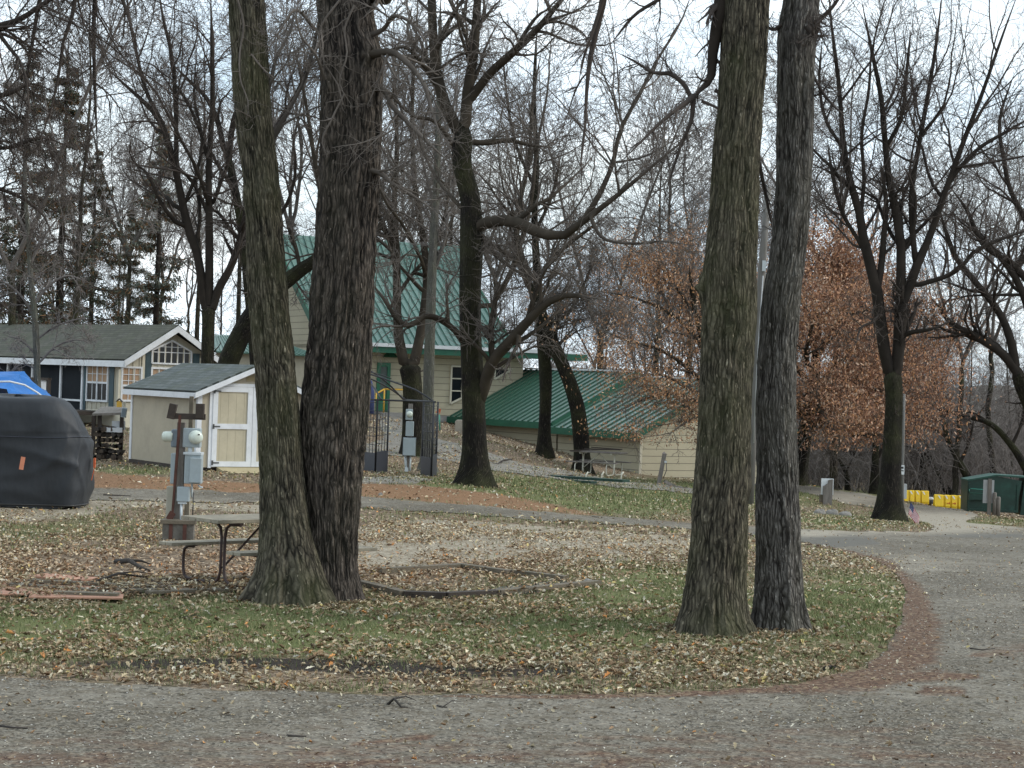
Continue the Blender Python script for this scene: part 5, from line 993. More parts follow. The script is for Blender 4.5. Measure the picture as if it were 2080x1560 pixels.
a = list(W2(249, 716, 283, 736)); a[3] = min(a[3], EZ+a[0]*sl-.12); window(fr, root, *a, cols=3, rws=1) if a[3]-a[2] > .1 else None
for q in ((293, 714, 306, 815), (390, 718, 403, 800)):
    t0, t1, z0, z1 = W2(*q); m_ = MB(fr); m_.box(t0, t1, -.045, -.022, z0, z1)
    for i in range(int((z1-z0)/.07)): m_.box(t0+.03, t1-.03, -.055, -.045, z0+.03+i*.07, z0+.06+i*.07)
    m_.build('shutter', 'teal_shutter', root)
for px_ in (243, 290, 405): m_ = MB(fr); t_, _ = fr.on(px_, 760); m_.box(t_-.05, t_+.05, -.035, -.02, .52, EZ+(RZ-EZ)*(1-abs(t_-GW/2)/(GW/2))-.25); m_.build('corner_trim', 'tan_trim', root)
# side wall (faces left-front) uses its own frame: along -t = back
fs = Fr(fr(0, 0, 0), (-fr.n.x, -fr.n.y)); fs = Fr(Vector(fr(0, 0, 0)), (fr.n.x, fr.n.y))   # t runs away from the gable corner
def son(px, py): return fs.on(px, py)
a0, _ = son(220, 770); a1, _ = son(180, 770); _, z1 = son(200, 742); _, z0 = son(200, 812)
def sidebox(mb, t0, t1, e0, e1, z0, z1): mb.add([fs(t0, e0, z0), fs(t1, e0, z0), fs(t1, e1, z0), fs(t0, e1, z0), fs(t0, e0, z1), fs(t1, e0, z1), fs(t1, e1, z1), fs(t0, e1, z1)], [(0, 1, 2, 3), (7, 6, 5, 4), (4, 5, 1, 0), (5, 6, 2, 1), (6, 7, 3, 2), (7, 4, 0, 3)], raw=True)
m_ = MB()
for (q0, q1, y0, y1) in ((a0-.06, a0, z0-.06, z1+.06), (a1, a1+.06, z0-.06, z1+.06), (a0, a1, z0-.06, z0), (a0, a1, z1, z1+.06), ((a0+a1)/2-.03, (a0+a1)/2+.03, z0, z1), (a0, a1, (z0+z1)/2-.03, (z0+z1)/2+.03)): sidebox(m_, q0, q1, .01, .06, y0, y1)
for k in (.25, .75): sidebox(m_, a0+(a1-a0)*k-.01, a0+(a1-a0)*k+.01, .015, .045, z0, z1)
sidebox(m_, a0, a1, .016, .044, z0+(z1-z0)*.75-.01, z0+(z1-z0)*.75+.01)
w_ = m_.build('window', 'white_trim', root); m_ = MB(); sidebox(m_, a0, a1, .005, .03, (z0+z1)/2, z1); m_.build('curtain', 'curtain', w_); m_ = MB(); sidebox(m_, a0, a1, .005, .03, z0, (z0+z1)/2); m_.build('pane', 'window_glass', w_)
for px0, px1 in ((233, 224), (176, 168)):
    q0, _ = son(px0, 780); q1, _ = son(px1, 780); m_ = MB(); sidebox(m_, q0, q1, .01, .045, z0-.4, z1+.05); m_.build('shutter', 'teal_shutter', root)
# screened porch beyond
pt0, _ = son(168, 780); m_ = MB(); sidebox(m_, pt0, LEN, .012, .03, .35, EZ-.25); m_.build('porch_screen', 'porch_screen', root)
m_ = MB()
for px_ in (172, 128, 70, 20, -20):
    q, _ = son(px_, 780); sidebox(m_, q, q+.09, .035, .09, .3, EZ-.2)
_, zr = son(140, 812); sidebox(m_, pt0, LEN, .03, .07, zr-.03, zr+.03); sidebox(m_, pt0, LEN, .03, .09, EZ-.28, EZ-.18); _, zr2 = son(100, 735); sidebox(m_, son(128, 780)[0], son(90, 780)[0], .03, .08, zr2-.04, zr2+.02)
m_.build('porch_frame', 'white_trim', root)
# deck and stair in front of the side
m_ = MB(); sidebox(m_, .6, LEN, .1, 1.8, .35, .47); m_.build('deck', 'dark_wood', root)
m_ = MB()
for px_ in (165, 176, 200): q, _ = son(px_, 830); sidebox(m_, q, q+.11, 1.7, 1.8, .4, 1.45)
q0, _ = son(200, 830); q1, _ = son(176, 830); sidebox(m_, q0, q1, 1.68, 1.82, 1.38, 1.45)
m_.build('deck_post', 'dark_wood', root); m_ = MB()
for k in range(7): q = q0+(q1-q0)*(k+.5)/7; sidebox(m_, q, q+.035, 1.72, 1.76, .5, 1.38)
for k in range(7): q, _ = son(176-2.2*k, 880); sidebox(m_, q, q+.035, 1.72, 1.76, .1, 1.3-.07*k)
m_.build('baluster', 'white_trim', root)
# rear annex of cabin roof behind (white eave seen right of the gable)
# ------------------------------------------------------------ green-roofed outbuilding behind cabin
O = P(436, 800, 72); O.z = zgf(O.x, O.y); fr = Fr(O, (math.cos(R_(8)), math.sin(R_(8)))); root = thing('outbuilding', O, 'low cream outbuilding with a pale green metal roof, between the cabin and the lodge', 'building')
tb, _ = fr.on(626, 740); _, ez = fr.on(530, 717); _, rz = fr.on(530, 684)
m_ = MB(fr); m_.box(0, tb, 0, 5, -.3, ez)
for i in range(1, 24): t_ = tb*i/24; m_.box(t_-.02, t_+.02, -.02, .002, -.2, ez-.02)
m_.build('wall', 'cabin_wall', root)
m_ = MB(fr); A = (-.3, -.35, ez); B = (tb+.3, -.35, ez-.02); Cc = (tb-1.6, 3., rz+.05); D = (-.3, 3., rz+.05); m_.slab(A, B, Cc, D, .05); roof_seams(m_, A, B, (tb+.0, 3., rz+.05), D, .23, .03, .03) if False else None
for i in range(26):
    f = i/25; e = Vector(A).lerp(Vector(B), f); tpx = Vector(D).lerp(Vector(Cc), f); m_.beam(tuple(e+Vector((0, 0, .015))), tuple(tpx+Vector((0, 0, .015))), .05, .035)
m_.slab(B, (tb+.3, 5.4, ez), (tb-1.6, 3.02, rz+.05), (tb-1.6, 3., rz+.05), .05)
m_.build('roof', 'metal_green_light', root)
# ------------------------------------------------------------ lodge
psi = R_(25); O = P(757, 842, 82.4); O.z = 0; fr = Fr(O, (math.cos(psi), math.sin(psi)))
root = thing('lodge', (O.x, O.y, zgf(O.x, O.y)), 'big tan lodge with a steep two-pitch green metal roof and a green side door', 'building')
tL, _ = fr.on(640, 740); tRt, _ = fr.on(1062, 760); tRoof, _ = fr.on(1030, 700); tExt, _ = fr.on(1190, 716, -.8)
EZ = fr.on(800, 704)[1]; DEP = 11.; s_mid = 4.3; s_r = 5.6; zr = fr.on(945-12, 505, s_r)[1]; zm = EZ+(zr-EZ)*.72
gz = -.6
m_ = MB(fr); m_.box(tL+.5, tRt, 0, DEP, .9, EZ); wallo = m_.build('wall', 'lodge_siding', root)
m_ = MB(fr); m_.box(tL+.45, tRt+.05, -.03, DEP, -2.2, .9); m_.build('foundation', 'concrete', root)
def gw(s): return EZ+(zm-EZ)*min(1, s/s_mid) if s < s_mid else zm+(zr-zm)*(s-s_mid)/(s_r-s_mid)
m_ = MB(fr)
prof = [(0, EZ), (s_mid, zm), (s_r, zr), (DEP-s_mid, zm), (DEP, EZ)]; m_.prismt([(s, z-.12) for s, z in prof]+[], tL+.5, tL+.62); m_.prismt([(s, z-.12) for s, z in prof], tRoof-.5, tRoof-.38); m_.build('gable_wall', 'lodge_siding', root)
e0 = -.9; ze = EZ-.02; pitch = (tRoof-tL)/30
m_ = MB(fr); A, B, Cc, D = (tL, e0, ze+.1), (tRoof, e0, ze+.1), (tRoof, s_mid, zm+.12), (tL, s_mid, zm+.12); m_.slab(A, B, Cc, D, .08); roof_seams(m_, A, B, Cc, D, pitch, .07, .04)
A2_, B2_, C2_, D2_ = (tL, s_mid, zm+.12), (tRoof, s_mid, zm+.12), (tRoof, s_r, zr+.12), (tL, s_r, zr+.12); m_.slab(A2_, B2_, C2_, D2_, .08); roof_seams(m_, A2_, B2_, C2_, D2_, pitch, .07, .04)
m_.slab((tRoof, DEP+.9, ze), (tL, DEP+.9, ze), (tL, s_r, zr+.12), (tRoof, s_r, zr+.12), .08)
m_.build('roof', 'metal_green_light', root)
m_ = MB(fr)
for tt in (tL-.03, tRoof+.0):
    for p, q in (((tt, e0, ze), (tt, s_mid, zm+.03)), ((tt, s_mid, zm+.03), (tt, s_r, zr+.03))): m_.beam(p, q, .06, .32)
m_.box(tL, tExt, e0-.05, e0-.002, ze-.27, ze-.0); m_.box(tExt, tExt+.04, e0, 2.5, ze-.27, ze)
m_.build('fascia', 'green_trim', root)
m_ = MB(fr); m_.box(tL+.0, tRoof+1.2, e0-.12, e0-.052, ze-.02, ze+.13); m_.slab((tRoof+.05, e0, ze+.03), (tExt, e0, ze+.03), (tExt, 3, ze+.25), (tRoof+.05, 3, ze+.25), .05); m_.build('gutter', 'flash_white', root)
m_ = MB(fr); m_.box(tL+.3, tExt-.05, e0+.02, 0, ze-.2, ze-.14); m_.build('soffit', 'tan_trim', root)
# door
t0, _ = fr.on(765, 790); t1, _ = fr.on(790, 790); _, z1 = fr.on(777, 737); z0 = fr.on(777, 836)[1]
m_ = MB(fr); m_.box(t0-.02, t0+.12, -.08, 0, z0, z1); m_.box(t1-.12, t1+.02, -.08, 0, z0, z1); m_.box(t0+.12, t1-.12, -.08, 0, z1-.16, z1); m_.box(t0+.12, t1-.12, -.04, 0, z0, z0+.75); dr = m_.build('door', 'green_door', root)
m_ = MB(fr); m_.box(t0+.12, t1-.12, -.03, .0, z0+.75, z1-.16); m_.build('door_glass', 'screen_glass', dr)
tm_ = fr.on(792, 718)[0]; zl = fr.on(792, 720)[1]; m_ = MB(fr); m_.add([(tm_-.35, -.02, zl-.12), (tm_+.35, -.02, zl-.12), (tm_+.22, -.45, zl-.12), (tm_-.22, -.45, zl-.12), (tm_, -.02, zl+.22)], [(0, 1, 2, 3), (0, 3, 4), (3, 2, 4), (2, 1, 4), (1, 0, 4)]); m_.build('wall_lamp', 'green_trim', root)
# windows of the lodge
t0, _ = fr.on(915, 780); t1, _ = fr.on(938, 780); z1 = fr.on(927, 744)[1]; zb0 = fr.on(915, 820)[1]; zb1 = fr.on(938, 808)[1]
def polywin(pts, bars, name='window', pane_s=-.01):
    m_ = MB(fr); n = len(pts)
    for i in range(n): m_.beam((pts[i][0], -.04, pts[i][1]), (pts[(i+1) % n][0], -.04, pts[(i+1) % n][1]), .07, .1, up=tuple(fr.n))
    for p, q in bars: m_.beam((p[0], -.04, p[1]), (q[0], -.04, q[1]), .05, .07, up=tuple(fr.n))
    w_ = m_.build(name, 'tan_trim', root); m_ = MB(fr); m_.prism(pts, pane_s-.01, .01); m_.build('pane', 'window_glass', w_)
zb = fr.on(927, 769)[1]; zc = fr.on(927, 794)[1]
polywin([(t0, zb0), (t1, zb1), (t1, z1), (t0, z1)], [((t0, zb), (t1, zb)), ((t0, zc), (t1, zc))])
t0, _ = fr.on(1004, 760); t1, _ = fr.on(1040, 750); polywin([(t0, fr.on(1004, 770)[1]), (t1, fr.on(1040, 750)[1]), (t0, fr.on(1004, 748)[1])], [])
# roof vents (two tan boxes on the eave)
for a, b_ in ((986, 1001), (1006, 1022)):
    t0, _ = fr.on(a, 690, -.6); t1, _ = fr.on(b_, 690, -.6); m_ = MB(fr); m_.box(t0, t1, -.6, -.2, ze+.1, ze+(.38 if a < 1000 else .3)); m_.box(t0-.03, t1+.03, -.63, -.17, ze+.3 if a < 1000 else ze+.24, ze+.34 if a < 1000 else ze+.28); m_.build('roof_vent', 'concrete_block', root)
lodge_fr, lodge_root, LEZ = fr, root, EZ
# steps with yellow rail
t0, _ = fr.on(757, 840); t1, _ = fr.on(806, 840); zt = z0 = fr.on(777, 836)[1]
st = thing('door_steps', fr(t0+.5, -1, zt-.8), 'concrete steps with a yellow handrail below the green lodge door', 'steps')
m_ = MB(fr); m_.box(t0-.1, t0+1.3, -1.3, -.05, -.2, zt-.02); m_.build('landing', 'concrete', st)
m_ = MB(fr); m_.box(t0+1.3, t0+1.9, -1.3, -.05, -.2, zt-.2); m_.box(t0+1.9, t0+2.5, -1.3, -.05, -.2, zt-.38); m_.build('stair', 'concrete_block', st)
m_ = MB(fr)
for tt in (t0+.0, t0+.95): m_.tube([(tt, -1.25, zt-.05), (tt, -1.25, zt+.95)], .035)
m_.tube([(t0+.0, -1.25, zt+.95), (t0+.95, -1.25, zt+.95)], .035); m_.tube([(t0, -1.25, zt+.95), (t0-.35, -1.25, zt+.75), (t0-.6, -1.9, zt+.5)], .035); m_.build('handrail', 'yellow_rail', st)
# ------------------------------------------------------------ annex
d = Vector((.56, -.83)).normalized(); Oa = P(905, 843, 84); fa = Fr((Oa.x, Oa.y, 0), d)   # t toward the viewer along the eave, n = right/back
root = thing('annex', (Oa.x+3, Oa.y-4, zgf(Oa.x+3, Oa.y-4)), 'low tan annex under two stepped striped green metal roofs, in front of the lodge', 'building')
nrm = fa.n
def annex(t0, t1, ez, rz, w_, eo, base):
    m_ = MB(fa); m_.prismt([(.45+eo, base), (2*w_-.45, base), (2*w_-.45, ez+.15), (w_, rz-.12), (.45+eo, ez+.15)], t0+.1, t1-.3); m_.build('wall', 'annex_siding', root)
    m_ = MB(fa); A, B, Cc, D = (t0, eo, ez), (t1, eo, ez), (t1, w_, rz), (t0, w_, rz); m_.slab(A, B, Cc, D, .07); n0 = len(m_.f); roof_seams(m_, A, B, Cc, D, .41, .04, .09); n1 = len(m_.f); m_.slab((t1, 2*w_, ez), (t0, 2*w_, ez), (t0, w_, rz), (t1, w_, rz), .07)
    ro = m_.build('roof', 'metal_green', root); ro.data.materials.append(MT['rib_green'])
    for q in range(n0, n1): ro.data.polygons[q].material_index = 1
    m_ = MB(fa); m_.box(t0, t1, eo-.06, eo-.002, ez-.26, ez+.0)
    m_.beam((t1+.03, eo, ez-.11), (t1+.03, w_, rz-.09), .06, .24); m_.beam((t1+.03, 2*w_, ez-.11), (t1+.03, w_, rz-.09), .06, .24); m_.beam((t0-.03, eo, ez-.08), (t0-.03, w_, rz-.06), .06, .2); m_.build('fascia', 'green_trim', root)
    m_ = MB(fa); m_.box(t0, t1, w_-.1, w_+.1, rz+.02, rz+.08); m_.build('ridge_cap', 'flash_white', root)
L1 = fa.on(1121, 858)[0]; ez1 = (fa.on(908, 846)[1]+fa.on(1115, 858)[1])/2; rz1 = ez1+2.12
L2 = L1+5.6; annex(0, L1, ez1, rz1, 4.1, 0., -1.3); annex(L1-.1, L2, ez1-.16, rz1-.22, 4.1, -.12, -2.2)
m_ = MB(fa); m_.box(.05, 1.2, .4, 6, -1.5, ez1-.5); m_.build('foundation', 'concrete', root)
m_ = MB(fa); m_.box(L2-.32, L2-.27, .42-.12, .52-.12, -2.2, ez1+.0); m_.build('corner_board', 'tan_trim', root)
m_ = MB(fa); q = fa.n
m_.box(L2-.29, L2-.2, 6.05, 6.35, -.35+.2, .05+.2); m_.build('wall_box', 'hinge_metal', root)
# ------------------------------------------------------------ object materials
mat('old_wood', (.17, .14, .10), .85, .35, 3., (1, 1, 1), bmp=.4, dirt=((.07, .075, .04), .6)); mat('grey_wood', (.23, .205, .18), .85, .35, 4., (4, 4, .6), bmp=.4, dirt=((.10, .10, .07), .5)); mat('table_wood', (.33, .295, .225), .85, .35, 3., bmp=.4, dirt=((.14, .13, .09), .6))
mat('brown_steel', (.055, .03, .026), .55, .3, bmp=.1); mat('cream_steel', (.68, .66, .55), .55, .2); mat('rust_steel', (.12, .045, .03), .8, .4, 6., bmp=.2)
mat('meter_grey', (.36, .42, .44), .5, .12, 3., dirt=((.25, .27, .26), .4)); mat('meter_dark', (.17, .21, .24), .45, .15); mat('meter_face', (.62, .68, .60), .25, .1); mat('conduit', (.55, .60, .62), .5, .15)
mat('grey_tan', (.42, .40, .32), .7, .15); mat('black_steel', (.022, .024, .03), .5, .3); mat('black_panel', (.035, .04, .055), .5, .2); mat('barrier_yellow', (.85, .56, .01), .5, .12, 2.); mat('barrier_white', (.75, .75, .68), .5, .1); mat('barrier_red', (.75, .16, .03), .6, .1)
mat('dump_green', (.005, .042, .028), .45, .3, 1.5, dirt=((.02, .10, .07), .5)); mat('dump_light', (.06, .25, .18), .4, .2); mat('dump_lid', (.015, .08, .055), .5, .2); mat('sign_white', (.72, .74, .74), .4, .06); mat('sign_black', (.02, .02, .022), .5, .1); mat('sign_back', (.42, .43, .43), .45, .1)
mat('rock', (.28, .265, .24), .9, .35, 4., bmp=.6); mat('orange_mat', (.50, .27, .18), .9, .3, 3., dirt=((.16, .11, .08), .75)); mat('cinder', (.19, .175, .15), .95, .3, 5., bmp=.5, dirt=((.08, .07, .055), .6)); mat('rust_orange', (.65, .13, .04), .7, .2); mat('stake_green', (.10, .36, .26), .6, .15)
mat('flag_red', (.45, .03, .05), .8, .1); mat('flag_white', (.72, .70, .70), .8, .06); mat('flag_blue', (.03, .045, .14), .8, .1); mat('bag_white', (.6, .6, .58), .6, .2); mat('bag_black', (.03, .03, .03), .45, .2); mat('log_end', (.10, .075, .055), .95, .6, 6., bmp=.6); mat('log_bark', (.06, .05, .042), .95, .4, 6., bmp=.6)
mat('label_orange', (.75, .28, .16), .7, .1); mat('pole_wood', (.20, .19, .175), .9, .3, 3., (6, 6, .5), bmp=.4)
def cloth(name, c, var=.2, rough=.6, bs=.5):
    m, t, b, L = newmat(name); ob = t.nodes.new('ShaderNodeTexCoord').outputs['Object']; n1 = noise(t, L, ob, 1.8, 5., .6); n2 = noise(t, L, ob, 2.6, 3., .5, (1, 1, .5))
    L(mixc(t, L, ramp(t, n1, [(.35, 0.), (.65, 1.)], L), c, tuple(x*(1-var) for x in c)), b.inputs['Base Color']); b.inputs['Roughness'].default_value = rough; b.inputs['Specular IOR Level'].default_value = .4
    bump(t, L, n2, b, bs, .12)
cloth('cover_black', (.030, .034, .040), .25, .6, .3); cloth('tarp_blue', (.03, .17, .50), .25, .45, .5)
def ends_board(mb, c, L_, w_, h, rz, ry=0.): mb.wbox(c, (L_, w_, h), rz, ry)
# ------------------------------------------------------------ park picnic table
def picnic(base, ang, ln, name, label, wood, steel, end_len=None, tw_=.72):
    """ang: direction of the boards"""
    fr = Fr(base, (math.cos(ang), math.sin(ang))); root = thing(name, base, label, 'picnic table'); hw = ln/2
    m_ = MB(fr)
    for i in range(5): s = -.36+.145*i+.07; m_.box(-hw, hw, s-.066, s+.066, .715, .755)
    m_.build('tabletop', wood, root, bevel=.004)
    for sg in (-1, 1):
        m_ = MB(fr)
        for i in range(2): s = sg*(.58+.135*i); m_.box(-hw, hw, s-.06, s+.06, .405, .44)
        m_.build('bench', wood, root, bevel=.004)
    for e in (-1, 1):
        x = e*(hw-.32)
        for sg in (-1, 1):
            m_ = MB(fr)
            arc = lambda cx, cz, r, a0, a1: [(x, sg*(cx+r*math.cos(a)), cz+r*math.sin(a)) for a in np.linspace(a0, a1, 6)]
            pts = [(x, sg*.76, .39), (x, sg*.62, .39)]
            pts = [(x, sg*.56, .392)]+arc(.66, .31, .08, math.pi/2, 0)[:0]+[(x, sg*.68, .385), (x, sg*.745, .35), (x, sg*.76, .28), (x, sg*.76, .14), (x, sg*.735, .06), (x, sg*.67, .027), (x, sg*.50, .025), (x, sg*.25, .025), (x, sg*.15, .03), (x, sg*.07, .07), (x, sg*.035, .16), (x, sg*.032, .35), (x, sg*.032, .54), (x, sg*.06, .64), (x, sg*.13, .685), (x, sg*.33, .69)]
            m_.tube(pts, .0175, 8); m_.build('leg', steel, root)
        m_ = MB(fr); m_.tube([(x, 0, .20), (x-e*.55, 0, .70)], .014, 6); m_.build('brace', steel, root)
        m_ = MB(fr); m_.box(x-.02, x+.02, -.34, .34, .69, .714); m_.box(x-.02, x+.02, -.72, -.52, .395, .404); m_.box(x-.02, x+.02, .52, .72, .395, .404); m_.build('cross_angle', steel, root)
    return root
c = hit(450, 1197); an = R_(43); ctr = c+Vector((math.cos(an), math.sin(an), 0))*(.93-.32); ctr.z = zgf(ctr.x, ctr.y)+.03
picnic(ctr, an, 1.86, 'picnic_table', 'weathered picnic table on bent brown steel legs, half hidden behind the big twin trunk', 'table_wood', 'brown_steel')
c = P(1215, 970, 63); c.z = zgf(c.x, c.y)+.06; rt = picnic(c, R_(-22), 1.7, 'picnic_table', 'grey picnic table with cream steel legs and loose boards on it beside the leaning tree', 'grey_wood', 'cream_steel')
m_ = MB(); b0 = c+Vector((0, -.1, .78))
for i, (x, a, l) in enumerate([(-.2, .05, 1.5), (.1, -.35, 1.2), (.25, -.1, 1.0)]): m_.wbox(b0+Vector((x, .1*i, .03*i+.02)), (l, .09, .03), a, -.06+.05*i)
m_.build('board_pile', 'dark_wood', loc=b0); tag(bpy.data.objects[-1] if False else COL.objects[-1], 'loose dark boards lying across the grey picnic table', 'boards')
# ------------------------------------------------------------ deck boards, platforms and timbers on the island
def quadbox(name, px4, z0, z1, m, label, cat, group=None):
    pts = [hit(*q) for q in px4]; b = sum(pts, Vector())/len(pts); m_ = MB(); n = len(pts); lo = [p+Vector((0, 0, z0)) for p in pts]; hi = [p+Vector((0, 0, z1)) for p in pts]
    m_.add(lo+hi, [tuple(range(n-1, -1, -1)), tuple(range(n, 2*n))]+[(i, (i+1) % n, n+(i+1) % n, n+i) for i in range(n)], raw=True); o = m_.build(name, m, loc=b); tag(o, label, cat, group); return o
def plank(p0, p1, w_, h, m, lift=.0, name='plank', root=None, label=None, cat=None, tilt=0., group=None):
    a = hit(*p0); b = hit(*p1); a.z += h/2+lift; b.z += h/2+lift; m_ = MB(); m_.beam(a, b, w_, h, raw=True); c = (a+b)/2
    o = m_.build(name, m, root, None if root else c, bevel=.004)
    if label: tag(o, label, cat, group)
    return o
c = hit(400, 1200); root = thing('deck_platform', c, 'low rotting wooden deck frame under the picnic table, strewn with leaves', 'deck')
for i, (a, b_) in enumerate([((215, 1195), (505, 1186)), ((200, 1203), (505, 1193)), ((230, 1209), (470, 1207)), ((150, 1198), (330, 1210)), ((330, 1183), (600, 1180)), ((300, 1212), (505, 1203))]): plank(a, b_, .13, .035, 'old_wood', .012*(i % 3), 'deck_board', root)
c = hit(110, 1200); root = thing('flagged_pad', c, 'faded orange slatted mats lying on the leaves at the left edge', 'mats')
for i, (a, b_) in enumerate([((-60, 1192), (150, 1181)), ((-60, 1199), (185, 1190)), ((-60, 1206), (215, 1199)), ((-20, 1212), (240, 1209)), ((60, 1219), (250, 1222)), ((75, 1179), (190, 1187))]): plank(a, b_, .34, .02, 'orange_mat', .008*i, 'mat_slat', root)
for i, (a, b_) in enumerate([((20, 1196), (210, 1212)), ((60, 1190), (330, 1204)), ((110, 1216), (240, 1222))]): plank(a, b_, .13, .035, 'old_wood', .025+.01*i, 'plank', None, ['grey plank lying across the back of the orange mats', 'long mossy plank running from the orange mats to the deck frame', 'dark short plank along the front of the orange mats'][i], 'plank', group='planks on the mats')
c = hit(980, 1195); root = thing('timber_border', c, 'low frame of old timbers filled with leaves, right of the twin trunks', 'timber frame')
for i, (a, b_) in enumerate([((722, 1190), (820, 1213)), ((820, 1213), (905, 1217)), ((905, 1217), (1010, 1212)), ((1010, 1211), (1215, 1191)), ((770, 1166), (930, 1157)), ((930, 1156), (1035, 1170)), ((1035, 1168), (1150, 1182))]):
    plank(a, b_, .11, .07, 'dark_wood' if i in (1, 2) else 'old_wood', 0., 'timber', root)
quadbox('weed_mat', [(950, 1216), (1020, 1196), (1130, 1183), (1200, 1188), (1090, 1207), (1000, 1214)], .005, .022, 'bag_black', 'torn black weed fabric in the corner of the timber frame', 'weed fabric')
def stone(px, py, Y, wpx_, hpx, label, seed, group=None, m='rock'):
    c = hit(px, py) if Y is None else P(px, py, Y); Y = c.y; c.z = zgf(c.x, c.y); wd = wpx_*Y/F_/2; hg = hpx*Y/F_; n, k = 9, 16; V = []; r = np.random.RandomState(seed); ph = r.rand(6)*6
    for i in range(n):
        a = -.35+(math.pi/2+.35)*i/(n-1)
        for j in range(k):
            b = 2*math.pi*j/k; rr_ = 1+.10*math.sin(2*b+ph[0]+a)+.07*math.sin(3*b+ph[1]-a*2)+.05*math.sin(5*b+ph[2]+3*a); V.append((wd*rr_*math.cos(a)**.7*math.cos(b) if a < 1.57 else 0, wd*.75*rr_*max(math.cos(a), 0)**.7*math.sin(b), hg*rr_*math.sin(a)))
    i = np.arange(n*k).reshape(n, k); nx = np.roll(i, -1, 1); Fq = np.stack([i[:-1], nx[:-1], nx[1:], i[1:]], -1).reshape(-1, 4)
    o = link('stone', npmesh('stone', np.array(V), Fq, True), m, loc=c); tag(o, label, 'stone', group)
stone(1195, 1190, None, 34, 13, 'round brown stone resting on the right corner of the timber frame', 3)
stone(1664, 1047, None, 26, 12, 'left of the three grey stones in a row beside the tall forked tree', 4, 'stones in a row'); stone(1690, 1048, None, 26, 12, 'middle of the three grey stones in a row beside the tall forked tree', 5, 'stones in a row'); stone(1716, 1050, None, 30, 10, 'flattest, rightmost of the three grey stones in a row beside the tall forked tree', 6, 'stones in a row')
stone(773, 1008, None, 9, 6, 'small pinkish stone on the needle-covered strip behind the lane', 7)
# concrete block under table edge
root = thing('wood_crate', hit(362, 1100), 'low dark timber box at the foot of the left meter post', 'box'); c = hit(362, 1100); s_ = c.y/F_
m_ = MB(); m_.wbox(c+Vector((0, 0, .12)), (62*s_, .3, .26), .1); m_.build('side', 'cinder', root); m_ = MB(); m_.wbox(c+Vector((0, 0, .275)), (70*s_, .36, .05), .1); m_.build('lid', 'old_wood', root)
for k in (-12, 16): m_ = MB(); m_.wbox(c+Vector((k*s_, -.16, .12)), (.05, .03, .25), .1); m_.build('slat', 'rust_steel', root)
# ------------------------------------------------------------ meter posts
YM = 27.6
def pb(px0, py0, px1, py1, Y, dp, name, m, root, bev=.01, rz=0, ry=0, label=None):
    c = P((px0+px1)/2, (py0+py1)/2, Y); s = Y/F_; m_ = MB(); m_.wbox(c+Vector((0, dp/2, 0)), ((px1-px0)*s, dp, (py1-py0)*s), rz, ry); return m_.build(name, m, root, bevel=bev, label=label)
c = P(375, 1090, YM); c.z = zgf(c.x, c.y); root = thing('meter_post', c, 'nearest electric meter post with grey boxes, a glass meter and a T-shaped wooden top', 'meter post')
pb(356, 858, 372, 1090, YM+.02, .10, 'post', 'grey_wood', root, .004); pb(383, 805, 391, 905, YM+.25, .06, 'post', 'old_wood', root, .004); pb(374, 1000, 384, 1090, YM+.15, .09, 'post', 'table_wood', root, .004)
m_ = MB(); m_.beam(P(366, 843, YM-.06), P(355, 985, YM-.06), .05, .035, raw=True); m_.beam(P(355, 985, YM-.06), P(349, 1062, YM-.06), .045, .03, raw=True); m_.wbox(P(347, 1048, YM-.07), (.09, .02, .12), 0, .5); m_.build('strap', 'rust_steel', root)
pb(345, 840, 417, 852, YM-.08, .05, 'crossbar', 'dark_wood', root, .004); pb(341, 820, 356, 851, YM-.10, .10, 'bracket', 'dark_wood', root, .004, 0, .18); pb(397, 820, 414, 850, YM-.10, .09, 'bracket', 'dark_wood', root, .004)
pb(371, 870, 407, 909, YM-.04, .14, 'meter_box', 'meter_grey', root, .012); mb2 = pb(347, 872, 363, 909, YM+.02, .16, 'meter_box', 'meter_dark', root, .02)
def dome(c, ax, r, root, nm='meter_dome', m='meter_face'): m_ = MB(); m_.lathe(c, [(r*1.08, 0), (r*1.08, .02), (r*1.0, .03), (r*.98, .10), (r*.85, .13), (r*.4, .145), (.001, .147)], 18, ax); return m_.build(nm, m, root)
dome(P(397, 888, YM-.05), (.35, -1, 0), .092, root); dome(P(350, 887, YM+.08), (-1, -.2, 0), .075, root); m_ = MB(); m_.wbox(P(404, 883, YM-.21), (.03, .006, .02), .33); m_.build('dial', 'sign_black', root)
pb(346, 921, 364, 983, YM+.05, .16, 'breaker_box', 'meter_grey', root, .01); bb = pb(374, 922, 408, 983, YM-.06, .2, 'breaker_box', 'meter_grey', root, .012); pb(385, 930, 409, 981, YM-.12, .05, 'box_door', 'meter_grey', bb, .01); pb(372, 919, 409, 924, YM-.08, .24, 'box_hood', 'conduit', bb, .004)
pb(359, 989, 384, 1019, YM-.10, .12, 'junction_box', 'meter_grey', root, .008); pb(361, 1018, 378, 1024, YM-.08, .08, 'fitting', 'conduit', root, .003); pb(337, 988, 358, 1062, YM+.04, .14, 'cable_cabinet', 'grey_tan', root, .01)
m_ = MB(); m_.tube([P(368, 1024, YM-.05), P(368, 1062, YM-.05)], .018, raw=True); m_.build('conduit', 'conduit', root); m_ = MB(); m_.tube([P(390, 983, YM), P(390, 1010, YM)], .014, raw=True); m_.tube([P(386, 909, YM), P(386, 922, YM)], .03, raw=True); m_.build('conduit', 'conduit', root); m_ = MB(); m_.tube([P(393, 1000, YM+.02), P(391, 1060, YM+.02)], .008, raw=True); m_.build('chain', 'black_steel', root)
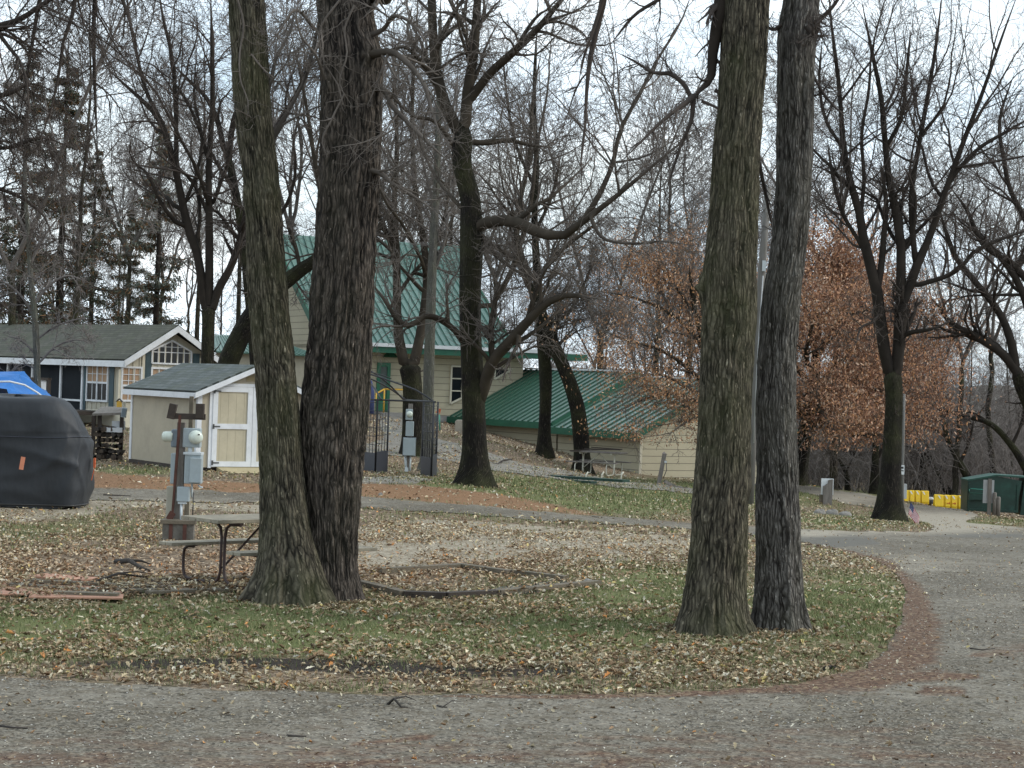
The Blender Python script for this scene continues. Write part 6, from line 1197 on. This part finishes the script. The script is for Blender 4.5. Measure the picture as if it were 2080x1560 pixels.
m_ = MB(); m_.tube([P(403, 986, YM-.05), P(408, 990, YM-.1), P(412, 990, YM-.1)], .012, raw=True); m_.build('hook', 'conduit', root)
YM2 = 47.; c = P(831, 958, YM2); c.z = zgf(c.x, c.y); root = thing('meter_post', c, 'farther small meter post with three stacked pale boxes, in front of the black forked tree', 'meter post')
pb(827, 820, 836, 957, YM2+.02, .1, 'post', 'grey_wood', root, 0); pb(824, 831, 838, 853, YM2-.08, .1, 'meter_box', 'meter_grey', root, .01); dome(P(832, 841, YM2-.1), (.1, -1, 0), .07, root); pb(824, 856, 840, 886, YM2-.1, .13, 'breaker_box', 'meter_grey', root, .01); pb(818, 889, 844, 926, YM2-.12, .16, 'cable_cabinet', 'meter_dark', root, .01); pb(819, 890, 843, 925, YM2-.135, .02, 'box_door', 'meter_grey', root, .005)
m_ = MB(); m_.tube([P(823, 926, YM2), P(825, 955, YM2)], .03, raw=True); m_.build('conduit', 'conduit', root); m_ = MB(); m_.tube([P(834, 926, YM2-.03), P(833, 956, YM2-.03)], .02, raw=True); m_.build('conduit', 'conduit', root); pb(822, 950, 829, 958, YM2-.1, .1, 'pipe_foot', 'conduit', root, 0)
# ------------------------------------------------------------ black gazebo frame
YG = 49.; c = P(815, 965, YG); c.z = zgf(c.x, c.y); root = thing('gazebo_frame', c, 'bare black metal gazebo frame with latticed corner legs and curved roof bars', 'gazebo')
def lattice(px0, px1, Ya, Yb, pyt, pyb, pyp):
    a = P(px0, pyb, Ya); b = P(px1, pyb, Yb); zt_ = P(px0, pyt, Ya).z; zp = P(px0, pyp, Ya).z; zb = min(zgf(a.x, a.y), zgf(b.x, b.y)); m_ = MB()
    at_ = lambda f, z: Vector((a.x+(b.x-a.x)*f, a.y+(b.y-a.y)*f, z))
    for f in (0, 1): m_.tube([at_(f, zb), at_(f, zt_)], .024, 6, raw=True)
    for f in (.25, .5, .75): m_.tube([at_(f, zp), at_(f, zt_-.35)], .010, 4, raw=True)
    for k in range(7): z = zp+(zt_-.1-zp)*k/6; m_.tube([at_(0, z), at_(1, z)], .010, 4, raw=True)
    leg = m_.build('leg', 'black_steel', root); m_ = MB(); d_ = (b-a); d_.z = 0; m_.beam(at_(.0, zb+(zp-zb)/2), at_(1., zb+(zp-zb)/2), .05, (zp-zb), raw=True); m_.build('leg_panel', 'black_panel', leg); return at_(1, zt_)
lattice(735, 762, 48., 47.4, 808, 958, 918); lattice(762, 785, 47.4, 48.6, 810, 958, 918); lattice(856, 876, 49.4, 48.2, 815, 964, 927); lattice(876, 885, 48.2, 50.0, 817, 960, 927); lattice(660, 690, 52, 52.6, 805, 950, 915)
m_ = MB()
def arc(pts, Ys, r=.022):
    q = spline([(p[0], p[1], y) for p, y in zip(pts, Ys)], 10); m_.tube([P(a, b, y) for a, b, y in q], r, 6, raw=True)
arc([(884, 818), (850, 795), (800, 776), (740, 757), (690, 748)], [48.3, 48.5, 49, 49.6, 50]); arc([(824, 812), (790, 788), (750, 768), (690, 748)], [53, 52, 51, 50]); arc([(820, 812), (780, 772), (735, 745), (690, 735)], [52.8, 51.8, 51, 50]); arc([(774, 812), (762, 790), (735, 765), (690, 748)], [47.4, 48, 49, 50]); arc([(795, 769), (770, 760), (735, 754), (690, 744)], [51, 51, 50.5, 50], .015)
m_.tube([P(762, 812, 47.5), P(884, 816, 48.3)], .02, 6, raw=True); m_.tube([P(884, 816, 48.3), P(824, 812, 53)], .02, 6, raw=True); m_.tube([P(762, 812, 47.5), P(680, 806, 52)], .02, 6, raw=True); m_.build('roof_bar', 'black_steel', root)
quadbox('paving_slab', [(733, 968), (780, 958), (875, 966), (735, 962)], 0., .03, 'concrete', 'small concrete pad under the gazebo legs', 'slab') if False else None
quadbox('walkway_slab', [(730, 983), (730, 972), (820, 970), (880, 976), (840, 984)], .0, .03, 'path_mat', 'worn concrete slab on the lawn left of the centre tree', 'slab')
# ------------------------------------------------------------ covered vehicle and blue tarp
YC = 33.2; c = P(25, 1030, YC); c.z = zgf(c.x, c.y); nth, nh = 120, 60; hw, hd, HT = 1.27, .72, 1.83; root = thing('covered_cart', c, 'utility cart hidden under a loose black cover, parked on gravel at the left edge', 'covered vehicle'); yaw = .10
V = []
for j in range(nh):
    h = j/(nh-1); pw = 13.
    if h < .7: z = h/.7*.88; k = (1-z**pw)**(1/pw)
    else: k = (1-.88**pw)**(1/pw)*(1-((h-.7)/.3)); z = (1-k**pw)**(1/pw)
    for i in range(nth):
        a = 2*math.pi*i/nth; ca, sa = math.cos(a), math.sin(a); e = .45; x = abs(ca)**e*math.copysign(1, ca); y = abs(sa)**e*math.copysign(1, sa)
        right = max(0, ca); amp = 1-.75*z
        fold = amp*(.026*math.sin(a*6+z*4)+.012*math.sin(a*11-z*9+1))
        d1 = abs(math.sin(3.1*(a*1.3+z*2.6+.35*math.sin(a*3))+.7)); d2 = abs(math.sin(4.3*(a*1.1-z*1.9+.3*math.sin(a*2+1))))
        diag = (.055*(1-d1)**2.6+.04*(1-d2)**3)*(1-.6*max(0, ca)**3)*max(0, 1-abs(z-.42)/.55); tuck = -.05*max(0, .16-z)/.16
        seam = -.012 if abs(z-.66) < .012 else 0
        R1 = (1+fold+diag+tuck*(1+.5*math.sin(a*9))+seam)*k; sl_ = .30*right*max(0, z-.58)/.42
        X_ = hw*(x*R1-sl_*(k/max(k, .35) if k > .35 else k/.35)); Y_ = hd*y*R1
        V.append((X_*math.cos(yaw)-Y_*math.sin(yaw), X_*math.sin(yaw)+Y_*math.cos(yaw), HT*z*(1-.012*math.sin(a*3))+(0 if j else .03*math.sin(a*6))))
i = np.arange(nth*nh).reshape(nh, nth); nx = np.roll(i, -1, 1); Fq = np.stack([i[:-1], nx[:-1], nx[1:], i[1:]], -1).reshape(-1, 4)
link('cover', npmesh('cover', np.array(V), Fq, True), 'cover_black', root)
for hz_ in (.64, .02):
    jr = int(np.argmin([abs(V[j*nth+30][2]/HT-hz_) for j in range(int(nh*.7))])); ring = [Vector(V[jr*nth+i]) for i in range(nth)]; m_ = MB(); m_.tube([c+Vector((q.x*1.004, q.y*1.004, q.z)) for q in ring+ring[:1]], .009 if hz_ > .1 else .016, 5, raw=True, caps=False); m_.build('seam', 'bag_black' if hz_ < .1 else 'black_panel', root)
m_ = MB(); m_.wbox(P(45, 941, YC-.93), (.07, .01, .21), 0, .14); m_.build('cover_label', 'label_orange', root)
m_ = MB(); m_.wbox(P(192, 940, YC-.2), (.03, .05, .16), 0, .0); m_.wbox(P(190, 958, YC-.2), (.012, .012, .3), 0, .2); m_.build('marker_light', 'rust_orange', root)
YB = 38; c = P(20, 900, YB); c.z = zgf(c.x, c.y); root = thing('covered_boat', c, 'blue tarp tented over a trailer behind the black covered cart', 'tarp')
tp = [(-80, 830), (-80, 757), (10, 756), (50, 757), (58, 768), (80, 788), (105, 812), (110, 850), (108, 900)]
nn_ = 24; V = []; nrow = len(tp)
for k in range(nn_):
    f = k/(nn_-1); dep = (f-.5)*2.2
    for q, (a, b_) in enumerate(tp):
        p = P(a, b_, YB); dz = -.9*abs(f-.45)**1.4*(1 if q in (1, 2, 3, 4) else .5); V.append((p.x-.12*abs(f-.5)+.05*math.sin(k*1.7+q), p.y+dep+.04*math.sin(q*2.1+k), p.z+dz+.03*math.sin(k*2.3+q*1.3)))
i = np.arange(nn_*nrow).reshape(nn_, nrow); link('tarp', npmesh('tarp', np.array(V)-np.array(c), np.stack([i[:-1, :-1], i[:-1, 1:], i[1:, 1:], i[1:, :-1]], -1).reshape(-1, 4), False), 'tarp_blue', root)
m_ = MB(); m_.tube([P(-40, 776, YB-1.25), P(20, 775, YB-1.25), P(50, 782, YB-1.22), (P(75, 797, YB-1.15)), P(98, 814, YB-1.1)], .018, 6, raw=True); m_.build('rope', 'white_trim', root); m_ = MB(); m_.wbox(c+Vector((-1., 0, .5)), (2.8, 1.4, .6)); m_.build('trailer_bed', 'dark_wood', root)
# ------------------------------------------------------------ wood pile and small clutter by the shed
YW = 45.; c = P(215, 935, YW); c.z = zgf(c.x, c.y); root = thing('woodpile_shelter', c, 'small lean-to with a plank roof over the firewood, left of the shed', 'shelter')
m_ = MB(); a = P(187, 840, YW-.3); b_ = P(250, 838, YW-.3); a2 = P(207, 826, YW+.8); b2 = P(252, 826, YW+.8); m_.add([a, b_, b2, a2]+[q-Vector((0, 0, .05)) for q in (a, b_, b2, a2)], [(0, 1, 2, 3), (7, 6, 5, 4), (0, 4, 5, 1), (1, 5, 6, 2), (2, 6, 7, 3), (3, 7, 4, 0)], raw=True, uv=[(0, 0), (1, 0), (1, 1), (0, 1)]*2); m_.build('roof', 'grey_wood', root)
for px_ in (191, 203, 248): m_ = MB(); p = P(px_, 840, YW-.1); m_.beam(Vector((p.x, p.y, c.z)), p, .08, .08, raw=True); m_.build('post', 'dark_wood', root)
rg = random.Random(8); grp = 'split logs in the firewood pile'
lm = None
for rw in range(6):
    for k in range(8-(rw > 4)*3):
        px_ = 196+k*6.6+rg.uniform(-2, 2)+(rw % 2)*3; z_ = c.z+.09+rw*.125; p = P(px_, 900, YW-.2+rg.uniform(-.1, .1)); r_ = rg.uniform(.04, .078)
        if lm is None or rg.random() < .5:
            m_ = MB(); m_.lathe((0, -.2, 0), [(r_, 0), (r_*1.05, .15), (r_, .4)], rg.choice((3, 4, 5, 6)), (0, 1, 0)); lo_ = m_.build('log', 'log_bark', loc=(0, 0, 0)); lo_.location = (p.x, p.y, z_); lm = lo_.data; lm.materials.append(MT['log_end']); [setattr(pl, 'material_index', 1) for pl in lm.polygons if len(pl.vertices) > 4]
        else: lo_ = bpy.data.objects.new('log', lm); COL.objects.link(lo_); lo_.location = (p.x, p.y, z_)
        lo_.rotation_euler = (0, rg.random()*6, rg.uniform(-.3, .3)); tag(lo_, 'dark split log stacked in the firewood pile beside the shed', 'log', grp)
m_ = MB(); c2 = P(228, 873, YW-.25); m_.wbox(c2, (.45, .3, .10), .2); m_.wbox(c2+Vector((.1, .2, .1)), (.3, .04, .2), .2); o = m_.build('white_chair_seat', 'white_trim', loc=c2); tag(o, 'white plastic seat lying on top of the firewood', 'chair seat')
c2 = P(242, 827, YW+.2); root = thing('bird_house', c2, 'small yellow-brown bird house standing on the woodpile roof', 'bird house'); m_ = MB(); m_.wbox(c2+Vector((0, 0, .07)), (.10, .1, .14)); m_.build('box', 'yellow_rail', root); m_ = MB(); m_.wbox(c2+Vector((-.03, 0, .16)), (.10, .14, .015), 0, -.8); m_.wbox(c2+Vector((.035, 0, .16)), (.10, .14, .015), 0, .8); m_.build('roof', 'dark_wood', root)
c2 = P(252, 838, YW-.6); root = thing('electric_box', c2, 'tilted grey metal box hung at the back corner of the shed', 'electric box'); m_ = MB(); m_.wbox(c2, (.11, .10, .22), 0, .12); m_.build('case', 'meter_grey', root, bevel=.01); m_ = MB(); m_.wbox(c2+Vector((0, -.055, 0)), (.09, .01, .18), 0, .12); m_.build('box_door', 'meter_dark', root)
# ------------------------------------------------------------ lawn behind the lane
def gp(px, py, Y=None):
    p = hit(px, py) if Y is None else P(px, py, Y); p.z = zgf(p.x, p.y); return p
a = P(1048, 963, 58); b_ = P(1272, 977, 55); m_ = MB(); m_.beam(a, b_, .32, .07, raw=True); m_.beam(a+Vector((.3, -.1, -.1)), b_+Vector((-.9, .0, -.07)), .2, .06, raw=True); root = thing('long_bench_board', (a+b_)/2, 'long dark green board lying low on the lawn in front of the grey picnic table', 'board'); m_.build('board', 'dump_green', root)
m_ = MB(); m_.beam(a+Vector((.5, .5, .0)), a+Vector((1.7, .45, -.02)), .4, .06, raw=True); m_.build('side_plank', 'dark_wood', root); m_ = MB()
for px_ in (1190, 1222, 1262): p = P(px_, 972, 57.2); m_.tube([p+Vector((0, 0, -.12)), p+Vector((0, 0, .10)), p+Vector((.06, 0, .2))], .02, 6, raw=True)
m_.build('bracket', 'cream_steel', root)
c = gp(1338, 986, 62); root = thing('leaning_post', c, 'weathered broken post leaning right in front of the annex gable', 'post'); m_ = MB(); m_.beam(P(1337, 988, 62), P(1350, 921, 62), .17, .12, raw=True); m_.add([P(1344, 921, 61.9), P(1356, 924, 61.9), P(1349, 917, 62)], [(0, 1, 2)], raw=True); m_.build('timber', 'grey_wood', root); m_ = MB(); m_.tube([P(1353, 935, 61.9), P(1354, 955, 61.9), P(1347, 972, 61.9)], .012, 5, raw=True); m_.build('wire', 'black_steel', root); m_ = MB(); m_.wbox(P(1352, 938, 61.9), (.07, .05, .06)); m_.build('junction_box', 'conduit', root)
c = gp(1365, 988, 61.4); m_ = MB(); m_.wbox(P(1362, 984, 61.4), (.42, .12, .10), .2, .45); m_.wbox(P(1382, 990, 61.2), (.4, .1, .05), -.1, .05); o = m_.build('broken_timber', 'grey_wood', loc=c); tag(o, 'broken grey timber lying at the foot of the leaning post', 'timber')
c = gp(933, 897, 76); m_ = MB(); s_ = 76/F_; h_ = P(933, 858, 76).z-c.z+.1; m_.prism([(c.x-.19, c.z-.1), (c.x+.19, c.z-.1), (c.x+.19, c.z+h_-.04), (c.x+.14, c.z+h_), (c.x-.12, c.z+h_), (c.x-.19, c.z+h_-.07)], c.y-.15, c.y+.2); o = m_.build('stone_marker', 'concrete_block', loc=c, bevel=.02); tag(o, 'pale upright concrete block beside the left end of the annex roof', 'block')
c = gp(893, 892, 74); root = thing('marker_stake', c, 'thin green stake with an orange top beside the path to the lodge door', 'stake'); m_ = MB(); m_.tube([c, P(892, 838, 74)], .03, 6, raw=True); m_.build('stake', 'stake_green', root); m_ = MB(); m_.wbox(P(892, 836, 74), (.10, .05, .22), 0, .15); m_.wbox(P(889, 836, 74), (.16, .03, .05), 0, -.4); m_.build('marker_top', 'rust_orange', root)
c = gp(741, 835, 72); root = thing('door_banner', c, 'dark folded umbrella-like cover standing left of the yellow rail', 'cover'); m_ = MB(); p = P(747, 800, 72); m_.lathe(Vector((p.x, p.y, c.z)), [(.05, 0), (.05, .3), (.26, .32), (.24, 1.1), (.15, 1.5), (.05, 1.62), (.001, 1.64)], 10); m_.build('cover', 'flag_blue', root)
# right-hand signs and posts
c = gp(1680, 1021, 61); root = thing('site_marker', c, 'white board on two rough grey posts beside the gravel road', 'marker post'); Ys = 61
pb(1668, 972, 1693, 1005, Ys+.1, .02, 'board', 'sign_white', root, 0); m_ = MB(); m_.prism([(P(1671, 1021, Ys).x, c.z-.05), (P(1689, 1021, Ys).x, c.z-.05), (P(1689, 1021, Ys).x, P(1680, 973, Ys).z), (P(1681, 1021, Ys).x, P(1680, 975, Ys).z), (P(1680, 1021, Ys).x, P(1680, 982, Ys).z), (P(1671, 1021, Ys).x, P(1680, 988, Ys).z)], c.y-.12, c.y+.05); m_.build('post', 'grey_wood', root); pb(1665, 1005, 1690, 1021, Ys+.0, .12, 'post', 'old_wood', root, 0); pb(1688, 979, 1690, 983, Ys+.08, .02, 'mark', 'sign_black', root, 0)
Yp = 52; c = gp(1834, 1050, Yp); root = thing('sign_pole', c, 'tall thin grey pole with a small white sign, right behind the tall forked tree', 'sign'); m_ = MB(); m_.tube([c, P(1834, 940, Yp), P(1837, 800, Yp)], .032, 8, raw=True); m_.build('pole', 'pole_wood', root)
sg = pb(1829, 945, 1837, 964, Yp-.06, .02, 'sign_plate', 'sign_white', root, 0); pb(1831, 948, 1835.4, 952, Yp-.068, .006, 'sign_text', 'sign_black', sg, 0); pb(1829.6, 955.2, 1835.6, 957, Yp-.068, .006, 'sign_text', 'sign_black', sg, 0); pb(1832, 983, 1842, 1013, Yp+2, .12, 'grey_panel', 'sign_back', root, 0)
# flag
Yf = 47; c = gp(1841, 1062, Yf); root = thing('small_flag', c, 'small stars and stripes flag on a stick at the foot of the tall forked tree', 'flag'); tpz = P(1850, 1020, Yf); m_ = MB(); m_.tube([c, tpz], .005, 5, raw=True); m_.build('stick', 'black_steel', root)
def flq(u, v):
    """u along the fly, v down the hoist; hangs in a drape"""
    hoist = Vector(tpz)*(1-v)+Vector(P(1845, 1043, Yf))*v; fly = Vector((.30*u+.06*v*u, -.05*math.sin(u*9+v*2), -.50*u**1.1)); return hoist+fly*(.72)+Vector((0, 0, 0))
for (u0, u1, v0, v1, mm, nm) in [(0, .4, 0, 7/13, 'flag_blue', 'canton')]+[((0.4 if k < 7 else 0), 1., k/13, (k+1)/13, 'flag_red' if k % 2 == 0 else 'flag_white', 'stripe') for k in range(13)]:
    n = 8; pts = []; fc = []
    for i in range(n+1):
        u = u0+(u1-u0)*i/n; pts += [flq(u, v0), flq(u, v1)]
    fc = [(2*i, 2*i+1, 2*i+3, 2*i+2) for i in range(n)]; k0 = len(pts); pts += [p+Vector((0, .003, 0)) for p in pts]; fc += [(k0+a_, k0+b__, k0+c__, k0+d_) for d_, c__, b__, a_ in fc]; m_ = MB(); m_.add(pts, fc, raw=True); m_.build(nm, mm, root)
m_ = MB()
for i in range(5):
    for j in range(4): q = flq(.05+.075*i, .07+.12*j)+Vector((0, -.004, 0)); m_.wbox(q, (.006, .002, .006))
m_.build('stars', 'flag_white', root)
# yellow barriers
def barrier(px0, px1, pyb, Y, label, logo):
    a = gp((px0+px1)/2, pyb, Y); s = Y/F_; W = (px1-px0)*s; Hh = 27*s; fr = Fr(a, (1, -.06)); root = thing('water_barrier', a, label, 'barrier', 'yellow barriers by the road')
    prof = lambda: [(-.25, 0), (-.25, .1), (-.10, Hh-.02), (-.07, Hh), (.07, Hh), (.10, Hh-.02), (.25, .1), (.25, 0)]
    m_ = MB(fr); cuts = [0, .27, .33, .47, .53, .68, .74, 1.]
    for i in range(7):
        t0 = -W/2+W*cuts[i]; t1 = -W/2+W*cuts[i+1]
        if i % 2 == 0: m_.prismt(prof(), t0, t1)
        else: m_.prismt([(-.18, 0), (-.11, Hh*.7), (-.085, Hh-.01), (.085, Hh-.01), (.11, Hh*.7), (.18, 0)], t0, t1)
    m_.build('body', 'barrier_yellow', root, bevel=.015); m_ = MB(fr)
    for i in range(4):
        t = -W/2+W*(.10+.22*i); m_.add([(t, -.117, Hh-.03), (t+.07, -.117, Hh-.03), (t+.13, -.16, Hh-.16), (t+.08, -.16, Hh-.16)], [(0, 3, 2, 1)])
    m_.build('white_mark', 'barrier_white', root); m_ = MB(fr)
    for (t, z) in logo: m_.box(-W/2+W*t-.07, -W/2+W*t+.07, -.225, -.2, z-.015, z+.015); m_.box(-W/2+W*t+.03, -W/2+W*t+.06, -.225, -.2, z-.05, z+.04)
    m_.build('red_mark', 'barrier_red', root)
barrier(1828, 1885, 1026, 83, 'left yellow plastic road barrier, partly hidden behind the forked tree', [(.08, .25)]); barrier(1897, 1962, 1031, 82, 'right yellow plastic road barrier next to the green dumpster', [(.42, .22), (.60, .22)])
c = gp(1890, 1024, 84); root = thing('trash_bag', c, 'grey and white bundle between the two yellow barriers', 'bundle'); m_ = MB(); m_.lathe(c, [(.15, 0), (.2, .12), (.16, .26), (.05, .32), (.001, .33)], 9); m_.build('bag', 'bag_black', root); m_ = MB(); m_.lathe(c+Vector((0, -.04, .24)), [(.15, 0), (.16, .06), (.08, .12), (.001, .13)], 9); m_.build('cloth', 'bag_white', root)
# dumpster
Yd = 77; c = gp(1990, 1044, Yd); s = Yd/F_; fr = Fr(P(1964, 1040, Yd)*1, (1, -.03)); z0 = zgf(fr.O.x+.5, fr.O.y)+.06; fr.O.z = 0; Hd = P(1965, 976, Yd).z; Ht = P(2025, 966, Yd).z+.04
root = thing('dumpster', c, 'dark green front-load dumpster at the right edge by the wood', 'dumpster')
m_ = MB(fr); m_.prism([(0, z0), (1.9, z0-.02), (2.1, Hd+.05), (1.1, Ht-.06), (0, Hd-.02)], 0, 1.3); m_.build('body', 'dump_green', root); m_ = MB(fr); m_.prism([(2.11, z0-.1), (2.9, z0-.1), (2.9, Ht-.1), (2.25, Ht-.1)], .2, 1.2); m_.build('side_pocket', 'dump_green', root)
m_ = MB(fr); m_.prism([(-.03, Hd-.02), (1.1, Ht-.06), (2.4, Ht-.1), (2.4, Ht-.04), (1.1, Ht), (-.03, Hd+.04)], -.06, 1.35); m_.build('lid', 'dump_lid', root)
pz = P(1980, 1000, Yd).z; m_ = MB(fr); m_.prism([(.02, pz-.02), (.6, pz-.02), (.56, pz+.12), (.04, pz+.14)], -.24, -.2); m_.prism([(.02, pz-.28), (.6, pz-.28), (.6, pz-.02), (.02, pz-.02)], -.22, 0); m_.build('fork_pocket', 'dump_green', root); m_ = MB(fr); m_.add([(.02, -.245, pz-.02), (.62, -.245, pz-.02), (.60, .0, pz+.14), (.04, .0, pz+.16), (.02, -.2, pz-.04), (.62, -.2, pz-.04)], [(0, 1, 2, 3), (0, 4, 5, 1)]); m_.build('pocket_flap', 'dump_light', root)
m_ = MB(fr)
for t in (.02, 1.9): m_.box(t, t+.08, -.05, .0, z0, Hd-.1)
m_.box(0, 1.95, -.045, 0, z0+.02, z0+.1); m_.build('rib', 'dump_green', root)
Ys = 72; c = gp(2010, 1049, Ys); root = thing('sign_post', c, 'back of a grey metal sign on a wooden post in front of the dumpster', 'sign'); pb(1997, 975, 2019, 1022, Ys+.1, .01, 'sign_plate', 'sign_back', root, 0); pb(2007, 973, 2014, 1049, Ys, .08, 'post', 'grey_wood', root, 0)
for a_, b__, t_, lb in ((2017, 2025, 1000, 'taller grey stump post just right of the sign post, before the dumpster'), (2024, 2033, 1009, 'shorter grey stump post farthest right of the sign post, before the dumpster')):
    c = gp((a_+b__)/2, 1049, Ys); p = P((a_+b__)/2, t_, Ys); m_ = MB(); m_.lathe(Vector((p.x, p.y, c.z)), [((b__-a_)*Ys/F_/2, 0), ((b__-a_)*Ys/F_/2*.95, p.z-c.z-.03), ((b__-a_)*Ys/F_/2*.6, p.z-c.z)], 9); o = m_.build('wooden_bollard', 'grey_wood', loc=c); tag(o, lb, 'post', 'stump posts by the sign')
# utility pole between the right-hand trunks
Yu = 56; a = P(1524, 940, Yu); c = Vector((a.x, a.y, zgf(a.x, a.y))); root = thing('utility_pole', c, 'leaning grey utility pole with a pale conduit, seen between the two right-hand trunks', 'pole'); m_ = MB(); m_.tube([c, P(1530, 860, Yu), P(1541, 640, Yu), P(1552, 490, Yu), P(1560, 380, Yu)], [.14, .13, .115, .105, .10], 12, raw=True); m_.build('pole', 'pole_wood', root); m_ = MB(); m_.tube([P(1531, 900, Yu-.2), P(1538, 740, Yu-.2), P(1550, 560, Yu-.2)], .018, 6, raw=True); m_.build('conduit', 'sign_back', root); m_ = MB(); m_.wbox(P(1552, 540, Yu-.15), (.1, .08, .3)); m_.build('bracket', 'conduit', root)
# fallen sticks
def stick(pts, r, label, lift=.015, tw_=True):
    q = [hit(*p)+Vector((0, 0, lift+(.05*i if i == 1 and len(pts) > 3 else 0))) for i, p in enumerate(pts)]; m_ = MB(); m_.tube(q, [r*(1-.6*i/len(q)) for i in range(len(q))], 6, raw=True)
    if tw_ and len(q) > 2: m_.tube([q[1], q[1]+(q[2]-q[1])*.5+Vector((.05, .12, .03)), q[1]+(q[2]-q[1])*.9+Vector((.1, .22, .01))], [r*.6, r*.45, r*.2], 5, raw=True)
    o = m_.build('fallen_stick', 'log_bark', loc=q[0]); tag(o, label, 'stick', 'fallen sticks')
stick([(788, 1436), (800, 1439), (815, 1441), (828, 1443)], .012, 'dark forked stick on the road below the gap between the trunk pairs'); stick([(888, 1439), (898, 1442), (908, 1443)], .008, 'small dark twig just right of the forked stick on the road'); stick([(-5, 1480), (25, 1484), (56, 1486)], .012, 'dark stick on the road at the left edge', tw_=False)
stick([(582, 1500), (600, 1502), (622, 1503)], .012, 'short dark stick on the road, lower left of the centre', tw_=False); stick([(235, 1145), (262, 1150), (285, 1156), (302, 1163)], .035, 'thick dark fallen branch on the leaves left of the picnic table'); stick([(180, 1197), (240, 1186), (290, 1183), (330, 1203)], .016, 'thin curved branch lying across the wooden deck frame', .06)
stick([(345, 1265), (375, 1258), (392, 1268)], .009, 'thin forked twig in the grass left of the twin trunks'); stick([(388, 1302), (415, 1300), (440, 1304)], .009, 'thin pale twig in the grass below the twin trunks', tw_=False); stick([(210, 1008), (235, 1009), (265, 1010)], .02, 'dark stick on the back lane right of the covered cart', tw_=False); stick([(1675, 1362), (1690, 1360), (1706, 1364)], .02, 'dark chunk of bark in the red needles at the road bend', tw_=False)
stick([(1970, 1322), (1995, 1324), (2020, 1322)], .01, 'long thin twig on the road at the right', tw_=False); stick([(1040, 935), (1022, 940), (1010, 944), (1000, 942)], .03, 'crooked fallen limb on the leafy slope right of the centre tree')
